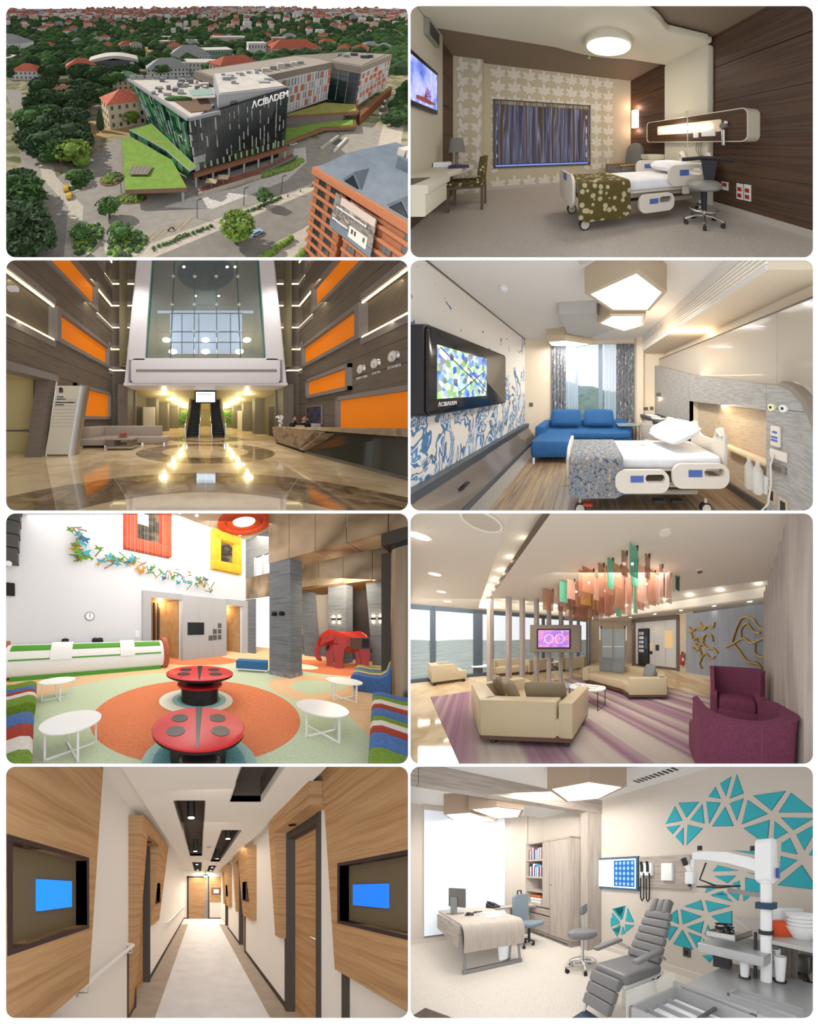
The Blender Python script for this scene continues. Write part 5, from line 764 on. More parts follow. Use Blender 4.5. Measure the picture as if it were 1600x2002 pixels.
def mural_mat():
    m = bpy.data.materials.new('marbled_mural'); m.use_nodes = True; nt = m.node_tree; N = nt.nodes; L = nt.links; b = N['Principled BSDF']; b.inputs['Roughness'].default_value = .5
    at = N.new('ShaderNodeAttribute'); at.attribute_name = 'room'; mp = N.new('ShaderNodeMapping'); mp.inputs['Scale'].default_value = (1, 2.2, 1.5); mp.inputs['Rotation'].default_value = (.5, 0, 0); L.new(at.outputs['Vector'], mp.inputs['Vector'])
    n = N.new('ShaderNodeTexNoise'); n.inputs['Scale'].default_value = .85; n.inputs['Detail'].default_value = 2.5; n.inputs['Distortion'].default_value = 3.0; L.new(mp.outputs[0], n.inputs['Vector'])
    sp = N.new('ShaderNodeSeparateXYZ'); L.new(at.outputs['Vector'], sp.inputs[0])
    h = N.new('ShaderNodeMapRange'); h.inputs[1].default_value = .5; h.inputs[2].default_value = 2.1; h.inputs[3].default_value = .09; h.inputs[4].default_value = -.12; L.new(sp.outputs['Z'], h.inputs[0])
    a = N.new('ShaderNodeMath'); a.operation = 'ADD'; L.new(n.outputs['Fac'], a.inputs[0]); L.new(h.outputs[0], a.inputs[1])
    r = N.new('ShaderNodeValToRGB'); e = r.color_ramp.elements; e[0].position = .515; e[0].color = rgb('DDD6CB'); e[1].position = .53; e[1].color = rgb('1F3550')
    for p, c in ((.545, '4A7DA8'), (.575, '2F6A9C'), (.59, 'DCD8D2'), (.62, 'E2DDD6'), (.635, '3B74A6'), (.68, '5F93BC'), (.7, 'E0DCD6')): q = e.new(p); q.color = rgb(c)
    L.new(a.outputs[0], r.inputs[0]); L.new(r.outputs[0], b.inputs['Base Color']); return m
fl4 = struct('floor', MB().poly([(-1.4, 1.4, -.01), (2.2, 1.4, -.01), (2.2, 6, -.01), (-1.4, 6, -.01)]), mat('floor_joint', '4E4338'))
part(fl4, 'border', B(-1.4, 1.4, -.01, -1.13, 5.9, 0), mat('border_grey', '9C948B', rough=.4)); rnd = random.Random(7)
for k in range(17):
    x = -1.13+.185*k; y = 1.5-rnd.random()*.9
    while y < 5.9: part(fl4, 'plank', B(x+.002, max(y, 1.4), -.01, x+.183, min(y+1.25, 5.9), .002*rnd.random()), plk, sub=.6) if y+1.2 > 1.9 else None; y += 1.255
wl4 = struct('wall_left', B(-1.8, 1.4, 0, -1.67, 6, 2.8), mural_mat(), sub=.12); struct('trim_1', B(-1.67, 1.4, 2.725, -1.655, 5.9, 2.74), gtrim)
struct('ceiling', B(-1.8, 1.4, 2.74, 1.5, 6, 2.8), wht)
bp4 = struct('baseboard_left', MB().prism([(-1.67, 0), (-1.37, 0), (-1.37, .06), (-1.39, .075), (-1.6, .37), (-1.67, .37)], 'y', 1.4, 5.9), mat('ledge_gloss', '6E655E', rough=.1, coat=.6))
part(bp4, 'ledge', B(-1.67, 1.4, .37, -1.56, 5.9, .46), mat('ledge_slate', '4A4E56', rough=.3)); part(bp4, 'foot_strip', B(-1.38, 1.4, 0, -1.355, 5.9, .07), mat('ledge_slate', '4A4E56'))
single('remote_control', 'black remote control on the glossy sloping ledge', 'remote', MB().cb((0, 0, .012), (.05, .18, .024)), mat('tv_black', '121216', rough=.3), (-1.47, 2.62, .22), .1, bevel=.006)
# window wall
wb4 = struct('wall_back', B(-1.8, 5.9, 0, -.9, 6, 2.8).box(1.3, 5.9, 0, 2.2, 6, 2.8).box(-.9, 5.9, 2.62, 1.3, 6, 2.8).box(-.9, 5.9, 0, 1.3, 6, .35), bge)
struct('baseboard_back', B(-1.37, 5.88, 0, -.9, 5.9, .08).box(1.3, 5.88, 0, 1.85, 5.9, .08), gtrim); struct('column_1', B(1.3, 5.6, 0, 1.47, 5.9, 2.74), bge)
wn = struct('window_1', B(-.9, 5.93, .35, -.84, 5.97, 2.62).box(1.24, 5.93, .35, 1.3, 5.97, 2.62).box(.33, 5.92, .35, .44, 5.98, 2.62).box(-.3, 5.93, .35, -.24, 5.97, 2.62).box(-.9, 5.93, .35, 1.3, 5.97, .42), mat('window_alu', '8A97A4', rough=.4, metal=.3))
for a, b in ((-.84, -.3), (-.24, .33), (.44, 1.24)): part(wn, 'pane', B(a, 5.945, .42, b, 5.95, 2.62), glass('window_pane', 'C8E0EC', .12))
cu4 = mat('curtain_grey_print', '3F4650', ['7A7E86', '55504C', 'B0B2B4'], rough=.9, sc=(25, 25, 9), lo=.35, hi=.65)
def curtain(lab, x0, x1, y, z0, z1, mt, fold, group, nm='curtain', amp=.03):
    n = int((x1-x0)/fold*8); rings = [[((x1-x0)*i/n, amp*sin(i*pi/4+.4*sin(i*.3)), z) for i in range(n+1)] for z in (0, (z1-z0)/2, z1-z0)]
    return single(nm, lab, 'curtain', MB().loft(rings, cap=False, closed=False), mt, (x0, y, z0), group=group)
curtain('patterned grey curtain at the left of the window', -.93, -.55, 5.8, .05, 2.6, cu4, .09, 'patterned curtains'); curtain('patterned grey curtain at the right of the window', .8, 1.26, 5.8, .05, 2.6, cu4, .09, 'patterned curtains')
shr = glass('sheer', 'C3D3E4', .55, .8); curtain('white sheer beside the left curtain', -.55, -.22, 5.85, .05, 2.6, shr, .08, 'sheer curtains', 'sheer_curtain', .02); curtain('white sheer beside the right curtain', .48, .82, 5.85, .05, 2.6, shr, .08, 'sheer curtains', 'sheer_curtain', .02)
# what the window shows: wooded hills
hm = MB(); rnd = random.Random(3)
rings = []
for j, (y, zb) in enumerate(((14, -2), (30, -1.5), (60, .6), (110, 2.6), (160, -2))): rings.append([(x*y/14, y, zb+(.9*sin(x*1.3+j)+.5*sin(x*2.7+j*2))*(y/40)) for x in [-6+.8*i for i in range(16)]])
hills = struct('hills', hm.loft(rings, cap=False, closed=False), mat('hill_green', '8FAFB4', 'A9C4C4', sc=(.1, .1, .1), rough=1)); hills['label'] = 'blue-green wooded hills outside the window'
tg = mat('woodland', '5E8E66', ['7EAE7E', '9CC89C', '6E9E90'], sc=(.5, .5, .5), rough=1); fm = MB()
for k in range(150):
    y = 12+rnd.random()**1.5*45; x = rnd.uniform(-.22, .3)*y; r = rnd.uniform(.7, 1.3); z = -1.9+.05*(y-12)
    fm.at(x, y, z, rnd.random()*6).ball((0, 0, 0), (r, r, r*rnd.uniform(.8, 1.2)), 7, 4)
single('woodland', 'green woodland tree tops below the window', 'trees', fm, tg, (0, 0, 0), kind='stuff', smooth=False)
# television with logo
tv = thing('television', 'wide black wall television showing blue and green leaves', 'television', (-1.67, 2.95, 1.15)); blkg = mat('tv_gloss', '14161C', rough=.12)
part(tv, 'cabinet', MB().prism(rrect(0, .42, 1.96, .86, .05), 'x', 0, .19), mat('tv_brown', '1E1A1A', rough=.3)); part(tv, 'front', MB().prism(rrect(0, .42, 1.92, .84, .06), 'x', .19, .22), blkg, bevel=.01)
part(tv, 'screen', B(.22, -.84, .15, .224, .2, .68), mat('leaf_screen', '2A4FB8', ['7FA8E8', 'B8D890', '5C78C8', 'E0ECC8', '4A3E6A', '90C070'], sc=(17, 17, 17), tex='cells', lo=.05, hi=.95, emit=.75), sub=.15)
br_ = MB()
for a in ((-.8, .66, .18, .2), (-.3, .5, .1, .3), (-.5, .2, .15, .5)): br_.bar((.226, a[0], a[1]), (.226, a[2], a[3]), .006, .008)
part(tv, 'twig_picture', br_, mat('twig', '3A2E3C'))
logo(tv, MB().at(.222, -.68, .075, pi/2, pi/2), .062, mat('logo_pale', 'C9C4C0', rough=.4, emit=.1))
# sockets on the back wall
single('wall_switch', 'small dark switch on the beige back wall', 'switch', MB().cb((0, -.01, 0), (.1, .02, .1)), gtrim, (-1.5, 5.9, .97)); single('wall_switch', 'dark double switch above the desk', 'switch', MB().cb((0, -.01, 0), (.2, .02, .08)).cb((.2, -.01, .01), (.09, .02, .09)), gtrim, (1.57, 5.6 if 0 else 5.9, .86))
# blue corner sofa
sf = thing('corner_sofa', 'blue corner sofa with chaise in front of the window', 'sofa', (-.98, 5.72, 0))
part(sf, 'base', B(0, -.85, .1, 2.0, 0, .3), navy2, bevel=.03); soft(sf, 'seat', 1.0, -.45, .28, 1.95, .85, .15, navy2); soft(sf, 'chaise', .31, -1.28, .12, .72, .85, .31, navy2, .05)
part(sf, 'arm', B(-.14, -1.0, .08, .06, 0, .58), navy2, bevel=.04, seg=3); part(sf, 'backrest', B(0, -.16, .25, 2.02, .02, .6), navy2, bevel=.04)
part(sf, 'arm_right', B(1.9, -.5, .1, 2.08, 0, .5), navy2, bevel=.04)
for x, y in ((0, -1.66), (.62, -1.66), (1.95, -.8), (0, -.1)): part(sf, 'leg', B(x-.02, y-.02, 0, x+.02, y+.02, .12), steel)
for x, lab in ((-.5, 'left blue back cushion on the corner sofa'), (.3, 'right blue back cushion on the corner sofa')):
    m = pillow_mb(.74, .42, .2); single('sofa_cushion', lab, 'cushion', MB().at(0, 0, .2, 0, 1.2).add(m.v, m.f), navy2, (x, 5.42, .46), group='sofa cushions')
t = thing('side_table', 'small glass side table with thin metal frame by the window', 'table', (1.0, 5.3, 0)); part(t, 'top', B(-.25, -.2, .52, .25, .2, .535), glass('table_glass', 'A8B8B8', .5)); part(t, 'frame', MB().tube([(.24, -.19, 0), (.24, -.19, .53)], .012).tube([(.24, .19, 0), (.24, .19, .53)], .012).tube([(-.24, -.19, .52), (.24, -.19, .52)], .01).tube([(.24, -.19, .01), (.24, .19, .01)], .012), gtrim)
# desk with papers and telephone, tub chair
dk = thing('writing_desk', 'dark wall desk along the grey panelled wall', 'desk', (1.6, 4.7, 0)); dkd = mat('desk_dark', '2E2C2E', rough=.35); part(dk, 'top', MB().prism([(-.22, .88), (-.2, -.7), (-.08, -.98), (.25, -1.0), (.25, .88)], 'z', .68, .75), dkd, bevel=.01); part(dk, 'support', B(.1, .7, 0, .2, .8, .68), dkd); part(dk, 'support', B(.1, -.9, 0, .2, -.8, .68), dkd)
for i, (y, r, lab) in enumerate(((5.3, .2, 'white brochure at the far end of the desk'), (4.95, -.3, 'open magazine on the desk'), (4.7, .5, 'folded leaflet on the desk'))): single('brochure', lab, 'brochure', MB().cb((0, 0, .006), (.2, .26, .012)), mat('print_%d' % i, ['E8E6E2', '8FA8C0', 'C8C4C0'][i], 'F0EEEA', sc=(8, 8, 8)), (1.58, y, .75), r, group='papers on the desk')
t = thing('telephone', 'white telephone on the dark wall desk', 'telephone', (1.62, 4.1, .75), .6); part(t, 'body', MB().prism([(-.1, 0), (.1, 0), (.1, .06), (-.1, .03)], 'x', -.09, .09), bedw, bevel=.008); part(t, 'handset', MB().tube([(-.05, -.1, .06), (-.05, -.06, .09), (-.05, .06, .1), (-.05, .1, .07)], .022), bedw)
tc = thing('tub_chair', 'pale grey tub chair tucked under the desk', 'chair', (1.35, 4.35, 0)); tub = mat('tub_grey', 'B9B2A8', rough=.8)
sh = [[(.26*cos(a)*q, .26*sin(a)*q, z) for a in [.6+i*(2*pi-1.2)/16 for i in range(17)]] for q, z in ((.8, .36), (1, .5), (1.08, .72), (.98, .72), (.9, .5), (.7, .4))]
part(tc, 'shell', MB().loft(sh, cap=False, closed=False), tub); soft(tc, 'seat', 0, 0, .32, .42, .42, .1, tub)
for k in range(4): a = pi/4+k*pi/2; part(tc, 'leg', MB().tube([(.1*cos(a), .1*sin(a), .34), (.2*cos(a), .2*sin(a), 0)], .014), dkd)
# right wall: soffit with grooves, glossy panel, grey panelling with a lit niche
sof = struct('ceiling_soffit', B(1.46, 1.4, 2.36, 2.3, 5.9, 2.8), bge); sof['label'] = 'beige soffit along the right side of the ceiling'
part(sof, 'fascia', B(1.44, 1.4, 2.36, 1.46, 5.9, 2.4).box(1.44, 1.4, 2.6, 1.46, 5.9, 2.74), wht)
for k in range(5): part(sof, 'groove_slat', B(1.445, 1.4, 2.405+.04*k, 1.46, 5.9, 2.43+.04*k), mat('slat_lit', 'F4EBDD', rough=.5))
wr4 = struct('wall_right', B(2.1, 1.4, 0, 2.2, 6, 2.8), bge)
gp = struct('wall_upper_panel', B(1.95, 1.3, 1.2, 2.0, 2.22, 2.18).box(1.95, 2.225, 1.2, 2.0, 4.4, 2.18).box(1.95, 4.405, 1.2, 2.0, 5.82, 2.2), glossb); gp['label'] = 'glossy beige wall panels above the bedhead'
part(gp, 'cap_strip', B(1.94, 1.3, 2.18, 1.955, 5.82, 2.195), gtrim)
top = [(5.88, 2.02), (3.92, 1.66), (2.24, 1.44), (2.1, 1.43), (1.98, 1.38), (1.88, 1.28), (1.8, 1.12), (1.72, .92), (1.6, .7)]
pn = thing('bedhead_panelling', 'grey slanted-grain panelling with lit niche behind the bed', 'wall panel', (1.85, 4, 0)); mq = lambda: MB().at(-1.85, -4)
part(pn, 'panel', mq().prism([(4.85, 0), (5.88, 0), (5.88, 2.02), (4.85, 1.84)], 'x', 1.85, 1.93), gst, sub=.4); part(pn, 'panel', mq().prism([(3.92, 0), (4.845, 0), (4.845, 1.84), (3.92, 1.66)], 'x', 1.85, 1.93), gst, sub=.4)
part(pn, 'panel', mq().prism([(2.24, 1.18), (3.915, 1.18), (3.915, 1.66), (2.24, 1.44)], 'x', 1.85, 1.93), gst, sub=.4); part(pn, 'panel', mq().prism([(1.6, 1.205), (2.235, 1.205), (2.235, 1.44)]+[p for p in top[3:] if p[1] > 1.205]+[(1.83, 1.205)], 'x', 1.85, 1.93) if 0 else mq().prism([(2.235, 1.205)]+[(2.235, 1.44)]+top[3:6]+[(1.835, 1.205)], 'x', 1.85, 1.93), gst, sub=.4)
part(pn, 'panel', mq().prism([(2.235, 0), (2.235, 1.2), (1.83, 1.2), (1.8, 1.12), (1.72, .92), (1.6, .7), (1.6, 0)], 'x', 1.85, 1.93), gst, sub=.4)
part(pn, 'edge_band', mq().loft([[(1.85, y, z), (1.85, y-.03, z+.04), (1.97, y-.03, z+.04), (1.97, y, z)] for y, z in top[3:]], cap=True), mat('edge_taupe', '8A7E72', rough=.4))
part(pn, 'niche_back', mq().box(2.02, 2.24, 0, 2.04, 3.92, 1.2), mat('niche_wood', 'BBA68C', ['C8B498', 'B29D83'], sc=(2, 7, 46), rough=.5), sub=.5); part(pn, 'niche_side', mq().box(1.86, 3.92, 0, 2.04, 3.95, 1.2), bge); part(pn, 'skirting', mq().box(1.98, 2.24, 0, 2.02, 3.9, .09), gtrim)
area((1.93, 3.08, 1.17), 2.2, 12, (1, .8, .55), (2.0, 3.08, .5), .05, 'niche_light'); area((2.02, 3.6, 2.22), 3.6, 20, (1, .8, .55), (2.02, 3.6, 2.7), .06, 'cove_light'); area((1.9, 3.6, 1.62), 2.6, 7, (1, .8, .55), (1.97, 3.6, 2.1), .04, 'ledge_light')
single('wall_bumper', 'pale wooden wall bumper behind the bedhead', 'wall guard', MB().cb((0, 0, 0), (.12, .75, .07)), mat('bumper_wood', 'D9C3A2', rough=.4), (1.95, 2.65, .6), bevel=.03)
t = thing('reading_lamp', 'small dark reading lamp on the grey panel', 'lamp', (1.85, 5.45, 1.2)); part(t, 'head', B(-.08, -.05, 0, 0, .05, .1), gtrim); part(t, 'glow', B(-.07, -.04, -.004, -.01, .04, 0), lampp); point((1.8, 5.45, 1.15), .5, (1, .8, .5), .02)
for y, c, lab in ((2.16, 'E8E2B8', 'round cream gas outlet'), (2.03, 'E8E6E4', 'round white gas outlet')):
    t = thing('gas_outlet', f'{lab} on the grey panel', 'outlet', (1.85, y, 1.215)); part(t, 'ring', MB().tube([(-.02, 0, 0), (0, 0, 0)], .036, 20), mat('ring_'+c, c)); part(t, 'port', MB().tube([(-.025, 0, 0), (-.02, 0, 0)], .014, 12), wheelm)
t = thing('bed_handset', 'white bedside control panel with blue keys', 'control panel', (1.85, 2.105, .94)); part(t, 'case', B(-.03, -.05, -.1, 0, .05, .1), bedw, bevel=.01); part(t, 'keys', B(-.034, -.035, -.05, -.03, .035, -.03).box(-.034, -.035, -.02, -.03, .035, 0).box(-.034, -.03, .03, -.03, .02, .05), bedblue)
t = thing('socket_strip', 'white socket strip with a plugged white lead', 'socket', (1.85, 2.08, .765)); part(t, 'plate', B(-.025, -.09, -.045, 0, .09, .045), bedw, bevel=.008); part(t, 'lead', MB().tube([(-.03, .03, 0), (-.06, .03, -.1), (-.04, .05, -.3), (-.06, .06, -.5), (-.12, .16, -.7)], .007), bedw)
t = thing('socket_strip', 'dark grey double socket below the white strip', 'socket', (1.85, 2.08, .64)); part(t, 'plate', B(-.03, -.075, -.035, 0, .075, .035), mat('plate_taupe', '7E756A'), bevel=.006); part(t, 'insert', B(-.034, -.05, -.025, -.03, .05, .025), gtrim)
for y, z, lab in ((2.16, .34, 'low framed wall socket nearer the bed'), (2.03, .3, 'low framed wall socket nearer the picture edge')):
    t = thing('wall_socket', lab, 'socket', (1.85, y, z), group='low wall sockets'); part(t, 'plate', B(-.015, -.045, -.07, 0, .045, .07), lampb); part(t, 'insert', B(-.02, -.025, -.045, -.015, .025, .045), wheelm)
t = thing('drain_bottles', 'clear plastic bottles in a wall holder beside the bed', 'bottle', (1.85, 2.33, .3)); cp = glass('clear_plastic', 'E8E4DC', .45, .2)
for k in range(2): part(t, 'bottle', MB().at(-.06, .06-.12*k, 0).lathe([(.03, 0), (.045, .02), (.045, .25), (.02, .3), (.02, .34)], n=14), cp)
part(t, 'holder', B(-.02, -.12, .02, 0, .12, .2), mat('plate_white', 'D6D4D0'))
# bed with throw, pillow and call handset
hospital_bed('cream hospital bed with lowered rails in the bright room', (-.2, 2.38, 0), 0, 2.13, 1.0, .79, True, sc=.82)
blanket('blue-grey mottled throw over the bright room bed foot', (-.18, 2.36, 0), 0, .7, 1.0, .79, .5, mat('grey_mottle', '4C4A4E', ['8A98A8', '6E6660', 'A89C8C'], rough=.9, sc=(22, 22, 22), lo=.38, hi=.62, detail=4), sc=.82)
m = pillow_mb(.5, .68, .24); single('pillow', 'plump white pillow on the bright room bed', 'pillow', MB().at(0, 0, .1, .25, 0, -.35).add(m.v, m.f), sheet, (1.17, 2.85, .66), sc=.9)
t = thing('call_handset', 'small white call handset lying on the bed sheet', 'remote', (.72, 2.85, .655)); part(t, 'body', MB().cb((0, 0, .015), (.1, .03, .025)), bedw, bevel=.008); part(t, 'cord', MB().tube([(.05, 0, .01), (.2, .04, .008), (.35, .03, .008)], .004, 6), bedw)
# faceted ceiling lamps
def facet(lab, outer, z, lit, k=.86, group='faceted ceiling boxes'):
    cx, cy = sum(p[0] for p in outer)/len(outer), sum(p[1] for p in outer)/len(outer); t = thing('ceiling_light' if lit else 'ceiling_box', lab, 'lamp' if lit else 'ceiling box', (cx, cy, 2.74), group=group)
    o = [(x-cx, y-cy) for x, y in outer]; part(t, 'box', MB().prism(o, 'z', z-2.74, 0), lampb if lit else lampg, smooth=False)
    if lit: part(t, 'diffuser', MB().prism([(x*k, y*k) for x, y in o], 'z', z-2.744, z-2.74), lampp); area((cx, cy, z-.03), .5, lit, (1, .97, .92))
facet('largest glowing pentagon ceiling lamp', [(-.02, 2.4), (.45, 1.9), (.87, 2.35), (.85, 2.93), (.33, 2.93)], 2.45, 95); facet('second glowing pentagon lamp behind the largest', [(.17, 3.48), (.34, 3.1), (.85, 3.1), (.94, 3.6), (.7, 4.0)], 2.45, 48); facet('small glowing pentagon lamp nearest the curtain', [(-.9, 4.86), (-.46, 4.7), (.14, 5.14), (-.18, 5.4), (-.9, 5.32)], 2.45, 18)
facet('unlit grey ceiling box cut by the picture top', [(-.3, 1.5), (-.06, 2.15), (.4, 1.85), (.5, 1.5)], 2.62, 0); facet('unlit grey ceiling box between the pentagon lamps', [(-.42, 3.35), (.15, 3.28), (.2, 3.5), (.6, 4.1), (.1, 4.9), (-.4, 4.5)], 2.55, 0)
t = thing('smoke_detector', 'white smoke detector on the bright room ceiling', 'detector', (-1.08, 2.85, 2.74)); part(t, 'base', MB().cyl((0, 0, -.025), .06, .025), wht); part(t, 'head', MB().cyl((0, 0, -.06), .035, .035, 20, .05), sheet)
# ================================================================ children's lobby
ST = Stage(WIN[4], (396, 1223.5), 421, 1.7, yaw=37.3, near=1.9, deep=8); YA = -R(37.3)
ww = mat('lobby_white', 'DEDFE2', rough=.7, spec=.2); slate = mat('slate_strips', '6A6E72', ['7E8286', '5A5E62'], rough=.6, sc=(1.2, 1.2, 60), lo=.35, hi=.65, detail=3, bump=.15); bronze = mat('bronze_sheet', '8E7860', ['B8A284', '7A654C', 'CDB898'], metal=.45, rough=.35, sc=(.35, .35, .35), lo=.3, hi=.72)
def carpet(n, c, c2): return mat('carpet_'+n, c, c2, rough=.95, sc=(26, 26, 26), lo=.3, hi=.7, detail=3, spec=.1)
cor, csg, cpe, ccr, cte = carpet('orange', 'D27850', 'DE8C64'), carpet('sage', 'B9C8A8', 'CBD8BA'), carpet('peach', 'DDB58A', 'E8C8A0'), carpet('cream', 'E6E4CE', 'F0EEDC'), carpet('teal', '5F99A2', '7FB2B4')
lred = mat('lacquer_red', 'CC1820', rough=.35, spec=.3); lblk = mat('lacquer_black', '1A1818', rough=.3, spec=.3); twht = mat('table_white', 'F2F2F0', rough=.3)
fl5 = struct('floor', MB().poly([(-3, 0, 0), (14, 0, 0), (14, 14, 0), (-3, 14, 0)]), cpe, sub=1.2)
def disc(nm, c, r, z, mt, n=64, r0=0):
    if r0: return part(fl5, nm, ringplate(MB(), [(c[0]+r*cos(2*pi*k/n), c[1]+r*sin(2*pi*k/n)) for k in range(n)], [(c[0]+r0*cos(2*pi*k/n), c[1]+r0*sin(2*pi*k/n)) for k in range(n)], 'z', 0, z), mt)
    return part(fl5, nm, MB().prism([(c[0]+r*cos(2*pi*k/n), c[1]+r*sin(2*pi*k/n)) for k in range(n)], 'z', 0, z), mt, sub=1.0)
disc('carpet_disc', (2.3, 3.95), 3.35, .003, csg); disc('carpet_disc', (6.6, 4.6), 2.3, .002, csg); disc('carpet_ring', (6.2, 2.6), 1.5, .006, cpe, r0=.9)
disc('carpet_disc', (2.72, 3.78), 2.04, .008, cor); disc('carpet_disc', (2.9, 4.05), .84, .012, ccr); disc('carpet_disc', (2.95, 4.0), .62, .015, carpet('pale_teal', '9CC0BC', 'AECCC4')); disc('carpet_disc', (2.95, 4.0), .5, .018, cte)
disc('carpet_disc', (1.62, 2.2), .72, .016, carpet('pale_teal', '9CC0BC', 'AECCC4')); disc('carpet_disc', (1.62, 2.2), .58, .02, cte)
disc('carpet_disc', (9.6, 4.0), 1.7, .006, cor); disc('carpet_disc', (8.7, 4.6), .6, .009, ccr); disc('carpet_disc', (7.0, 9.6), 2.6, .005, cor); disc('carpet_disc', (10.2, 8.0), 2.3, .007, cpe)
# long white wall with doorways under a grey surround
wl5 = struct('wall_back', B(-3, 9.2, 0, 4, 9.4, 7.2).box(5.62, 9.2, 0, 8.52, 9.4, 7.2).box(10.07, 9.2, 0, 10.5, 9.4, 7.2).box(4, 9.2, 2.97, 5.62, 9.4, 7.2).box(8.52, 9.2, 2.9, 10.07, 9.4, 7.2), ww)
gsr = mat('surround_grey', 'B4B4B4', rough=.5); sr = thing('doorway_surround', 'pale grey doorway surround on the white lobby wall', 'wall panel', (7, 9.2, 0)); q = lambda: MB().at(-7, -9.2)
part(sr, 'frame', q().box(3.62, 9.0, 0, 4, 9.2, 3.25).box(4, 9.0, 2.97, 5.62, 9.2, 3.25).box(8.52, 9.0, 2.9, 10.43, 9.2, 3.25).box(10.07, 9.0, 0, 10.43, 9.2, 2.9), gsr)
for k in range(3): part(sr, 'panel', q().box(5.62+.967*k, 8.9, 0, 6.58+.967*k, 9.2, 3.2), gsr, bevel=.008)
tan = mat('tan_interior', 'B98F5C', 'A87E4C', sc=(3, 3, 3), rough=.6)
for a, b, z in ((4, 5.62, 2.97), (8.52, 10.07, 2.9)): part(sr, 'recess', q().box(a, 10.6, 0, b, 10.7, z).box(a-.05, 9.3, 0, a, 10.7, z).box(b, 9.3, 0, b+.05, 10.7, z).box(a, 9.3, z, b, 10.7, z+.05), tan)
for k in range(4): part(sr, 'dark_slat', q().box(4.35+.22*k, 10.4, 0, 4.43+.22*k, 10.6, 2.9), mat('slat_dark', '4A3A2C'))
point((4.9, 10, 2.8), 5, (1, .75, .45), .05); point((9.3, 10, 2.7), 4, (1, .75, .45), .05)
single('wall_television', 'small dark television on the grey surround', 'television', MB().cb((0, -.03, 0), (1.0, .06, .62)), mat('tv_black', '121216', rough=.3), (6.35, 8.9, 1.56), bevel=.01)
sh = thing('wall_shelf', 'column of small dark wall cubbies on the grey surround', 'shelf', (7.8, 8.9, .9)); part(sh, 'frame', B(-.02, -.02, -.02, .32, 0, 1.0), gsr)
for k, (x, z) in enumerate(((.02, .68), (.02, .36), (.02, .04), (-.32, .36), (-.32, .04), (-.62, .02))): part(sh, 'cubby', B(x, -.03, z, x+.26, -.02, z+.26), mat('cubby_dark', '5A5652' if k < 3 else '2A2826'))
# box windows
def boxwin(lab, x0, x1, z0, z1, mt, w):
    t = thing('box_window', lab, 'window', (x0, 9.2, z0)); X, Z = x1-x0, z1-z0
    part(t, 'frame', B(0, -.35, 0, X, 0, w).box(0, -.35, Z-w, X, 0, Z).box(0, -.35, w, w, 0, Z-w).box(X-w, -.35, w, X, 0, Z-w), mt, bevel=.01)
    part(t, 'pane', B(w, -.06, w, X-w, -.05, Z-w), mat('box_glass', '4A4030', ['8A7858', '2E2820', '6E6048'], rough=.1, sc=(.5, .5, .9))); part(t, 'room_light', B(w+.05, -.08, Z*.52, w+.6, -.06, Z*.72), mat('window_lamp', 'FFF6E8', emit=1.2)) if x0 < 5 else None
boxwin('bright orange box window high on the white wall', 2.82, 4.93, 4.9, 7.3, mat('frame_orange', 'D2552E', 'C84A26', sc=(3, 3, 3), rough=.5), .5); boxwin('yellow box window high on the white wall', 7.55, 9.7, 4.8, 7.0, mat('frame_yellow', 'E0B32C', 'D4A422', sc=(3, 3, 3), rough=.5), .5)
t = thing('wall_clock', 'round white clock on the white lobby wall', 'clock', (1.56, 9.2, 2.07)); part(t, 'rim', MB().at(rx=pi/2).cyl((0, 0, 0), .17, .05, 28), mat('clock_rim', '8A8C90', metal=.6, rough=.3)); part(t, 'face', MB().at(rx=pi/2).cyl((0, 0, .05), .14, .006, 28), twht); part(t, 'hands', B(-.008, -.065, -.01, .008, -.058, .11).box(-.008, -.065, -.01, .008, -.058, -.06), lblk)
single('wall_switch', 'white switch panel beside the doorway surround', 'switch', MB().cb((0, -.02, 0), (.16, .04, .3)), twht, (3.42, 9.2, 1.35))
# ceiling with the orange ring lamp
struct('ceiling', B(-3, 3, 7.15, 12, 9.4, 7.3), mat('lobby_ceiling', 'C4AE92', rough=.7)); t = thing('ring_lamp', 'large orange ring recess lamp in the lobby ceiling', 'lamp', (8.5, 7.6, 7.15)); orr = mat('ring_orange', 'C2461C', rough=.4)
part(t, 'ring', MB().lathe([(1.35, 0), (1.38, -.16), (1.3, -.2), (1.05, -.2), (.98, -.14), (.95, 0)], n=48), orr); part(t, 'inner_ring', MB().lathe([(.95, -.01), (.9, -.1), (.62, -.1), (.58, -.01)], n=40), orr); part(t, 'diffuser', MB().cyl((0, 0, -.05), .56, .03, 36), mat('lamp_white', 'FFF6E6', emit=5))
for x, y, w_ in ((6.2, 8.6, 'second from the left'), (9.6, 8.9, 'right of the orange ring lamp'), (5.4, 8.9, 'farthest left')): t = thing('ceiling_spot', f'small recessed spot in the lobby ceiling, {w_}', 'lamp', (x, y, 7.15), group='lobby ceiling spots'); part(t, 'trim', MB().cyl((0, 0, -.02), .12, .02, 16), ww); part(t, 'lens', MB().cyl((0, 0, -.03), .08, .01, 16), lampw)
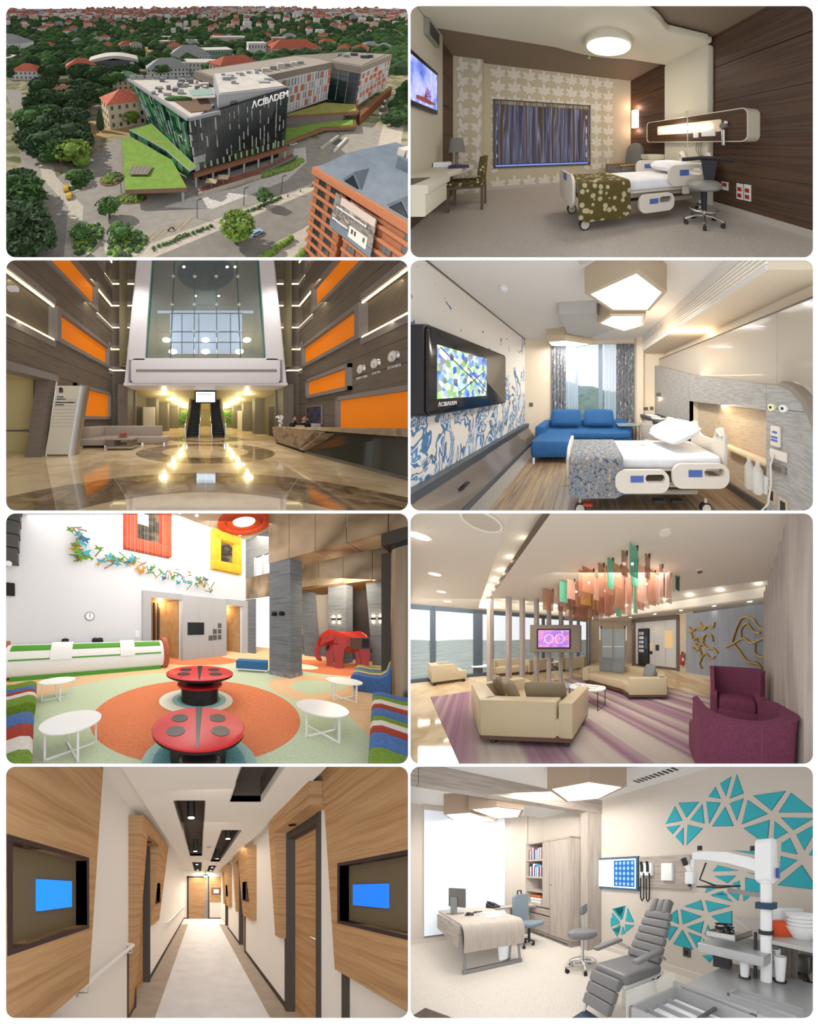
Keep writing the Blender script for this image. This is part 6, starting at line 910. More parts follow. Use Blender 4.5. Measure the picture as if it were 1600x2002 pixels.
# dark end wall, bronze panels
wr5 = struct('wall_right', B(10.45, 5, 5.85, 10.6, 9.2, 7.15).box(10.45, 8.6, 4.7, 10.6, 9.2, 5.85).box(10.45, 8.5, 0, 10.6, 9.2, 3.35), slate, sub=1)
for k in range(3): part(wr5, 'bronze_panel', B(10.42, 5.8+1.12*k, 3.4, 10.6, 6.9+1.12*k, 4.7), bronze)
part(wr5, 'window_frame', B(10.45, 8.45, 4.7, 10.55, 8.55, 5.85).box(10.45, 7.85, 4.7, 10.55, 7.95, 5.85), gsr); struct('wall_far', B(13.5, 5, 0, 13.6, 9.4, 7), mat('far_cream', 'D8CDBC', rough=.7)); struct('baseboard_far', B(13.45, 5, 0, 13.5, 9.4, .12), lblk)
# columns, bronze fascia
def column(lab, pts, z1, mt, lean=0, plinth=None):
    cx, cy = sum(p[0] for p in pts)/4, sum(p[1] for p in pts)/4; t = thing('column', lab, 'column', (cx, cy, 0)); o = [(x-cx, y-cy) for x, y in pts]
    part(t, 'shaft', MB().loft([[(x, y, 0) for x, y in o], [(x*(1+lean*0)+lean*.6, y-lean*.8, z1) for x, y in o]]), mt, sub=.6)
    if plinth: part(t, 'plinth', MB().prism([(x*1.05, y*1.05) for x, y in o], 'z', 0, plinth), mat('plinth_stone', '77767A', 'A09EA0', sc=(8, 8, 8), rough=.6))
    return t
c1 = column('large square slate column in the middle of the lobby', [(6.44, 3.8), (7.18, 3.8), (7.18, 4.58), (6.44, 4.58)], 3.9, slate, 0, .14)
for dy, rr in ((.12, .07), (-.16, .07)): sp_ = thing('wall_spot', f'black wall spotlight, {"left" if dy > 0 else "right"} of the pair on the slate column', 'lamp', (6.44, 4.2+dy, 2.1), group='column wall spots'); part(sp_, 'head', MB().tube([(-.16, 0, 0), (-.03, 0, 0)], .07, 14), lblk); part(sp_, 'bracket', B(-.03, -.03, -.03, 0, .03, .03), lblk)
fa = thing('bronze_fascia', 'row of bronze sheet panels above the slate column', 'fascia', (6.5, 3, 3.9)); ys = [4.6, 3.82, 3.0, 2.2, 1.35, .6]
for i in range(5): part(fa, 'panel', MB().at(-6.5, -3, -3.9).box(6.42, ys[i+1]+.008, 3.88, 6.46, ys[i]-.008, 6.6), bronze); part(fa, 'soffit_panel', MB().at(-6.5, -3, -3.9).box(6.46, ys[i+1]+.008, 3.88, 7.6, ys[i]-.008, 3.92), bronze)
part(fa, 'side_panel', MB().at(-6.5, -3, -3.9).box(6.46, 4.56, 3.88, 7.6, 4.6, 6.6), slate)
column('slate column behind the red elephant', [(10.9, 3.75), (11.7, 3.75), (11.7, 4.5), (10.9, 4.5)], 3.75, slate); f2 = thing('bronze_fascia', 'lower bronze panels above the column behind the elephant', 'fascia', (10.8, 4, 3.6))
for i in range(4): part(f2, 'panel', MB().at(-10.8, -4, -3.6).box(10.7, 5.9-1.05*(i+1)+.01, 3.65-.05*i, 10.8, 5.9-1.05*i-.01, 6), bronze)
part(f2, 'soffit', MB().at(-10.8, -4, -3.6).box(10.8, 1.5, 3.55, 13.5, 5.9, 3.62), mat('soffit_wood', '8A6238', rough=.5))
column('leaning slate column between the two square columns', [(12, 5.65), (12.5, 5.55), (12.6, 6.15), (12.1, 6.25)], 4.2, slate, -.3); column('leaning slate column behind the bronze cylinder', [(11.5, 2.3), (12.1, 2.3), (12.1, 2.95), (11.5, 2.95)], 3.6, slate, -.25)
struct('wall_low', B(12.6, 2, 0, 12.8, 7, 1.15), slate); struct('wall_dark', B(13.4, 1, 0, 13.5, 5, 3.7), mat('dark_void', '2A2624', '3E3630', sc=(1, 1, 1), rough=.7))
for y, lab in ((4.12, 'pair of wall lamps behind the elephant'), (2.75, 'pair of wall lamps on the leaning column')):
    x = 10.88 if y > 3 else 11.35; t = thing('wall_lamp', lab, 'lamp', (x, y, 2.0))
    for dy in (-.12, .12): part(t, 'lamp_head', B(-.1, dy-.07, -.04, 0, dy+.07, .04), lblk); point((x-.06, y+dy, 2.12), .8, (1, .8, .5), .02); point((x-.06, y+dy, 1.88), .8, (1, .8, .5), .02)
t = thing('round_column', 'large shiny bronze cylinder column at the right edge', 'column', (6.85, 1.06, 0)); part(t, 'shaft', MB().cyl((0, 0, 0), .33, 3.5, 32), mat('bronze_polished', '6A5A48', '9A8A76', metal=.9, rough=.22, sc=(3, 3, .1))); part(t, 'capital', MB().cyl((0, 0, 3.5), .36, .12, 32), lblk)
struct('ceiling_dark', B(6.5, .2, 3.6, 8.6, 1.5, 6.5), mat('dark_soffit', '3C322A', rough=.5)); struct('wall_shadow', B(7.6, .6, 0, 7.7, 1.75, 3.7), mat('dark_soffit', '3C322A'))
# log-shaped reception counter
rx_, ry_ = 4.75, -1.0; ln = sqrt(rx_**2+ry_**2); ang = atan2(ry_, rx_); rd = thing('reception_counter', 'white and green log-shaped reception counter with orange end discs', 'counter', (-.72, 9.15, 0), ang); lime = mat('lime_green', '4F9A22', rough=.5); end = mat('end_orange', 'A85434', 'B4603C', sc=(4, 4, 4), rough=.5)
def arc(x0, x1, r0, r1, a0, a1, n=12): return MB().loft([[(x, -r*cos(a), .56+r*sin(a)) for a, r in [(a0+(a1-a0)*i/n, r1) for i in range(n+1)]+[(a1-(a1-a0)*i/n, r0) for i in range(n+1)]] for x in (x0, x1)])
part(rd, 'shell', arc(0, ln, .5, .54, -1.0, 1.45, 20), twht); part(rd, 'plinth', B(.1, -.42, 0, ln-.1, .1, .12), lime)
for a, b in ((.12, 1.15), (1.75, 3.25), (3.75, ln-.12)): part(rd, 'green_panel', arc(a, b, .54, .56, .72, 1.2), lime); part(rd, 'green_line', arc(a, b, .54, .575, .14, .22, 3), lime)
for a, b in ((1.15, 1.75), (3.25, 3.75)): part(rd, 'white_bridge', arc(a, b, .54, .6, .1, 1.4), twht)
for x in (-.2, ln): part(rd, 'end_disc', MB().at(x, 0, .58, pi/2, pi/2).cyl((0, 0, 0), .64, .2, 40), end, bevel=.02)
for i, x in enumerate((1.3, 2.25, 2.4)): t = thing('desk_phone', ['dark telephone on the counter left of centre', 'small dark card holder on the counter', 'dark telephone on the counter right of centre'][i], 'telephone' if i != 1 else 'card holder', (-.72+x*cos(ang)+.2, 9.15+x*sin(ang)+.1, 1.08)); part(t, 'body', MB().cb((0, 0, .06), (.22, .16, .1)), lblk, bevel=.03); part(t, 'handset', MB().tube([(-.1, 0, .12), (0, 0, .15), (.1, 0, .12)], .03), lblk)
# ladybird tables
def bug(lab, c, r, zt, two):
    t = thing('ladybird_table', lab, 'table', (*c, 0), YA, 'ladybird tables'); part(t, 'underside', MB().lathe([(r*.9, zt-.09), (r*.99, zt-.05), (r*.985, zt-.02)], n=48), lblk); top = part(t, 'top', MB().lathe([(r*.98, zt-.03), (r, zt-.015), (r*.97, zt)], n=56), lred)
    part(top, 'wing_gap', MB().prism([(-r*.09, r*.97), (r*.09, r*.97), (.012, -r*.92), (-.012, -r*.92)], 'z', zt, zt+.004), lblk)
    for x, y in ((-.44, .32), (.44, .32), (-.46, -.3), (.46, -.3)): part(top, 'spot', MB().prism([(x*r+r*.19*cos(a*pi/14), y*r+r*.21*sin(a*pi/14)) for a in range(28)], 'z', zt, zt+.005), lblk)
    part(t, 'pedestal', MB().lathe([(r*.56, .0), (r*.56, zt*.55)] if two else [(r*.62, 0), (r*.62, zt-.08)], n=14), lblk, smooth=False)
    if two: part(t, 'lower_disc', MB().lathe([(r*.66, zt*.55), (r*.68, zt*.58), (r*.66, zt*.62)], n=40), lred); part(t, 'neck', MB().lathe([(r*.45, zt*.6), (r*.4, zt*.75), (r*.5, zt-.08)], n=30), lblk)
    else: part(t, 'seat_stone', MB().ball((.02, -r*.5, .14), (r*.42, r*.3, .14), 18, 9), mat('stone_dark', '3A3634', rough=.2))
bug('large red ladybird table in the foreground', (1.64, 2.24), .59, .43, False); bug('two-tier red ladybird table on the teal disc', (2.93, 3.95), .76, .65, True)
def rtable(lab, c, a):
    t = thing('round_table', lab, 'table', (*c, 0), a, 'white round tables'); part(t, 'top', MB().cyl((0, 0, .405), .36, .018, 40), twht)
    for x, y in ((.3, 0), (-.3, 0), (0, .3), (0, -.3)): part(t, 'leg', B(x-.012, y-.012, 0, x+.012, y+.012, .405), twht)
    part(t, 'cross_base', B(-.3, -.012, 0, .3, .012, .024).box(-.012, -.3, 0, .012, .3, .024), twht)
rtable('white round table in the left foreground', (.36, 3.38), .1); rtable('white round table in front of the counter', (.36, 6.08), .1); rtable('white round table in the right foreground', (3.54, 1.56), -.3); rtable('white round table near the bronze cylinder', (5.66, 2.0), -.3)
bn = thing('bench', 'blue upholstered bench beside the slate column', 'bench', (6.15, 5.15, 0), atan2(-.95, .6)); part(bn, 'cushion', B(-.56, 0, .12, .56, .5, .42), mat('bench_blue', '2F6698', '3A72A4', sc=(30, 30, 30), rough=.85), bevel=.02); part(bn, 'frame', B(-.56, -.01, .08, .56, .5, .12), twht)
for x in (-.5, .5): [part(bn, 'leg', B(x-.015, y_, 0, x+.015, y_+.03, .1), twht) for y_ in (.02, .44)]
# wavy striped seats
SCOL = {'b': mat('felt_blue', '3A5E96', '4A70A6', sc=(30, 30, 30), rough=.95), 'g': mat('felt_green', '5E7A1E', '70902A', sc=(30, 30, 30), rough=.95), 'r': mat('felt_red', '8E2A18', 'A03822', sc=(30, 30, 30), rough=.95), 'w': mat('felt_white', 'C8C2B8', 'D6D0C6', sc=(30, 30, 30), rough=.95)}
def wavy(lab, loc, rz, seq, mir=1):
    t = thing('striped_sofa', lab, 'sofa', loc, rz, 'striped felt sofas'); pr = [(0.12, 0), (.02, .2), (0, .34), (.03, .4), (.12, .43), (.4, .39), (.62, .4), (.74, .5), (.8, .72), (.86, .8), (.95, .78), (.98, 0)]; x = 0
    for c, w in seq: part(t, 'stripe', MB().prism([(mir*u, v) for u, v in pr], 'x', x+.004, x+w-.004) if 1 else None, SCOL[c], bevel=.012); x += w
wavy('long striped felt sofa at the right edge', (2.25, .62, 0), atan2(.95, 3.9), [('g', .62), ('b', .42), ('r', .22), ('w', .2), ('g', .18), ('b', .38), ('r', .24), ('w', .26), ('g', .25), ('b', .3)], -1); wavy('short striped felt sofa behind the round table', (6.55, 2.15, 0), atan2(.95, 3.9), [('b', .45), ('r', .1), ('w', .14), ('g', .3), ('b', .3), ('r', .14), ('w', .12), ('g', .4)], -1)
wavy('striped felt sofa at the left edge, nearest', (-.05, 2.5, 0), pi/2, [('g', .42), ('w', .35), ('r', .4), ('b', .5)]); wavy('striped felt sofa at the left edge with green end', (-.03, 4.62, 0), pi/2, [('g', .5), ('w', .25), ('r', .22), ('b', .3), ('g', .5)])
# red faceted elephant with a shelf in its flank
el = thing('elephant_sculpture', 'faceted red elephant sculpture with a shelf in its side', 'sculpture', (10.0, 3.55, 0), YA); red = mat('elephant_red', 'B3210F', rough=.25, coat=.4); rnd = random.Random(5); E = MB()
def ring(x, z, ry, rz_, n=7, tilt=0): return [(x+tilt*sin(2*pi*k/n)*rz_+rnd.uniform(-.02, .02), ry*cos(2*pi*k/n)+rnd.uniform(-.03, .03), z+rz_*sin(2*pi*k/n)+rnd.uniform(-.03, .03)) for k in range(n)]
E.loft([ring(-.5, 1.12, .22, .24), ring(-.3, 1.1, .4, .4), ring(.15, 1.05, .46, .43), ring(.6, 1.06, .44, .42), ring(.88, 1.0, .34, .36), ring(1.02, .92, .12, .2)])
E.loft([ring(-.42, 1.28, .2, .26), ring(-.62, 1.26, .25, .3), ring(-.82, 1.14, .24, .28), ring(-.98, 1.0, .16, .22, 7, .3), ring(-1.06, .78, .11, .13, 7, .9), ring(-1.08, .55, .08, .09, 7, 1), ring(-1.0, .36, .06, .07, 7, 1), ring(-.88, .28, .05, .05)])
for x, y, f in ((-.32, -.22, 0), (-.42, .2, 0), (.68, -.22, .06), (.78, .2, .06)): E.loft([[(x+f*s_+r*cos(2*pi*k/6), y+r*sin(2*pi*k/6), z) for k in range(6)] for z, r, s_ in ((.95, .24, 0), (.6, .2, .5), (.3, .15, 1), (.08, .15, .6), (0, .17, .4))])
part(el, 'body', E, red, smooth=False); part(el, 'ear', MB().hexa([(-.55, -.3, 1.3), (-.2, -.5, 1.25), (-.12, -.5, .95), (-.3, -.42, .7)], [(-.55, -.26, 1.34), (-.18, -.46, 1.3), (-.08, -.46, .95), (-.3, -.38, .66)]), red, smooth=False)
part(el, 'tusk', MB().tube([(-.72, -.2, .92), (-.84, -.26, .78), (-.8, -.28, .7)], [.05, .04, .02], 5), lblk); part(el, 'tail', MB().tube([(1.02, 0, 1.0), (1.1, -.02, .8), (1.12, -.02, .62)], [.04, .03, .05], 5), lblk); part(el, 'shelf', B(.02, -.54, .84, .68, -.3, 1.2).box(.0, -.55, .8, .7, -.3, .84).box(0, -.55, 1.2, .7, -.3, 1.24), mat('shelf_brown', '5A3A2A', rough=.4)); part(el, 'shelf_gap', B(.38, -.545, .84, .66, -.535, 1.2), lblk)
# butterflies and sticks drifting in front of the wall
mo = thing('butterfly_mobile', 'drifting mobile of paper butterflies and sticks before the white wall', 'mobile', (4, 8.6, 4)); path = [(1.0, 5.1), (1.2, 4.65), (1.0, 4.35), (1.4, 4.05), (2.0, 4.2), (2.5, 4.24), (3.0, 4.38), (3.6, 4.17), (4.4, 3.96), (5.0, 4.2), (5.5, 3.72), (6.05, 4.1), (6.6, 3.82), (7.2, 3.43)]
pc = [mat('paper_teal', '3E9AA8', rough=.7), mat('paper_green', '5E8E2A', rough=.7), mat('paper_amber', 'C08A2C', rough=.7), mat('paper_brown', '4E3A28', 'A07840', sc=(40, 40, 40), rough=.7), mat('paper_blue', '2E6490', rough=.7)]
for k in range(96):
    s_ = k/96*(len(path)-1); i = int(s_); f = s_-i; sp_ = .3 if 2 < s_ < 4 or s_ > 9 else .16; x = path[i][0]*(1-f)+path[min(i+1, 13)][0]*f+rnd.uniform(-sp_, sp_)-4; z = path[i][1]*(1-f)+path[min(i+1, 13)][1]*f+rnd.uniform(-sp_, sp_)-4; m = MB().at(x, rnd.uniform(-.3, .3), z, rnd.uniform(-.6, .6), rnd.uniform(-.3, .3), rnd.uniform(-1.2, 1.2))
    if k % 2: w = rnd.uniform(.1, .2)*(1.3 if s_ < 3 else 1); part(mo, 'butterfly', m.poly([(0, 0, -.3*w), (w, .3*w, -.5*w), (.7*w, .2*w, 0), (1.1*w, .3*w, .7*w), (0, 0, .25*w)]).poly([(0, 0, -.3*w), (-w, .3*w, -.5*w), (-.7*w, .2*w, 0), (-1.1*w, .3*w, .7*w), (0, 0, .25*w)]), pc[rnd.choice((0, 0, 1, 1, 2, 4))])
    else: w = rnd.uniform(.1, .22); part(mo, 'stick', m.tube([(-w, 0, 0), (w, 0, 0)], .022, 5), pc[rnd.choice((3, 3, 2, 1))])
wires = MB()
for k in range(60): x = rnd.uniform(-3, 3.2); wires.box(x, -.002, .3, x+.004, .002, 3.1)
w_ = part(mo, 'suspension_wires', wires, mat('wire', 'B8B4AE', rough=.5)); w_['kind'] = 'stuff'
# left edge: soffit with camera, loudspeaker
t = thing('wall_soffit', 'dark ribbed soffit with camera at the left edge', 'soffit', (-.8, 9.0, 3.6))
for k in range(5): part(t, 'slat', B(-1, -.6, .02+.4*k, .3+.02*k, .1, .38+.4*k), mat('soffit_grey', '4A4A48', rough=.5))
part(t, 'camera', MB().ball((.1, -.5, -.06), .08), twht); single('loudspeaker', 'small dark loudspeaker on the left lobby wall', 'speaker', MB().cb((0, -.1, 0), (.3, .2, .4)), lblk, (-.75, 9.2, 2.85), bevel=.02)
area((2, 7.5, 5.4), 3.5, 26, (1, .96, .9), (2, 7.5, 0), 1.2); area((3.2, 4.6, 4.4), 3.5, 60, (1, .97, .92), (3.2, 4.8, 0), 1.5); area((2.5, 5.9, 4.4), 3.5, 12, (1, .97, .92), (2.5, 9.2, 3.5), 1); area((9.5, 6.5, 6.2), .8, 24, (1, .85, .65), (9.5, 7, 0), .8); area((9.5, 3.2, 3.5), 1.2, 34, (1, .85, .65), (9.8, 3.4, 0), .6)  # mid-air fill lights added to brighten the lobby, no fittings
# ================================================================ waiting lounge
ST = Stage(WIN[5], (1196, 1251), 340, 1.45, near=1.22, deep=8.5)
cem = mat('lounge_ceiling', 'DED3C3', rough=.7, spec=.2); brn = mat('lounge_brown', '6E5F54', rough=.5); stone = mat('polished_marble', 'C8B391', ['D6C4A4', 'B89E78', 'CDBB9C'], rough=.08, sc=(.8, .8, .8), detail=6, lo=.3, hi=.7, coat=.3)
lth = mat('cream_leather', 'C6B493', rough=.4); pil = mat('khaki_cushion', '8A7C62', rough=.6); wfin = mat('grey_fin_wood', 'A69890', ['B8AAA0', '948880'], rough=.5, sc=(9, 9, .6), lo=.3, hi=.7, detail=4); purp = mat('plum_wool', '70394F', '7A4258', sc=(40, 40, 40), rough=.9, spec=.2); dkm = mat('dark_frame_metal', '2E2A28', rough=.4)
fl6 = struct('floor', MB().poly([(-9, 1, 0), (9, 1, 0), (9, 14, 0), (-1.35, 14, 0), (-1.35, 10.1, 0), (-7.7, 5.2, 0), (-9, 4.2, 0)]), stone, sub=1)
k_ = R(38.5); crp = mat('striped_carpet', '7A5468', ['A89A94', 'BCB0A4', '8E6A7C', 'B4A69C', 'BCB0A6', '8A6478'], rough=.95, sc=(1.3, .006, .006), lo=.28, hi=.74, detail=3, spec=.1)
cp_ = [(-4.56, 4.38), (-1.5, 1.8), (0, .9), (4.2, .9), (3.9, 3.7), (2.89, 4.38), (1.35, 5.48), (-.36, 7.2), (-2.45, 5.95)]
single('carpet', 'purple and beige striped lounge carpet', 'carpet', gridpoly([(x*cos(k_)+y*sin(k_), -x*sin(k_)+y*cos(k_)) for x, y in cp_], .3, 0, .012), crp, (0, 0, .002), k_)
# ceilings: outer ring, lit cove, hung centre panel
tr = [(-.75, 1.4), (-5.0, 6.53), (-.83, 10.4), (5.0, 4.6), (5.5, 1.4)]
cm = MB(); out_ = [(-14, 1.2), (-14, 15), (10, 15), (10, 1.2)]
cm.prism([(-9, 1.2), (-.75, 1.2), (-.75, 1.4), (-5.0, 6.53), (-.83, 10.4), (-1.3, 10.2), (-7.7, 5.2), (-9, 4.2)], 'z', 2.65, 2.7).prism([(-.83, 15), (-.83, 10.4), (5.0, 4.6), (5.5, 1.4), (10, 1.2), (10, 15)], 'z', 2.65, 2.7)
cl6 = struct('ceiling', cm, cem); part(cl6, 'cove_top', MB().prism([(-1.2, 1.2), (-5.6, 6.53), (-.83, 11), (6, 4.6), (6, 1.2)], 'z', 3.0, 3.05), mat('cove_white', 'F2EADC', rough=.7))
part(cl6, 'cove_wall', MB().loft([[(x, y, z) for x, y in tr] for z in (2.66, 3.02)], cap=False), mat('cove_white', 'F2EADC'))
ctr = [(-.2, 1.3), (-3.74, 5.36), (-1.55, 6.4), (1.76, 4.65), (4.2, 3.4), (4.6, 1.2)]
cpn = thing('hung_ceiling_panel', 'large hung beige ceiling panel with brown edge', 'ceiling panel', (0, 3.5, 2.75)); part(cpn, 'panel', MB().at(0, -3.5, -2.75).prism(ctr, 'z', 2.75, 2.77), cem)
part(cpn, 'edge', MB().at(0, -3.5, -2.75).loft([[(x, y, z) for x, y in ctr] for z in (2.75, 2.88)], cap=False), brn)
for a, b, p_ in (((-.5, 1.7), (-4.3, 5.9), 26), ((-4.2, 6.2), (-1.0, 9.6), 16), ((-.3, 8.6), (4.3, 4.4), 26)):
    for k in range(7): f = (k+.5)/7; point((a[0]*(1-f)+b[0]*f, a[1]*(1-f)+b[1]*f, 2.9), p_/40, (1, .93, .8), .03)
for i, (x, y) in enumerate(((-2.2, 2.0), (-3.2, 3.15), (-4.2, 4.3), (-5.1, 5.4), (-6.2, 7), (-4.6, 8.2), (-3.2, 9.6))):
    t = thing('downlight', f'small round downlight in the left lounge ceiling, {ORD[i]} from the viewer', 'lamp', (x, y, 2.65), group='left lounge downlights'); part(t, 'trim', MB().cyl((0, 0, -.012), .1, .012, 18), mat('cove_white', 'F2EADC')); part(t, 'lens', MB().cyl((0, 0, -.016), .075, .004, 18), lampw)
for i, (x, y) in enumerate(((1.0, 9.2), (2.0, 8.0), (2.8, 7.0), (3.6, 6.1), (4.3, 5.4))): t = thing('downlight', f'small round downlight on the art wall side, {ORD[i]} from the left', 'lamp', (x, y, 2.65), group='right lounge downlights'); part(t, 'trim', MB().cyl((0, 0, -.012), .08, .012, 18), mat('cove_white', 'F2EADC')); part(t, 'lens', MB().cyl((0, 0, -.016), .06, .004, 18), lampw); spot((x, y, 2.62), (x+.2, y+.3, 0), 3, 70)
t = thing('ceiling_speaker', 'round ceiling speaker at the picture top', 'speaker', (-1.3, 1.75, 2.65)); part(t, 'grille', MB().cyl((0, 0, -.015), .16, .015, 30), mat('speaker_beige', 'C9BDAB')); part(t, 'rim', MB().tube([(.165*cos(a*pi/15), .165*sin(a*pi/15), -.012) for a in range(30)], .012, 6, True), mat('cove_white', 'F2EADC'))
t = thing('smoke_detector', 'smoke detector on the hung ceiling panel', 'detector', (1.65, 3.25, 2.75)); part(t, 'base', MB().cyl((0, 0, -.02), .07, .02), cem); part(t, 'head', MB().cyl((0, 0, -.05), .04, .03), brn); single('ceiling_rose', 'round cover on the hung ceiling panel', 'cover', MB().cyl((0, 0, -.015), .07, .015), mat('cove_white', 'F2EADC'), (.65, 2.1, 2.75))
# window wall with mullions, far landscape, back walls
A, Bp = Vector((-7.6, 5.2)), Vector((-1.35, 10.1)); wn = struct('window_1', MB(), dkm) if 0 else None; d = (Bp-A); wl_ = d.length; an = atan2(d.y, d.x); win = thing('window_wall', 'tall glazed window wall with dark mullions behind the lounge', 'window', (A.x, A.y, 0), an); mul = mat('mullion_blue_grey', '5C6670', rough=.35, metal=.4)
for f, w in ((0, .25), (.2, .12), (.36, .3), (.42, .1), (.56, .12), (.68, .12), (.8, .12), (.92, .12), (1, .2)): part(win, 'mullion', B(f*wl_-w/2, -.08, 0, f*wl_+w/2, .08, 2.65), mul)
part(win, 'sill', B(0, -.1, 0, wl_, .1, .12), mul); part(win, 'head', B(0, -.08, 2.5, wl_, .08, 2.66), mul)
fs = [0, .2, .36, .42, .56, .68, .8, .92, 1]
for i in range(8): part(win, 'pane', B(fs[i]*wl_+.1, -.01, .12, fs[i+1]*wl_-.1, .01, 2.5), glass('window_pane', 'C8E0EC', .12))
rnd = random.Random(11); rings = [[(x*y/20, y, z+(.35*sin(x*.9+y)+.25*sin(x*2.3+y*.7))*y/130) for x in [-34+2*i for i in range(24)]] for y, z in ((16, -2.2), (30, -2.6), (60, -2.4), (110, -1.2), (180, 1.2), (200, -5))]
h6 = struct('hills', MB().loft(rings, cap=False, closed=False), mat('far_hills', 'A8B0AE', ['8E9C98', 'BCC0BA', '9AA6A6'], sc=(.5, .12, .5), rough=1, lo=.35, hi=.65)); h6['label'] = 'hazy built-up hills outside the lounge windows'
wb6 = struct('wall_back', B(-1.35, 10.9, 0, -.75, 11, 2.7).box(.95, 10.9, 0, 1.3, 11, 2.7).box(-.75, 10.9, 2.3, .95, 11, 2.7), mat('lounge_beige', 'B7A58E', rough=.6)); struct('wall_side', MB().prism([(-1.35, 9.95), (-1.3, 9.95), (-1.3, 11), (-1.35, 11)], 'z', 0, 2.7), MATS['lounge_beige'])
dr = struct('door_1', B(-.7, 10.85, 0, -.6, 10.95, 2.3).box(.8, 10.85, 0, .9, 10.95, 2.3).box(-.7, 10.85, 2.15, .9, 10.95, 2.3).box(.06, 10.85, 0, .14, 10.95, 2.2), mat('door_bronze', 'A8957A', rough=.4, metal=.3)); part(dr, 'pane', B(-.6, 10.9, 0, .06, 10.91, 2.15).box(.14, 10.9, 0, .8, 10.91, 2.15), glass('door_glass', 'D8E6EC', .4)); part(dr, 'push_bar', B(-.55, 10.8, 1.0, .02, 10.84, 1.06).box(.18, 10.8, 1.0, .75, 10.84, 1.06), steel)
struct('wall_glow', B(-.7, 12.2, 0, .9, 12.25, 2.3), mat('corridor_pale', 'D5CFC4', rough=.6))
# white panelled recess with vending machine
pq = [(1.35, 9.8), (3.1, 8.2)]; dv = Vector((1.75, -1.6)).normalized(); an2 = atan2(dv.y, dv.x); rc6 = thing('panelled_recess', 'white panelled recess in a brown frame', 'wall panel', (1.35, 9.8, 0), an2); ln2 = 2.38
part(rc6, 'frame', B(-.12, -.15, 0, 0, .1, 2.6).box(ln2, -.15, 0, ln2+.14, .1, 2.6).box(-.12, -.15, 2.42, ln2+.14, .1, 2.6), brn)
for k in range(4): part(rc6, 'panel', B(.02+k*ln2/4, 0, .12, (k+1)*ln2/4-.01, .05, 2.42), mat('panel_white', 'D9D6D0', rough=.4))
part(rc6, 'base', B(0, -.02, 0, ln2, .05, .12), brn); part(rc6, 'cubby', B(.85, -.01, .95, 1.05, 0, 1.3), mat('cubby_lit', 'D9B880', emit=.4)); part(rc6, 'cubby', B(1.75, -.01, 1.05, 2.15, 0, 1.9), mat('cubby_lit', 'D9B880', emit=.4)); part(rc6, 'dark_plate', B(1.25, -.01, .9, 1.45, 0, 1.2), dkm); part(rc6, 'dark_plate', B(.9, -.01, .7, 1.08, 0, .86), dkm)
vm = thing('vending_machine', 'black vending machine in the panelled recess', 'vending machine', (1.62, 9.5, .1), an2); part(vm, 'case', B(-.05, -.22, 0, .55, -.02, 1.95), dkm, bevel=.02)
for k in range(5): part(vm, 'shelf_row', B(.02, -.235, .7+.23*k, .3, -.22, .85+.23*k), mat('snack_%d' % k, ['6A7C9A', 'A89070', '7E96B8', 'B8B4AC', '5E7090'][k], 'D0CCC4', sc=(14, 14, 3), emit=.25))
part(vm, 'keypad', B(.38, -.235, .9, .5, -.22, 1.5), mat('vm_blue', '40557A', emit=.2))
w3 = struct('wall_right', MB().prism([(3.1, 8.2), (3.14, 8.24), (3.5, 7.4), (3.42, 7.35)], 'z', 0, 2.7), mat('lounge_cream', 'CDBBA0', rough=.6)); single('wall_switch', 'pair of white switches on the cream wall', 'switch', MB().cb((0, -.02, 0), (.14, .03, .07)), mat('plate_white', 'D6D4D0'), (3.2, 7.9, 1.3), -1.2)
fe = thing('fire_extinguisher', 'red fire extinguisher on the cream wall', 'extinguisher', (3.1, 7.62, .35)); part(fe, 'cylinder', MB().lathe([(.07, 0), (.085, .03), (.085, .42), (.03, .5)], n=20), mat('ext_red', 'B3181C', rough=.3)); part(fe, 'valve', B(-.03, -.03, .5, .03, .03, .58), dkm); part(fe, 'hose', MB().tube([(.03, 0, .55), (.12, -.02, .5), (.1, -.03, .2)], .012), dkm); part(fe, 'tag', B(-.05, -.09, .18, .05, -.084, .32), mat('plate_white', 'D6D4D0'))
# art wall with gold ribbon relief
ap, bp_ = Vector((3.05, 7.1)), Vector((5.2, 4.0)); da = bp_-ap; an3 = atan2(da.y, da.x); aw = thing('art_wall', 'grey panel wall carrying a gold ribbon relief', 'wall panel', (ap.x, ap.y, 0), an3); part(aw, 'panel', B(0, 0, .12, da.length, .08, 2.5), mat('art_grey', '8E939A', '9CA0A6', sc=(18, 18, .4), rough=.6), sub=.5); part(aw, 'base', B(0, -.02, 0, da.length, .08, .12), MATS['lounge_cream'])
gold = mat('gold_edge', 'B08E4E', rough=.35, metal=.6)
def ribbon(pts, w=.16): 
    P_ = [(x, y) for x, y in pts]; m = MB(); n = len(P_)
    fine = []
    for i in range(n-1):
        p0, p1, p2, p3 = P_[max(i-1, 0)], P_[i], P_[i+1], P_[min(i+2, n-1)]
        for s_ in range(5): t_ = s_/5; fine.append(tuple(.5*((2*p1[q])+(-p0[q]+p2[q])*t_+(2*p0[q]-5*p1[q]+4*p2[q]-p3[q])*t_*t_+(-p0[q]+3*p1[q]-3*p2[q]+p3[q])*t_**3) for q in (0, 1)))
    fine.append(P_[-1]); m.loft([[(x, -.01, z-.024), (x, -w, z-.024), (x, -w, z+.024), (x, -.01, z+.024)] for x, z in fine]); return m
rel = thing('ribbon_relief', 'gold-edged branching ribbon relief on the grey wall', 'relief', (ap.x, ap.y, .2), an3)
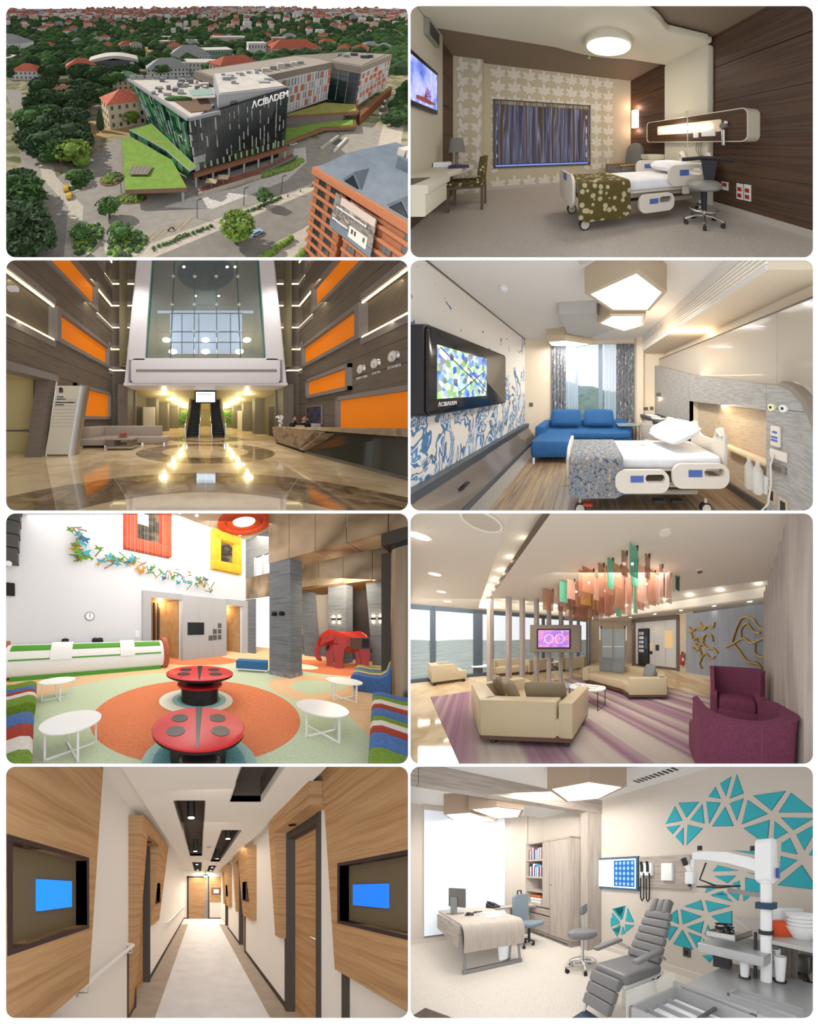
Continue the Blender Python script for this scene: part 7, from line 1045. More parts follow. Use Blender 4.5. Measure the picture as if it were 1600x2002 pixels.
for pts in ([(.2, 1.75), (.35, 1.6), (.5, 1.7), (.75, 1.62), (.9, 1.75), (1.1, 1.7), (1.15, 1.85)], [(.65, 1.9), (.75, 1.7), (.85, 1.65)], [(.15, 1.55), (.3, 1.5), (.38, 1.25), (.55, 1.35), (.75, 1.3), (.85, 1.45), (1.05, 1.4), (1.1, 1.2)], [(.45, 1.1), (.6, 1.0), (.75, 1.1), (.9, .95), (1.1, .95), (1.25, .8)], [(.35, .95), (.5, .85), (.62, .9), (.7, .6), (.62, .35), (.7, .2)], [(.7, .6), (.85, .75), (1.0, .6), (1.15, .65)], [(.5, 1.35), (.55, 1.15), (.72, 1.12), (.78, 1.25)],
            [(1.7, 1.2), (1.85, 1.7), (2.0, 1.95), (2.25, 1.85), (2.4, 1.6), (2.75, 1.5)], [(1.5, 1.0), (1.75, 1.15), (2.0, 1.3), (2.2, 1.15), (2.5, 1.3), (2.8, 1.2)], [(1.75, 1.1), (1.9, .9), (2.1, .6), (2.35, .55), (2.5, .3)], [(1.95, 1.35), (1.95, 1.6), (2.1, 1.75), (2.25, 1.5), (2.4, 1.45)], [(2.3, 1.1), (2.3, .85), (2.5, .75), (2.7, .9)]): part(rel, 'ribbon', ribbon(pts), gold)
# slatted posts with the display box
pst = [(-3.74, 5.36), (-3.1, 5.25), (-2.78, 5.42), (-2.37, 5.5), (-2.05, 5.7), (-1.72, 5.9), (-1.47, 6.3)]
sc6 = thing('post_screen', 'row of seven tall grey wooden posts carrying a display box', 'partition', (-2.4, 5.5, 0))
for x, y in pst: part(sc6, 'post', MB().at(2.4, -5.5).box(x-.05, y-.08, 0, x+.05, y+.08, 2.75), wfin)
tb = thing('display_box', 'taupe box with a pink picture screen on the posts', 'television', (-1.68, 5.2, 1.08)); part(tb, 'box', B(-.76, 0, 0, .74, .25, .82), mat('box_taupe', '8E8070', rough=.5), bevel=.01); part(tb, 'bezel', B(-.55, -.02, .1, .47, 0, .7), dkm); scr_ = part(tb, 'screen', B(-.5, -.025, .15, .42, -.02, .66), mat('pink_screen', 'C85A9A', ['D890C8', '9A70D0', 'E8A8D0'], sc=(3, 3, 4), emit=.55, lo=.3, hi=.7)); 
for x in (-.18, .14): part(scr_, 'ring_picture', MB().tube([(x+.13*cos(a*pi/12), -.028, .4+.13*sin(a*pi/12)) for a in range(24)], .012, 5, True), mat('ring_pale', 'E8D0F0', emit=.5))
# corner sofas
def lsofa(lab, seat, backs, arms, zt, zb, feet, wood=True, base=None):
    cx, cy = sum(p[0] for p in seat)/len(seat), sum(p[1] for p in seat)/len(seat); t = thing('corner_sofa', lab, 'sofa', (cx, cy, 0)); q = lambda: MB().at(-cx, -cy)
    part(t, 'seat', q().prism([(cx+(x-cx)*.985, cy+(y-cy)*.985) for x, y in seat], 'z', zb+.02, zb+.25), lth, bevel=.03); part(t, 'plinth', q().prism([(cx+(x-cx)*.98, cy+(y-cy)*.98) for x, y in seat], 'z', zb-.05, zb+.02), mat('walnut_plinth', '5E3A28', rough=.4))
    def wall(a, b, w, z): 
        a, b = Vector(a), Vector(b); d = (b-a).normalized(); n = Vector((-d.y, d.x))*w; return q().prism([tuple(a), tuple(b), tuple(b+n), tuple(a+n)], 'z', zb, z)
    for a, b in backs: part(t, 'back', wall(a, b, .2, zt), lth, bevel=.025)
    for a, b in arms: part(t, 'arm', wall(a, b, .2, zt-.01), lth, bevel=.025)
    for x, y in feet: part(t, 'foot', q().box(x-.03, y-.03, 0, x+.03, y+.03, zb-.05), dkm)
    return t
lsofa('cream leather corner sofa in the foreground seen from behind', [(-1.77, 2.33), (-.5, 2.24), (-.4, 3.1), (-1.2, 3.15), (-1.95, 3.9), (-2.62, 3.25)], [((-1.77, 2.33), (-.72, 2.26)), ((-2.62, 3.25), (-1.77, 2.33))], [((-.5, 2.24), (-.4, 3.05)), ((-1.97, 3.85), (-2.62, 3.25))], .645, .16, [(-1.65, 2.45), (-.6, 2.36), (-.5, 2.95), (-1.95, 3.7)])
def cush(lab, loc, rz, w, h, mt, lean=1.25, d=.16): m = pillow_mb(w, h, d); return single('scatter_cushion', lab, 'cushion', MB().at(0, 0, h*.45, 0, lean).add(m.v, m.f), mt, loc, rz, 'lounge cushions')
cush('long khaki cushion against the foreground sofa back', (-.98, 2.52, .5), 0, .62, .34, pil, -1.25); cush('large khaki cushion on the foreground sofa corner', (-1.72, 2.82, .4), -.85+pi, .55, .42, pil, 1.2); cush('small khaki cushion behind the large one', (-2.15, 3.2, .4), -.85+pi, .4, .4, pil, 1.2)
lsofa('cream leather corner sofa behind the coffee table', [(-.9, 5.75), (.28, 4.5), (.41, 4.11), (1.32, 4.11), (1.5, 5.0), (.3, 6.4)], [((.05, 6.55), (-.9, 5.9))] if 0 else [((1.5, 5.1), (.15, 6.5)), ((.2, 6.5), (-.85, 5.9))], [((.41, 4.11), (1.32, 4.11)), ((1.32, 4.11), (1.52, 5.1)), ((-.85, 6.0), (-.95, 5.65))], .56, .14, [(-.8, 5.75), (.45, 4.2), (1.25, 4.2), (.3, 4.6)])
gcu = mat('grey_cushion', '7E8282', rough=.6); cush('grey cushion, left of the pair on the far corner sofa', (-.15, 5.95, .36), -.6, .55, .5, gcu, 1.3); cush('grey cushion, right of the pair on the far corner sofa', (.25, 5.7, .36), -.7, .55, .5, gcu, 1.3); cush('grey cushion at the right end of the far corner sofa', (1.12, 4.85, .36), -1.2, .45, .42, gcu, 1.2)
def armsofa(lab, loc, rz, s_=1):
    t = thing('lounge_sofa', lab, 'sofa', loc, rz, 'sofas along the windows', s_); soft(t, 'seat', 0, 0, .15, 1.1, .75, .25, lth); part(t, 'back', B(-.62, .3, .12, .62, .5, .68), lth, bevel=.03); part(t, 'arm', MB().prism([(-.4, .12), (.5, .12), (.5, .68), (-.05, .68), (-.2, .42), (-.4, .42)], 'x', -.65, -.5), lth, bevel=.02); part(t, 'arm', MB().prism([(-.4, .12), (.5, .12), (.5, .68), (-.05, .68), (-.2, .42), (-.4, .42)], 'x', .5, .65), lth, bevel=.02)
    for x, y in ((-.55, -.32), (.55, -.32), (-.55, .42), (.55, .42)): part(t, 'foot', B(x-.04, y-.04, 0, x+.04, y+.04, .14), dkm)
armsofa('cream sofa at the far left by the window', (-5.75, 6.15, 0), 2.45, .95); armsofa('cream sofa behind the first posts', (-4.2, 7.15, 0), .6, .95); armsofa('cream sofa behind the middle posts', (-3.4, 7.9, 0), -2.2, .9); armsofa('cream sofa behind the display box', (-2.0, 8.6, 0), -2.5, .95)
for x, y, lab in ((-5.1, 7.0, 'round white side table by the far left sofa'), (-2.75, 8.3, 'round white side table behind the display box')): t = thing('side_table', lab, 'table', (x, y, 0)); part(t, 'top', MB().cyl((0, 0, .4), .42, .025, 30), mat('table_white', 'F2F2F0', rough=.3)); part(t, 'leg', MB().tube([(-.3, 0, 0), (-.3, 0, .4)], .015).tube([(.3, 0, 0), (.3, 0, .4)], .015).tube([(-.3, 0, .01), (.3, 0, .01)], .015), dkm)
ct = thing('coffee_table', 'rounded white coffee table with glass end and thin dark frame', 'table', (-.62, 3.85, 0), -.42); part(ct, 'top', MB().prism(rrect(.1, 0, .85, .42, .2, 8), 'z', .4, .425), mat('table_white', 'F2F2F0', rough=.3)); part(ct, 'glass_end', MB().prism(rrect(-.45, .05, .4, .4, .18, 8), 'z', .36, .375), glass('table_glass', 'A8B8B8', .5))
for x, y in ((-.25, -.17), (-.25, .17), (.45, -.17), (.45, .17)): part(ct, 'leg', MB().tube([(x, y, 0), (x, y, .4)], .01), dkm)
[part(ct, 'foot_rail', MB().tube([(x, -.17, .01), (x, .17, .01)], .01), dkm) for x in (.45, -.25)]
for i, (x, y) in enumerate(((-.82, 3.95), (-.6, 3.85), (-.42, 3.74))): single('magazine', ['magazine at the glass end of the coffee table', 'magazine in the middle of the coffee table', 'magazine at the near end of the coffee table'][i], 'magazine', MB().cb((0, 0, .008), (.2, .26, .014)), mat('mag_%d' % i, ['7A9AA0', 'B88A80', '8AA098'][i], 'F0ECE6', sc=(9, 9, 9), lo=.4, hi=.5), (x, y, .426), .3*i-.8, group='magazines on the coffee table')
# plum armchairs
def wingchair(lab, loc, rz, s_, tall):
    t = thing('wing_armchair', lab, 'armchair', loc, rz, sc=s_); H = 1.05 if tall else .95; soft(t, 'seat', 0, -.05, .2, .62, .62, .26, purp)
    n = 18; rings = []
    for j, z in enumerate((.1, .45, .75, H-.06, H)):
        o = []; i_ = []
        for k in range(n+1):
            a = pi*k/n; w = .46+.03*j/4; dp = (.34+.06*j/4) if tall else .2+.04*j/4; xx, yy = -w*cos(a)*(1 if abs(cos(a)) < .99 else 1), .12+dp*max(sin(a), 0)**.55-(.28 if k in (0, n) else 0)*(.8 if j > 2 else 1)
            g = .0 if j < 3 else -(.10 if not tall else .03)*sin(a)
            o.append((xx, yy, z+g)); i_.append((xx*.82, yy-.11, z+g))
        rings.append(o+i_[::-1])
    part(t, 'shell_back', MB().loft(rings), purp)
    for sx in (-1, 1): part(t, 'arm', MB().prism([(-.42, .08), (.2, .08), (.2, .6), (-.3, .58), (-.42, .5)], 'x', sx*.4-.07, sx*.4+.07), purp, bevel=.04, seg=3)
    part(t, 'base', B(-.4, -.38, .06, .4, .38, .24), purp, bevel=.03); part(t, 'seam', MB().at(0, .465, 0).box(-.004, -.01, .12, .004, .012, H-.1), mat('seam_dark', '6A3048'))
    for x, y in ((-.34, -.32), (.34, -.32), (-.34, .34), (.34, .34)): part(t, 'foot', B(x-.025, y-.025, 0, x+.025, y+.025, .07), dkm)
wingchair('tall plum wing armchair facing the room', (2.35, 3.3, 0), -.55, .86, True); wingchair('plum armchair in the foreground seen from behind', (1.3, 1.8, 0), pi-.2, .84, False)
# grey wood fins at the right
single('wood_post', 'wide grey wood post at the right picture edge', 'post', B(0, 0, 0, .3, .2, 2.75), wfin, (1.66, 1.5, 0), -.2)
for k, y in enumerate((1.62, 1.92, 2.28, 2.68, 3.12, 3.6, 4.1, 4.6)):
    x = 2.74+(y-2.9)*.79; single('wood_fin', ['nearest tall grey wood fin at the right edge', 'second wood fin from the right edge', 'third wood fin from the right edge', 'fourth wood fin from the right edge', 'fifth wood fin from the right edge', 'sixth wood fin from the right edge', 'seventh wood fin from the right edge', 'farthest wood fin beside the art wall'][k], 'fin', B(-.04, 0, 0, .04, .13, 2.75), wfin, (x, y, 0), -.68, 'wood fins')
# glass plate chandelier
chd = thing('chandelier', 'chandelier of hanging green and copper glass plates', 'chandelier', (0, 3.6, 2.75)); rnd = random.Random(21); gg = glass('plate_green', '6CC0A0', .7, .12); gc = glass('plate_copper', 'A9765F', .6, .12); gr_ = glass('plate_rose', 'CDA592', .5, .15); ga = glass('plate_amber', 'B08648', .66, .12); gk = glass('plate_dark_green', '14553C', .85, .1); O_ = Vector((.3, 2.3)); U = Vector((-1.84, 2.06)); V = Vector((.95, 1.15)); va = atan2(V.y, V.x)
for i in range(12):
    for j in range(6):
        if rnd.random() < .12: continue
        p = O_+U*((i+rnd.uniform(-.2, .2))/11)+V*((j+rnd.uniform(-.25, .25))/5)+Vector((0, -3.6)); w = rnd.choice((.14, .2, .28)); h = rnd.uniform(.26, .44)+(.22 if 1 < j < 5 else 0)+(.1 if i > 1 else 0); top = -.04; mt = gg if (j == 0 and i in (0, 2, 8, 10)) else gk if (i == 0 and j == 5) else rnd.choice((gc, gc, gc, gr_, gr_, ga, gg if rnd.random() < .5 else gc))
        pl = part(chd, 'plate', MB().at(p.x, p.y, 0, va).box(-w/2, -.008, top-h, w/2, .008, top), mt, smooth=False); part(pl, 'clip', MB().at(p.x, p.y, 0, va).box(w/2-.02, -.012, top-.03, w/2, .012, .0), dkm)
for i, j in ((.05, .1), (.2, .2), (.45, .1), (.5, .5), (.7, .2), (.85, .3), (.15, .7), (.02, .6), (.3, .9)): p = O_+U*i+V*j+Vector((0, -3.6)); part(chd, 'bulb', MB().ball((p.x, p.y, -.2), .022, 8, 5), lampw); point((p.x, p.y+3.6, 2.55), 1.0, (1, .85, .65), .03)
area((0, 3.3, 2.73), 2.4, 130, (1, .95, .88), (0, 3.3, 0), 1.5); area((-4.5, 5, 2.63), 1.5, 60, (1, .95, .88), (-4.5, 5, 0), 1.5)  # fill added below both ceilings, no fitting belongs to it
# ================================================================ corridor
ST = Stage(WIN[6], (391.5, 1739.5), 450, 1.5, near=.82, deep=8)
oak = mat('oak_veneer', 'A07448', ['B28658', 'C19768', '936840'], rough=.45, sc=(.9, .9, 24), lo=.28, hi=.74, detail=6, dist=.2)
cream = mat('cream_paint', 'EFE6DA', rough=.7, spec=.2); ceilw = mat('ceiling_paint', 'F0E6D8', rough=.8, spec=.1)
taupe = mat('taupe_vinyl', 'A3907F', 'AD9A88', sc=(6, 6, 6), rough=.5); pale = mat('pale_vinyl', 'D6CFCB', 'E0DAD6', sc=(3, 3, 3), rough=.38)
dkfr = mat('dark_brown_metal', '4A4038', rough=.5); plum = mat('plum_frame', '35201F', rough=.45); olive = mat('recess_olive', '6B5B40', rough=.6)
blue = mat('blue_screen', '0A86F0', rough=.3, emit=.75); blk = mat('black_metal', '15120F', rough=.4); recess = mat('recess_grey', '55493E', rough=.7)
chrome = mat('chrome', 'D8D8D8', metal=1, rough=.18); railw = mat('rail_white', 'EDE7E0', rough=.4); lampw = mat('downlight_glow', 'FFF4E0', emit=14)
WL, WR, CZ = -.84, 1.08, 2.4
f = struct('floor', MB().poly([(-.53, .6, 0), (.82, .6, 0), (.82, 10, 0), (-.53, 10, 0)]), pale, sub=1)
part(f, 'floor_end', MB().poly([(WL, 10, 0), (WR+.1, 10, 0), (WR+.1, 12, 0), (WL, 12, 0)]), pale)
for a, b in ((WL-.15, -.53), (.82, WR+.12)): part(f, 'floor_border', MB().poly([(a, .6, 0), (b, .6, 0), (b, 10, 0), (a, 10, 0)]), taupe, sub=1.5)
struct('wall_left', B(WL-.1, .6, 0, WL, 2.93, 2.52).box(WL-.1, 3.78, 0, WL, 12, 2.52).box(WL-.1, 2.93, 2.14, WL, 3.78, 2.52), cream)
part(struct('baseboard_left', B(WL, 3.8, 0, WL+.01, 11.9, .07), dkfr), 'skirting_end', B(WL, .9, 0, WL+.012, 2.9, .03), dkfr)
struct('wall_right', B(WR, .6, 0, WR+.1, 2.06, 2.52).box(WR, 2.86, 0, WR+.1, 5.46, 2.52).box(WR, 6.3, 0, WR+.1, 8.86, 2.52).box(WR, 9.7, 0, WR+.1, 12, 2.52)
       .box(WR, 2.06, 2.14, WR+.1, 2.86, 2.52).box(WR, 5.46, 2.14, WR+.1, 6.3, 2.52).box(WR, 8.86, 2.14, WR+.1, 9.7, 2.52), cream)
struct('baseboard_right', B(WR-.01, 2.9, 0, WR, 5.4, .07).box(WR-.01, 6.3, 0, WR, 8.8, .07), dkfr)
struct('wall_back', B(WL, 11.9, 0, WR+.1, 12, 2.6), cream); struct('baseboard_back', B(WL, 11.88, 0, -.7, 11.9, .06).box(.46, 11.88, 0, WR, 11.9, .06), dkfr)
# ceiling slab with slots for the dark lamp troughs, raised coves at both sides
slots = [(-.262, .045, 2.33, 6.1), (-.262, .045, 7.5, 11), (.305, .617, .7, 2.35), (.33, .62, 3.48, 7.36), (.33, .62, 8.6, 11.3)]
ce = MB(); xs = [-.58, -.262, .045, .305, .33, .617, .62, .93]; ys = sorted({.6, 12, *[v for s_ in slots for v in s_[2:]]})
for i in range(len(xs)-1):
    for j in range(len(ys)-1):
        mx, my = (xs[i]+xs[i+1])/2, (ys[j]+ys[j+1])/2
        if not any(a < mx < b and c < my < d for a, b, c, d in slots): ce.box(xs[i], ys[j], CZ, xs[i+1], ys[j+1], CZ+.06)
cl = struct('ceiling', ce, ceilw, smooth=False)
part(cl, 'cove', B(WL-.02, .6, 2.5, -.5, 12, 2.53).box(.85, .6, 2.5, WR+.1, 12, 2.53), ceilw)
for n, (a, b, c, d) in enumerate(slots):
    t = thing('ceiling_trough', ['long dark ceiling trough with lamps, front left', 'short far dark ceiling trough on the left', 'nearest dark ceiling trough cut by the picture edge', 'long dark ceiling trough with lamps, middle right', 'far dark ceiling trough on the right'][n], 'light fitting', ((a+b)/2, c, CZ), group='ceiling lamp troughs')
    part(t, 'housing', MB().at(-(a+b)/2, -c, -CZ).box(a, c, CZ+.24, b, d, CZ+.26).box(a-.01, c, CZ, a, d, CZ+.25).box(b, c, CZ, b+.01, d, CZ+.25).box(a, d, CZ, b, d+.01, CZ+.25).box(a, c-.01, CZ, b, c, CZ+.25), recess)
    for y in ([c+.45, d-.9] if n != 2 else [c+.1]):
        if n == 2: continue
        x = 0
        lp = part(t, 'downlight', MB().cyl((x, y-c, -.03), .048, .27, 16), blk)
        part(lp, 'lens', MB().cyl((x, y-c, -.034), .04, .01, 16), lampw)
        spot(((a+b)/2, y, CZ-.05), ((a+b)/2, y, 0), 9, 105)
def screen(t, sg, X, y0, y1, z0, z1, blu, near):
    """dark framed recess with a small blue display"""
    q = X+sg*.068; w = .022
    part(t, 'recess_frame', B(min(X-sg*.004, q), y0-w, z0-w, max(X-sg*.004, q), y1+w, z0).box(min(X-sg*.004, q), y0-w, z1, max(X-sg*.004, q), y1+w, z1+w)
         .box(min(X-sg*.004, q), y0-w, z0, max(X-sg*.004, q), y0, z1).box(min(X-sg*.004, q), y1, z0, max(X-sg*.004, q), y1+w, z1), plum, label='dark plum frame')
    part(t, 'recess_back', B(min(q, q+sg*.01), y0, z0, max(q, q+sg*.01), y1, z1), olive)
    part(t, 'display', B(min(q-sg*.02, q), blu[0], blu[1], max(q-sg*.02, q), blu[2], blu[3]), blu[4], label='glowing blue display')
def panel(sg, name, label, pts, X, X2, scr=None, dn=.3, group=None):
    """leaning wood panel on a side wall: pts = side outline (y,z), face at X (foot) .. X2 (top)"""
    zs_ = [z for _, z in pts]; z0, z1 = min(zs_), max(zs_); yb = min(p[0] for p in pts)
    fx = lambda z: X+(X2-X)*(z-z0)/(z1-z0); w = WL if sg < 0 else WR
    t = thing(name, label, 'wall panel', (w, yb, z0), group=group); mb = MB().at(-w, -yb, -z0)
    if scr:
        y0, y1, a, b, bl = scr; lft = [p for p in pts if p[0] < (y0+y1)/2]; e = lambda z, s_: None
        yA = lambda z: pts[0][0]+(pts[3][0]-pts[0][0])*(z-z0)/(z1-z0); yB = lambda z: pts[1][0]+(pts[2][0]-pts[1][0])*(z-z0)/(z1-z0)
        for za, zb in ((z0, a), (b, z1)):
            mb.hexa([(fx(za), yA(za), za), (fx(za), yB(za), za), (w, yB(za), za), (w, yA(za), za)], [(fx(zb), yA(zb), zb), (fx(zb), yB(zb), zb), (w, yB(zb), zb), (w, yA(zb), zb)])
        mb.hexa([(fx(a), yA(a), a), (fx(a), y0, a), (w, y0, a), (w, yA(a), a)], [(fx(b), yA(b), b), (fx(b), y0, b), (w, y0, b), (w, yA(b), b)])
        mb.hexa([(fx(a), y1, a), (fx(a), yB(a), a), (w, yB(a), a), (w, y1, a)], [(fx(b), y1, b), (fx(b), yB(b), b), (w, yB(b), b), (w, y1, b)])
    else:
        p = pts; mb.hexa([(fx(p[0][1]), *p[0]), (fx(p[1][1]), *p[1]), (w, *p[1]), (w, *p[0])], [(fx(p[3][1]), *p[3]), (fx(p[2][1]), *p[2]), (w, *p[2]), (w, *p[3])])
    mb.m = Matrix(); part(t, 'board', mb, oak, sub=.35)
    if scr:
        M_, o_ = FR[t.name]; FR[t.name] = (Matrix(), o_); screen(t, sg, fx((a+b)/2), y0, y1, a, b, bl, True); FR[t.name] = (M_, o_)
    return t
panel(-1, 'display_board', 'large oak wall panel with blue display in dark recess, at left edge', [(.5, .91), (1.45, .91), (1.69, 2.42), (.5, 2.42)], -.7, -.71, (.86, 1.43, 1.28, 1.68, (1.08, 1.4, 1.35, 1.55, blue)))
panel(1, 'display_board', 'large oak wall panel with blue display in dark recess, at right edge', [(.5, .91), (1.71, .91), (1.89, 2.48), (.5, 2.48)], 1.0, 1.0, (1.0, 1.65, 1.28, 1.67, (1.3, 1.395, 1.58, 1.535, mat('deep_blue_screen', '0A6FE6', rough=.3, emit=.75))))
for k, (yn, which) in enumerate(((4.4, 'second'), (7.8, 'third'))):
    bl = (yn+.35, 1.4, yn+.6, 1.53, blk)
    panel(1, 'display_board', f'oak hanging panel with dark recess, {which} along right wall', [(yn, .91), (yn+1.0, .91), (yn+1.05, 2.36), (yn, 2.36)], 1.0, .89, (yn+.22, yn+.78, 1.28, 1.67, bl), group='oak panels along the corridor')
panel(-1, 'display_board', 'oak hanging panel with dark recess, beyond the left door', [(3.78, .91), (4.5, .91), (4.8, 2.4), (3.78, 2.4)], -.8, -.66, (3.95, 4.3, 1.28, 1.62, (4.05, 1.4, 4.2, 1.5, blk)))
def portal(sg, ya, yb, lab, lean0, lean1, full):
    """lintel with downlight, jamb board; then the door with its dark frame"""
    w = WL if sg < 0 else WR
    jy = yb if sg > 0 else ya-.26
    t = thing('door_surround', f'oak surround with lintel around the {lab}', 'door frame', (w, jy, 0)); mb = MB()
    z0 = 0 if full else .9
    j0, j1 = (yb, yb+.2) if sg > 0 else (ya-.26, ya)
    L0 = w if full else lean0
    part(t, 'jamb', MB().at(-w, -jy).hexa([(L0, j0, z0), (L0, j1, z0), (w, j1, z0), (w, j0, z0)], [(lean1, j0, 2.37), (lean1, j1, 2.37), (w, j1, 2.37), (w, j0, 2.37)]), oak, sub=.4)
    part(t, 'lintel', MB().at(-w, -jy).box(min(w, lean1), ya-(.2 if sg > 0 else 0), 2.2, max(w, lean1), yb, 2.4), oak, sub=.5)
    part(t, 'lintel_lamp', MB().at(-w, -jy).cyl(((w+lean1)/2, (ya+yb)/2, 2.19), .04, .012, 16), blk)
    d = thing('door', f'oak veneered {lab} in dark frame', 'door', (w, ya, 0)); q = w+sg*.09
    part(d, 'leaf', MB().at(-w, -ya).box(min(q, q+sg*.04), ya, 0, max(q, q+sg*.04), yb, 2.14), oak, sub=.4)
    fr = MB().at(-w, -ya)
    for y in (ya-.05, yb-.01): fr.box(min(w-sg*.02, q+sg*.04), y, 0, max(w-sg*.02, q+sg*.04), y+.06, 2.2)
    fr.box(min(w-sg*.01, q), ya, 2.12, max(w-sg*.01, q), yb, 2.2); part(d, 'frame', fr, dkfr)
    hy = ya+.1; part(d, 'handle', MB().at(-w, -ya).tube([(q, hy, 1.02), (q-sg*.06, hy, 1.02), (q-sg*.06, hy+.12, 1.02)], .011), chrome)
    if full: part(d, 'side_strip', MB().at(-w, -ya).prism([(ya, 0), (ya+.16, 0), (ya+.16, 1.2)], 'x', q-sg*.004, q-sg*.008), mat('strip_grey', '9A8F84'))
portal(1, 2.1, 2.84, 'right door nearest the viewer', .99, .9, False); portal(1, 5.5, 6.27, 'second door on the right', .99, .9, False)
portal(1, 8.9, 9.65, 'third door on the right', .99, .9, False); portal(-1, 2.95, 3.74, 'left door', -.84, -.66, True)
single('wall_trim', 'dark vertical edge trim beside the near handrail', 'trim', B(WL-.02, 2.64, 0, WL+.012, 2.67, .85), dkfr)
single('wall_trim', 'grey vertical trim below the right oak panel', 'trim', B(WR-.03, 1.66, 0, WR+.01, 1.71, .91), dkfr)
def rail(ya, yb, z, lab):
    t = thing('handrail', lab, 'handrail', (WL, ya, z), group='white corridor handrails'); x = WL+.085
    part(t, 'rail', MB().at(-WL, -ya, -z).tube([(WL, ya, z), (x-.02, ya, z), (x, ya+.03, z), (x, yb-.03, z), (x-.02, yb, z), (WL, yb, z)], .021, 12), railw)
    n = max(2, int((yb-ya)/1.1)+1)
    for i in range(n):
        y = ya+.08+(yb-ya-.16)*i/(n-1); part(t, 'bracket', MB().at(-WL, -ya, -z).tube([(x, y, z-.015), (x, y, z-.07), (WL, y, z-.07)], .006).box(WL, y-.02, z-.1, WL+.012, y+.02, z-.03), chrome)
rail(1.47, 2.62, .875, 'white handrail near the left oak panel'); rail(5.25, 11.2, .74, 'long white handrail along the far left wall')
# end of the corridor
d = thing('door', 'oak end door with grey diagonal strip', 'door', (-.65, 11.9, 0))
part(d, 'leaf', B(.06, -.03, 0, 1.05, 0, 2.14), oak, sub=.5); part(d, 'side_strip', MB().prism([(.8, 0), (1.05, 0), (1.05, 2.14), (.98, 2.14)], 'y', -.032, -.04), mat('strip_grey', '9A8F84'))
part(d, 'frame', B(-.04, -.06, 0, .06, 0, 2.2).box(1.05, -.06, 0, 1.13, 0, 2.2).box(-.04, -.06, 2.12, 1.13, 0, 2.2), dkfr); part(d, 'handle', MB().tube([(.98, -.04, 1.0), (.98, -.1, 1.0), (.88, -.1, 1.0)], .014), chrome)
t = thing('display_board', 'oak panel with small pale display on the end wall', 'wall panel', (.5, 11.9, .85)); part(t, 'board', B(0, -.05, 0, .62, 0, 1.32), oak, sub=.5)
part(t, 'display_frame', B(.07, -.08, .38, .58, -.05, .76), mat('frame_brown', '7A5C44')); part(t, 'display', B(.2, -.09, .48, .45, -.08, .66), mat('pale_screen', 'BFEFE6', emit=.8))
t = thing('exit_sign', 'small green exit sign hanging below the corridor ceiling', 'sign', (.14, 10.5, 2.0)); part(t, 'plate', B(0, -.02, .02, .22, .02, .2), mat('exit_green', '11804E', emit=.3)); part(t, 'hanger', B(.1, -.005, .2, .12, .005, .4), blk)
part(t, 'pictogram', B(.03, -.025, .06, .09, -.02, .16).box(.12, -.025, .05, .19, -.02, .13), mat('sign_white', 'F2FFF6', emit=.5))
single('ceiling_sensor', 'small round sensor on the corridor ceiling', 'sensor', MB().cyl((0, 0, -.02), .05, .02, 16), mat('sensor_grey', 'B8B0A6'), (.18, 4.8, CZ))
# light of the cove; ceiling areas are fill added without lamps
area((.98, 5.5, 2.49), 5, 9, (1, .86, .7), (1.08, 5.5, 2.2), .15, 'cove_light')
area((.1, 3, 2.38), .9, 10, (1, .9, .78), (.1, 3, 0), 2.2); area((.1, 7, 2.38), .5, 3, (1, .9, .78), (.1, 7, 0), 1.2); area((.1, 10.8, 2.38), .3, 1.2, (1, .9, .78), (.1, 10.8, 0), .5)
area((.1, 1.95, 2.36), 1.4, 9, (1, .9, .78), (.1, 1.5, 0), .4)
# ================================================================ consulting room
ST = Stage(WIN[7], (1196, 1702), 544, 1.5, yaw=40.9, near=1.45, deep=8)
cwl = mat('consult_wall', 'CFC4B8', rough=.75, spec=.2); cce = mat('consult_ceiling', 'DEDAD5', rough=.8, spec=.1); cfl = mat('consult_floor', 'D0C6BA', ['DAD1C6', 'C8BDB0'], sc=(45, 45, 45), rough=.45, detail=2); gwd = mat('greige_wood', 'A89C92', ['B4A89C', '9C9086', 'AEA297'], rough=.5, sc=(1.6, 1.6, 40), lo=.3, hi=.7, detail=5); gwv = mat('greige_wood_upright', 'A89C92', ['B4A89C', '9C9086', 'AEA297'], rough=.5, sc=(40, 40, 1.2), lo=.3, hi=.7, detail=5)
gvin = mat('chair_grey_vinyl', '7C7A7A', rough=.4); met = mat('grey_satin_metal', '8C8884', metal=.7, rough=.3); whp = mat('instrument_white', 'EDEDEB', rough=.3); inst = mat('instrument_grey', 'B4B4B4', metal=.35, rough=.3); dkp = mat('dark_plastic', '232326', rough=.4); alu = mat('alu_edge', '6E6A66', metal=.6, rough=.3)
struct('floor', MB().poly([(-1, .5, 0), (4, .5, 0), (4, 8, 0), (-1, 8, 0)]), cfl, sub=.6); struct('ceiling', B(-1, .5, 2.86, 4, 8, 2.92), cce)
wr8 = struct('wall_right', B(3.4, .4, 0, 3.5, 4.4, 2.9), cwl); struct('baseboard_right', B(3.36, .4, 0, 3.4, 4.3, .09), mat('cove_skirting_pale', 'D5CBBF', rough=.5)); struct('wall_alcove', B(3.4, 4.4, 0, 3.5, 8, 2.9), cwl)
struct('wall_back', B(-1, 6.9, 0, 2.6, 7, 2.9).box(2.95, 6.6, 0, 3.4, 6.7, 2.9).box(2.6, 6.75, 0, 2.95, 6.9, 2.9).box(2.92, 6.6, 0, 2.97, 6.9, 2.9), cwl)
struct('baseboard_back', B(-1, 6.87, 0, 2.6, 6.9, .09), MATS['cove_skirting_pale']); struct('baseboard_alcove', B(3.36, 4.5, 0, 3.4, 6.6, .09), MATS['cove_skirting_pale'])
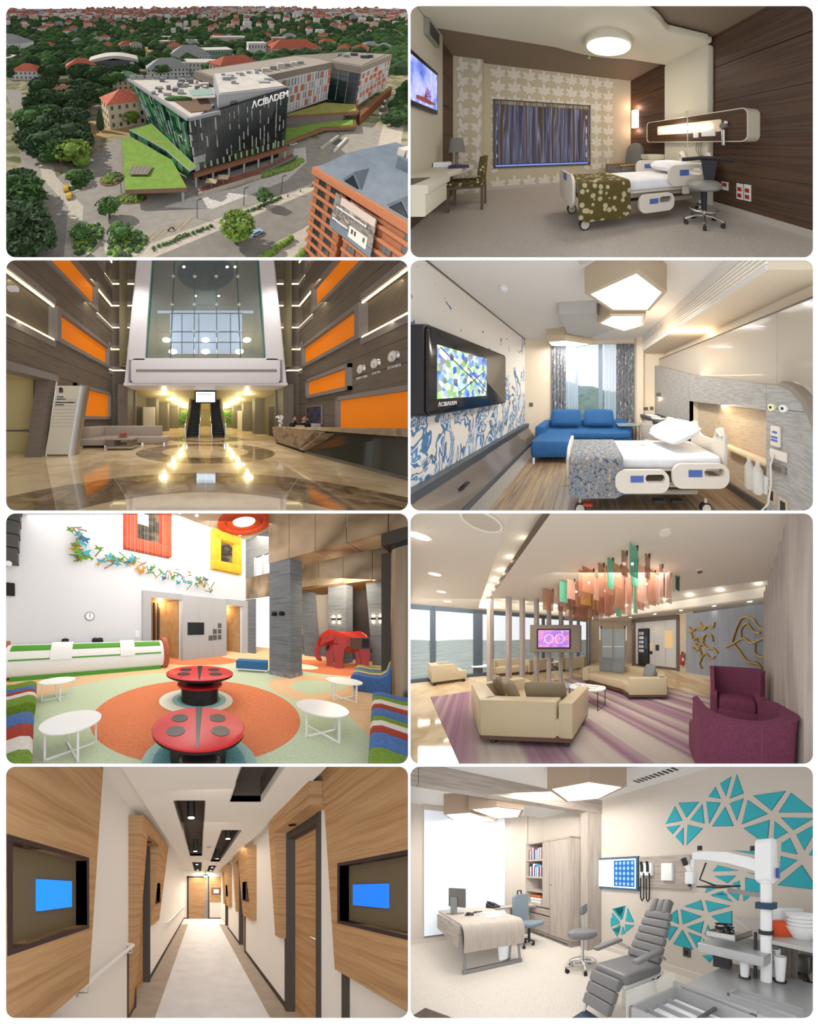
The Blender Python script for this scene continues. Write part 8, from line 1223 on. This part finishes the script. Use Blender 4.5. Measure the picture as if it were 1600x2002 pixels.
tealm = mat('teal_paint', '2CA8B4', rough=.6); te = mat('teal_edge', '156C76', rough=.6)
TRI = [[(2.49,2.45),(2.36,2.22),(2.66,2.21)],[(2.43,2.49),(2.09,2.44),(2.29,2.25)],[(2.04,2.4),(2.01,2.13),(2.23,2.21)],[(2.65,2.16),(2.39,2.16),(2.53,2.04)],[(2.34,2.12),(2.34,1.86),(2.48,2.0)],[(2.27,2.15),(2.03,2.07),(2.29,1.86)],[(1.85,2.59),(1.78,2.42),(1.95,2.48)],[(1.79,2.62),(1.64,2.67),(1.71,2.44)],[(1.57,2.68),(1.49,2.43),(1.66,2.4)],[(1.98,2.42),(1.78,2.37),(1.94,2.12)],[(1.66,2.34),(1.49,2.37),(1.57,2.11)],[(1.72,2.31),(1.61,2.05),(1.9,2.08)],[(1.38,2.38),(1.04,2.36),(1.18,2.17)],[(0.99,2.33),(0.79,2.11),(0.79,2.09),(1.11,2.14)],[(1.44,2.34),(1.22,2.14),(1.51,2.06)],[(1.09,2.08),(0.79,2.03),(0.97,1.93)],[(1.2,2.07),(1.22,1.83),(1.27,1.82),(1.49,2.01)],[(1.15,2.05),(1.02,1.91),(1.16,1.84)],[(0.94,1.88),(0.79,1.96),(0.79,1.87),(0.87,1.71)],[(1.0,1.85),(0.93,1.67),(1.08,1.71),(1.08,1.8)],[(0.83,1.66),(0.79,1.74),(0.79,1.65)],[(1.09,1.66),(0.93,1.61),(1.1,1.47)],[(0.89,1.56),(0.79,1.38),(0.79,1.31),(1.12,1.34)],[(1.63,1.75),(1.33,1.72),(1.33,1.68)],[(1.82,1.57),(1.55,1.5),(1.89,1.49)],[(1.87,1.43),(1.58,1.44),(1.69,1.34)],[(2.0,1.2),(1.97,1.29),(1.78,1.3)],[(1.45,1.48),(1.28,1.45),(1.28,1.42)],[(1.47,1.42),(1.28,1.37),(1.28,1.26),(1.4,1.23),(1.47,1.25)],[(1.63,1.34),(1.54,1.38),(1.54,1.26)],[(1.92,1.18),(1.76,1.24),(1.68,1.19)],[(2.33,0.99),(2.06,1.1),(2.02,0.96)],[(2.0,1.1),(1.65,1.06),(1.95,0.95)],[(1.91,1.17),(1.76,1.22),(1.62,1.11)],[(1.68,1.22),(1.54,1.23),(1.56,1.13)],[(1.5,1.23),(1.38,1.23),(1.49,1.13)],[(2.66,0.78),(2.45,0.93),(2.42,0.72)],[(2.39,0.94),(2.05,0.88),(2.35,0.73)],[(1.91,0.9),(1.63,1.0),(1.63,0.73)],[(2.29,0.7),(2.02,0.82),(2.06,0.65)],[(2.68,0.68),(2.44,0.67),(2.59,0.45),(2.72,0.57)],[(2.36,0.65),(2.18,0.4),(2.52,0.41)],[(1.96,0.78),(1.86,0.6),(2.01,0.64)],[(2.27,0.63),(2.05,0.6),(2.12,0.44)],[(2.03,0.58),(1.9,0.47),(2.06,0.41)],[(2.04,0.35),(1.87,0.4),(1.93,0.28)],[(3.9,0.72),(3.9,0.59),(3.67,0.57)],[(3.85,0.79),(3.54,0.88),(3.62,0.63)],[(3.49,0.85),(3.33,0.62),(3.54,0.61)],[(3.9,0.4),(3.68,0.53),(3.71,0.36)],[(3.56,0.55),(3.32,0.57),(3.53,0.42)],[(3.61,0.51),(3.54,0.39),(3.66,0.35)],[(3.9,0.79),(3.56,0.88),(3.66,0.61)],[(3.94,0.62),(3.94,0.45),(3.69,0.55)],[(3.9,0.42),(3.66,0.49),(3.76,0.29)]]
for t_ in TRI:
    cy, cz = sum(p[0] for p in t_)/len(t_), sum(p[1] for p in t_)/len(t_)
    a = part(wr8, 'teal_triangle', MB().prism([(y, z) for y, z in t_], 'x', 3.391, 3.4), te); part(wr8, 'teal_inlay', MB().prism([(cy+(y-cy)*.95, cz+(z-cz)*.95) for y, z in t_], 'x', 3.388, 3.391), tealm)
# beam and column
bm8 = struct('beam', B(-1, 4.2, 2.6, .45, 4.45, 2.86).box(.455, 4.2, 2.6, 2.3, 4.45, 2.86).box(2.305, 4.2, 2.6, 3.4, 4.45, 2.86), gwd, sub=.5); bm8['label'] = 'greige wooden beam below the ceiling'; cl8 = struct('column_1', B(3.06, 4.22, 0, 3.4, 4.44, 2.6), gwv, sub=.5); cl8['label'] = 'greige wooden column at the end of the beam'
# roller blind, daylight behind it put into the cloth as glow
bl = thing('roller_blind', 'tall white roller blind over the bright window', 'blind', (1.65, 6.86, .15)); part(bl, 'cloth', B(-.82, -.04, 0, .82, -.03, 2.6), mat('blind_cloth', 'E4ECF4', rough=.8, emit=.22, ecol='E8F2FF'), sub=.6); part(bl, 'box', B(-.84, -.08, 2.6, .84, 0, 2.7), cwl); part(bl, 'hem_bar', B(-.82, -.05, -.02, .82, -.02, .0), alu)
# faceted lamps
def lampbox(lab, outer, z, lit, zt=2.86, p=0):
    cx, cy = sum(q[0] for q in outer)/len(outer), sum(q[1] for q in outer)/len(outer); t = thing('ceiling_light', lab, 'lamp', (cx, cy, zt), group='faceted lamps of the consulting room'); o = [(x-cx, y-cy) for x, y in outer]; part(t, 'box', MB().prism(o, 'z', z-zt, 0), mat('lamp_box_tan', 'A8917C', rough=.6), smooth=False)
    part(t, 'diffuser', MB().prism([(x*.87, y*.87) for x, y in o], 'z', z-zt-.004, z-zt), mat('panel_lamp', 'FFFDF6', emit=2.2)); area((cx, cy, z-.03), .5, p, (1, .96, .9))
lampbox('large faceted ceiling lamp near the teal wall', [(1.63, 3.08), (1.84, 2.5), (2.3, 2.38), (2.42, 3.05), (2.16, 3.5)], 2.5, 1, p=62); lampbox('left faceted lamp above the desk', [(.98, 5.68), (1.3, 5.2), (1.95, 5.75), (1.25, 6.3)], 2.5, 1, p=16); lampbox('right faceted lamp above the desk', [(1.22, 5.0), (1.5, 4.5), (1.93, 4.46), (2.14, 5.12), (1.85, 5.6)], 2.51, 1, p=20)
single('ceiling_box', 'grey ceiling panel beside the large faceted lamp', 'ceiling box', MB().prism([(1.84, 2.5), (2.3, 2.38), (2.6, 2.0), (2.2, 1.6), (1.7, 1.7)], 'z', 2.72, 2.86), mat('lamp_box_bluegrey', 'A9ABB4', rough=.3))
t = thing('air_vent', 'slotted air vent in the ceiling above the teal triangles', 'vent', (3.05, 2.6, 2.86)); part(t, 'frame', B(-.09, -.42, -.012, .09, .42, 0), cce)
for k in range(10): part(t, 'slot', B(-.07, -.38+.077*k, -.015, .07, -.34+.077*k, -.012), dkp)
t = thing('smoke_detector', 'smoke detector on the consulting room ceiling', 'detector', (1.45, 3.1, 2.86)); part(t, 'base', MB().cyl((0, 0, -.02), .06, .02), cce); part(t, 'head', MB().cyl((0, 0, -.05), .04, .03), dkp)
# tall cabinet with books
cb8 = thing('tall_cabinet', 'tall greige cabinet with open bookshelves and doors', 'cabinet', (2.9, 4.56, 0))
part(cb8, 'carcass', B(0, 0, .1, .46, .03, 2.16).box(0, 2.0, .1, .46, 2.03, 2.16).box(0, 0, 2.13, .46, 2.03, 2.17).box(.42, 0, .1, .46, 2.03, 2.16).box(0, .76, .1, .4, .8, 2.15).box(0, 0, .08, .46, 2.03, .12), gwv)
part(cb8, 'door', B(-.02, .02, .14, 0, .77, 2.12), gwv, sub=.5); part(cb8.children[-1], 'knob', MB().ball((-.03, .72, 1.2), .015), alu)
dw = part(cb8, 'drawer', B(-.02, .8, .14, 0, 2.0, .5), gwd, sub=.5); part(cb8, 'drawer', B(-.02, .8, .53, 0, 2.0, .66), gwd, sub=.5)
part(cb8, 'door', B(-.02, .8, .7, 0, 1.1, 2.12), gwv, sub=.5)
for z in (.68, 1.0, 1.32, 1.72): part(cb8, 'shelf', B(0, .8, z, .4, 2.0, z+.04), gwd)
for x, y in ((.05, .1), (.05, 1.1), (.05, 1.9)): part(cb8, 'foot', B(x, y-.06, 0, x+.3, y+.06, .1), gwd)
BN = 'blue,ivory,navy,orange,pale grey,black,cream,light blue,white,maroon'.split(','); rnd = random.Random(9); bcol = ['2A6EA8', 'E0DDD8', '1E4E86', 'C86A3A', 'B8C4CC', '3A3A40', 'D8D4CE', '4A90B8', 'F0EEEA', '7A2E2A']
for z, lab in ((1.76, 'upper'), (1.36, 'lower')):
    y = 1.13; k = 0
    while y < 1.93: w = rnd.uniform(.035, .075); h = rnd.uniform(.22, .31); single('book', f'{BN[k % 10]} book on the {lab} cabinet shelf, {ORD[k]} from the right', 'book', MB().cb((.12, w/2, h/2), (.2, w-.006, h)), mat('book_'+bcol[k % 10], bcol[k % 10], rough=.5), (2.93, 4.56+y, z), group=f'books on the {lab} shelf', bevel=.004); y += w; k += 1
for i, (z, c, lab) in enumerate(((.72, 'D8D4CE', 'lowest white towel in the cabinet'), (.79, 'E8E4DE', 'middle white towel in the cabinet'), (.86, 'C86A3A', 'orange cloth on top of the towels'))): single('towel', lab, 'towel', MB().cb((.15, .4, .03), (.24, .55, .065)), mat('towel_'+c, c, rough=.95), (2.93, 5.8, z), group='folded towels', bevel=.025)
# waterfall desk
dk8 = thing('office_desk', 'greige desk with rounded waterfall end on a metal sled leg', 'desk', (1.44, 4.3, 0)); q = lambda: MB().at(-1.44, -4.3)
out_ = [(6.3, .72), (4.5, .72)]+[(4.5-.2*sin(a), .52+.2*cos(a)) for a in [pi/2*k/6 for k in range(1, 7)]]+[(4.33, .33)]; inn_ = [(4.37, .34)]+[(4.5-.16*sin(a), .52+.16*cos(a)) for a in [pi/2*k/6 for k in range(6, 0, -1)]]+[(4.5, .68), (6.3, .68)]
part(dk8, 'waterfall_top', q().prism(out_+inn_, 'x', 1.0, 1.88), mat('desk_wood', 'AEA296', ['BCB0A4', 'A4988C'], rough=.5, sc=(46, 1.5, 1.5), lo=.3, hi=.7, detail=4)); part(dk8, 'side_panel', q().prism([(4.55, .36), (6.25, .4), (6.25, .66), (4.5, .66)], 'x', .97, 1.0), gwd, sub=.4)
for x in (1.03, 1.85): part(dk8, 'sled_leg', q().tube([(x, 4.62, .68), (x, 4.5, .3), (x, 4.42, .03)], .022, 8), met)
part(dk8, 'foot_bar', q().box(1.0, 4.4, .01, 1.88, 4.46, .06), met); part(dk8, 'return_top', q().box(1.88, 5.9, .68, 2.85, 6.3, .72), gwd); part(dk8, 'return_panel', q().box(2.4, 6.25, .05, 2.85, 6.3, .68), gwd)
t = thing('computer_monitor', 'flat computer monitor on the desk', 'monitor', (1.2, 5.65, .72), .35); part(t, 'panel', B(-.03, -.24, .12, .0, .24, .46), alu, bevel=.008); part(t, 'screen', B(0, -.22, .14, .004, .22, .44), mat('screen_dim', '5A6672', rough=.2)); part(t, 'stand', B(-.1, -.06, 0, -.05, .06, .3).box(-.16, -.1, 0, .06, .1, .015), met)
t = thing('desk_telephone', 'dark desk telephone on the desk return', 'telephone', (1.95, 6.05, .72), .4); part(t, 'base', MB().prism([(-.1, 0), (.1, 0), (.1, .1), (-.1, .03)], 'x', -.1, .1), dkp); part(t, 'handset', MB().tube([(-.06, -.09, .06), (-.06, 0, .11), (-.06, .1, .12)], .022), dkp); part(t, 'display', B(-.02, .02, .085, .08, .08, .09), alu)
for i, (x, y, w, h, r, lab) in enumerate(((1.6, 4.9, .3, .22, .2, 'sheet of white paper nearest the desk end'), (1.72, 5.2, .34, .24, -.2, 'stack of white papers in the middle of the desk'), (1.62, 5.35, .2, .3, .5, 'white form beside the papers'))): single('paper', lab, 'paper', MB().cb((0, 0, .004), (w, h, .006)), mat('plate_white', 'D6D4D0') if 0 else sheet, (x, y, .722), r, group='papers on the consulting desk')
single('tablet', 'dark tablet lying on the desk', 'tablet', MB().cb((0, 0, .006), (.14, .22, .012)), dkp, (1.5, 5.55, .72), -.5, bevel=.004)
t = thing('stethoscope', 'coiled black stethoscope on the desk', 'stethoscope', (1.28, 5.2, .72)); part(t, 'tube', MB().tube([(.07*cos(a*.7)*(1-.03*a), .09*sin(a*.7), .012+.003*a) for a in range(16)], .01, 6), dkp); part(t, 'chestpiece', MB().cyl((.12, -.02, 0), .03, .015, 14), steel)
oc = thing('office_chair', 'blue-grey office chair behind the desk', 'chair', (2.25, 5.35, 0), .5); part(oc, 'backrest', MB().prism(rrect(0, .78, .42, .5, .08), 'y', -.03, .03), mat('mesh_blue_grey', '7E8C96', rough=.8)); soft(oc, 'seat', 0, -.2, .42, .44, .42, .08, MATS['mesh_blue_grey']); part(oc, 'headrest_loop', MB().tube([(-.06, .03, 1.02), (-.05, .03, 1.1), (.05, .03, 1.1), (.06, .03, 1.02)], .015), dkp); part(oc, 'column', MB().cyl((0, -.2, .1), .025, .34), dkp); star_base(oc, dkp, wheelm, .26)
t = thing('waste_bin', 'shiny metal waste bin under the desk', 'bin', (1.72, 4.75, 0)); part(t, 'bucket', MB().lathe([(.1, 0), (.12, .28), (.115, .28), (.1, .02)], n=24), chrome); part(t, 'rim', MB().tube([(.12*cos(a*pi/12), .12*sin(a*pi/12), .28) for a in range(24)], .006, 6, True), dkp)
# stool
st8 = thing('doctor_stool', 'round grey stool with small backrest on chrome castors', 'stool', (2.42, 3.46, 0)); star_base(st8, steel, wheelm, .27, .08, 5, .5); part(st8, 'column', MB().cyl((0, 0, .1), .02, .42), steel); part(st8, 'foot_ring', MB().tube([(.2*cos(a*pi/12), .2*sin(a*pi/12), .14) for a in range(24)], .008, 6, True), steel)
part(st8, 'seat', MB().lathe([(.01, .5), (.2, .5), (.22, .52), (.22, .575), (.19, .6), (.01, .6)], n=32), gvin); part(st8, 'backrest', MB().at(.1, .12, .9, .75).prism(rrect(0, 0, .34, .15, .04), 'y', -.03, .03), gvin, bevel=.01); part(st8, 'back_post', MB().tube([(.02, .02, .55), (.1, .12, .62), (.1, .13, .9)], .014), steel)
# examination chair
ex = thing('examination_chair', 'grey reclining examination chair with padded headrest and footplate', 'chair', (2.1, 2.1, 0)); 
part(ex, 'pedestal', MB().prism([(-.02, -.14), (.26, -.14), (.26, .14), (-.02, .14)], 'z', 0, .34), whp, bevel=.02); part(ex, 'seat_pan', B(-.3, -.2, .38, .28, .2, .42), whp); soft(ex, 'seat', -.05, 0, .42, .52, .48, .1, gvin, .04)
def pad(x0, z0, x1, z1, w0, w1, th, n, nm):
    d = Vector((x1-x0, z1-z0)); L_ = d.length; u = d/L_; nn = Vector((-u.y, u.x)); 
    for k in range(n): 
        a, b = k/n, (k+1)/n-.012; pts = []
        for f in (a, b): w = w0+(w1-w0)*f; c = Vector((x0, z0))+d*f; pts.append((c, w))
        (c0, wa), (c1, wb) = pts; h = nn*th
        part(ex, nm, MB().hexa([(c0.x, -wa/2, c0.y), (c0.x, wa/2, c0.y), (c0.x+h.x, wa/2, c0.y+h.y), (c0.x+h.x, -wa/2, c0.y+h.y)], [(c1.x, -wb/2, c1.y), (c1.x, wb/2, c1.y), (c1.x+h.x, wb/2, c1.y+h.y), (c1.x+h.x, -wb/2, c1.y+h.y)]), gvin, bevel=.02, seg=3)
pad(.22, .5, .5, 1.0, .46, .36, .08, 6, 'back_pad'); pad(-.44, .16, -.3, .46, .38, .42, .08, 3, 'leg_pad')
part(ex, 'headrest', MB().at(.5, 0, 1.06, 0, 0, .5).box(-.06, -.13, -.08, .04, -.05, .1).box(-.05, -.045, -.08, .05, .045, .1).box(-.06, .05, -.08, .04, .13, .1), gvin, bevel=.02); part(ex, 'head_bar', MB().tube([(.48, 0, .9), (.53, 0, 1.05)], .015), steel)
for s_ in (-1, 1): ar = part(ex, 'armrest', MB().at(.0, s_*.3, .68, 0, 0, -.12).box(-.26, -.045, -.02, .12, .045, .02), gvin, bevel=.015); part(ar, 'arm_support', MB().tube([(.08, s_*.3, .66), (.26, s_*.24, .56)], .016), steel)
[part(ex, 'foot_bar', MB().tube([(-.36, s_, .3), (-.5, s_, .1)], .012), steel) for s_ in (-.17, .17)]; part(ex, 'footplate', MB().at(-.55, 0, .07, 0, 0, -.2).box(-.12, -.2, -.02, .1, .2, .02), mat('foot_blue', '22364E', rough=.4), bevel=.02); part(ex, 'lever', MB().tube([(.0, -.3, .36), (.2, -.2, .37), (.3, -.18, .4)], .01), dkp); part(ex, 'control_cord', MB().tube([(.16, -.16, .36), (.18, -.2, .22), (.28, -.36, .1), (.4, -.6, .04)], .007), dkp)
# things on the teal wall
lb = thing('light_box', 'glowing x-ray light box with blue scan film', 'light box', (3.36, 3.76, 1.45)); part(lb, 'frame', B(-.02, -.56, -.29, .04, .56, .29), mat('frame_blue_grey', '4E6A80', metal=.4, rough=.4)); part(lb, 'panel', B(-.025, -.52, -.25, -.02, .52, .25), mat('light_panel', 'F2FAFF', emit=1.5)); film = part(lb, 'film', B(-.03, -.5, -.23, -.025, .02, .23), mat('film_blue', '1A5AA8', rough=.3, emit=.35))
for r in range(5):
    for c in range(5): part(film, 'scan', MB().at(-.031, -.45+.1*c, -.18+.09*r, 0, 0, pi/2).cyl((0, 0, 0), .032, .002, 10), mat('scan_pale', '7FB0E0', emit=.4))
ib = thing('instrument_board', 'wooden wall board with diagnostic instruments', 'wall board', (3.36, 2.68, 1.48)); part(ib, 'board', B(-.02, -.48, -.24, .03, .48, .24), gwd, sub=.3); di = part(ib, 'handle_dock', B(-.09, .16, -.06, -.02, .4, .14), whp, bevel=.015)
for y in (.22, .34): part(ib, 'instrument', MB().tube([(-.11, y, .0), (-.11, y, .1), (-.13, y, .16)], .022, 8), dkp); part(ib, 'coiled_cord', MB().tube([(-.1, y-.03, -.02), (-.1, y-.035, -.2), (-.1, y-.03, -.42), (-.1, y, -.46), (-.1, y+.03, -.42), (-.1, y+.035, -.1)], .012, 6), dkp)
part(ib, 'specula_dispenser', B(-.08, -.22, -.13, -.02, -.02, .13), whp, bevel=.01); part(ib, 'pen_holder', B(-.05, -.5, -.2, -.02, -.47, -.08), dkp)
t = thing('wall_socket', 'beige framed socket low on the teal-triangle wall', 'socket', (3.4, 2.28, .34)); part(t, 'plate', B(-.02, -.06, -.06, 0, .06, .06), alu); part(t, 'insert', B(-.024, -.03, -.03, -.02, .03, .03), dkp); single('wall_switch', 'dark switch beside the blind', 'switch', MB().cb((0, -.02, 0), (.07, .03, .1)), dkp, (3.0, 6.6, .85))
for i, (y, z) in enumerate(((.88, .44), (.86, .2))): t = thing('wall_socket', ['upper framed socket at the right edge behind the cart', 'lower framed socket at the right edge behind the cart'][i], 'socket', (3.4, y+.05, z)); part(t, 'plate', B(-.02, -.07, -.07, 0, .07, .07), alu); part(t, 'insert', B(-.024, -.03, -.03, -.02, .03, .03), dkp)
# microscope on its column
mi = thing('surgical_microscope', 'white swing-arm microscope on a column', 'microscope', (2.36, .86, 0)); part(mi, 'column', MB().cyl((0, 0, .2), .042, 1.2, 20), whp); part(mi, 'collar', MB().cyl((0, 0, 1.0), .055, .03), dkp); part(mi, 'head_block', MB().prism(rrect(0, 1.58, .15, .34, .05), 'y', -.06, .06).cyl((0, 0, 1.4), .06, .05), whp, bevel=.01)
part(mi, 'maker_plate', MB().at(0, 0, 0, .75).box(-.062, -.075, 1.44, .03, -.066, 1.52), bedblue)
av = Vector((-.16, .56)); part(mi, 'arm', MB().loft([[(av.x*f+av.y/.58*w*s1*.0-w*s1*.96, av.y*f-w*s1*.27, z+hh*s2) for s1, s2 in ((-1, -1), (1, -1), (1, 1), (-1, 1))] for f, z, w, hh in ((-.05, 1.5, .04, .05), (.2, 1.56, .04, .05), (.5, 1.61, .038, .048), (.8, 1.63, .034, .04), (1, 1.63, .03, .034))]), whp, bevel=.012)
for p_ in ((.0, .1, 1.68), (-.14, .5, 1.7)): part(mi, 'knob', MB().cyl((p_[0], p_[1], p_[2]-.02), .022, .04, 12), dkp)
part(mi, 'optic_head', MB().at(-.17, .57, 1.42).box(-.04, -.04, -.04, .04, .04, .07).tube([(0, 0, .06), (-.05, .02, .14)], .025, 10), whp, bevel=.01); part(mi, 'eyepiece', MB().at(-.17, .57, 1.42).tube([(-.05, .02, .13), (-.075, .03, .19)], .026, 10), dkp); part(mi, 'hanger', MB().tube([(-.16, .56, 1.6), (-.165, .565, 1.47)], .02), whp); part(mi, 'cable', MB().tube([(-.12, .45, 1.57), (-.14, .5, 1.42), (-.08, .36, 1.36), (0, .2, 1.37)], .009, 6), dkp)
part(mi, 'side_bar', MB().bar((0, .03, 1.3), (-.02, .3, 1.33), .03, .035), met); part(mi, 'tray_plate', MB().at(-.05, .38, 1.36).box(-.18, -.1, -.006, .18, .1, .006), dkp); part(mi, 'clamp', B(-.06, -.06, 1.2, .06, .06, 1.25), mat('clamp_teal', '123E56', rough=.4))
# instrument cart
ca = thing('instrument_cart', 'large grey instrument cart with open drawer trays', 'cart', (2.0, 1.0, 0)); ga_ = 0
part(ca, 'body', MB().at(.28, -.1, 0, ga_).box(-.42, -.4, .05, .12, .25, .6), inst, bevel=.01); part(ca, 'worktop', MB().at(.28, -.1, .6).box(-.5, -.45, 0, .3, .35, .03), inst, bevel=.006)
part(ca, 'drawer_tray', MB().at(-.3, .02, .5).box(-.4, -.32, 0, .1, .3, .01).box(-.4, -.32, 0, -.38, .3, .1).box(-.4, .28, 0, .1, .3, .1).box(.08, -.32, 0, .1, .3, .14), inst)
for k in range(4): part(ca, 'tray_divider', MB().at(-.3, .02, .51).box(-.36+.11*k, -.3, 0, -.345+.11*k, .28, .035), inst)
part(ca, 'tray_cross_rail', MB().at(-.3, .02, .55).box(-.38, -.06, 0, .08, -.04, .02), alu); part(ca, 'tray_paper', MB().at(-.3, .02, .512).box(-.37, -.3, 0, .07, .27, .004), sheet); part(ca, 'glass_front', MB().at(-.3, .02, .5).box(-.42, .3, .02, .1, .31, .2), glass('clear_plastic', 'E8E4DC', .45, .2))
part(ca, 'side_bin', MB().at(.02, -.28, .55).box(-.14, -.2, 0, .0, .22, .01).box(-.14, -.2, 0, -.13, .22, .1).box(-.01, -.2, 0, 0, .22, .1).box(-.14, .2, 0, 0, .22, .1), inst)
part(ca, 'instrument_rack', MB().at(.42, .32, .64, .3).prism([(-.1, 0), (.06, 0), (-.02, .14), (-.1, .1)], 'y', -.14, .0), dkp); part(ca, 'upper_deck', MB().at(.5, .12, .78).box(-.3, -.3, 0, .2, .25, .08), inst, bevel=.008); ba = part(ca, 'wire_basket', MB().at(.42, .15, .93).box(-.22, -.12, 0, .1, .14, .01).box(-.22, -.12, 0, -.21, .14, .05).box(-.22, .13, 0, .1, .14, .05).box(-.22, -.12, 0, .1, -.11, .05), steel)
rn = random.Random(2); part(ca, 'cable_tangle', MB().at(.38, .18, .97).tube([(rn.uniform(-.12, .1), rn.uniform(-.1, .1), rn.uniform(-.02, .06)) for _ in range(22)], .007, 5), dkp)
part(ca, 'drip_pole', MB().at(.36, -.06).tube([(0, 0, .6), (0, 0, 1.0)], .014, 8), dkp)
for i, (x, y) in enumerate(((2.3, 1.0), (2.42, .78), (2.48, .84))): t = thing('plastic_cup', ['white plastic holder beside the dark pole', 'white plastic holder at the cart edge', 'taller white plastic holder at the cart edge'][i], 'holder', (x, y, .63), group='white holders on the cart'); part(t, 'cup', MB().lathe([(.03, 0), (.045, .2+.04*(i == 2)), (.04, .2), (.026, .02)], n=16), whp); part(t, 'foot', MB().cyl((0, 0, 0), .045, .012), dkp)
# shelf stand with boxes and bowls
sh8 = thing('shelf_stand', 'grey shelf on wooden posts at the right edge', 'shelf', (2.75, .85, 0)); part(sh8, 'board', MB().prism([(.5, .7), (.6, -.3), (-.45, -.35), (-.4, -.03), (-.2, .18)], 'z', .93, .96), mat('shelf_grey', 'B4B2AE', rough=.3)); 
for x, y in ((.02, -.02), (.08, -.05)): part(sh8, 'post', B(x-.02, y-.02, 0, x+.02, y+.02, .93), gwv)
part(sh8, 'pump_box', MB().at(.36, -.06, .62).box(-.05, -.05, -.08, .05, .05, .08), met, bevel=.008); part(sh8, 'pump_hose', MB().tube([(.36, -.06, .54), (.38, -.1, .42), (.3, -.04, .3), (.34, -.08, .12)], .014, 8), dkp); part(sh8, 'pump_motor', MB().cyl((.3, -.1, 0), .1, .12, 20).cyl((.3, -.1, .42), .05, .05), dkp)
gbx = single('glove_box', 'orange glove box on the grey shelf', 'box', B(-.1, -.06, 0, .1, .06, .12), mat('box_orange', 'E2501A', rough=.5), (2.56, .86, .96), -.72, bevel=.006); t = thing('tissue_dispenser', 'white dispenser box with blue mark on the grey shelf', 'dispenser', (2.86, .86, .96), -.72); part(t, 'case', B(-.1, -.07, 0, .1, .07, .2), glass('milky_plastic', 'E8ECEE', .9, .2), bevel=.012); part(t, 'mark', B(-.03, -.075, .13, .03, -.07, .155), bedblue)
for k in range(4): single('bowl', ['lowest white bowl of the stack', 'second white bowl of the stack', 'third white bowl of the stack', 'top white bowl of the stack'][k], 'bowl', MB().lathe([(.07, 0), (.1, .05), (.125, .1), (.12, .1), (.095, .05), (.065, .008)], n=28), whp, (2.62, .68, .96+.03*k), group='stacked white bowls')
single('door_mat', 'grey-brown floor mat in the lower left corner', 'mat', MB().prism([(.1, 3.3), (.45, 3.61), (.62, 3.2), (.3, 2.9)], 'z', 0, .01), mat('mat_brown', '5E5048', '6E6056', sc=(30, 30, 30), rough=.95))
area((1.7, 3.6, 2.58), 1.8, 42, (1, .95, .88), (1.7, 3.4, 0), 1.0)  # extra fill hung in mid-air over the room, no lamp there
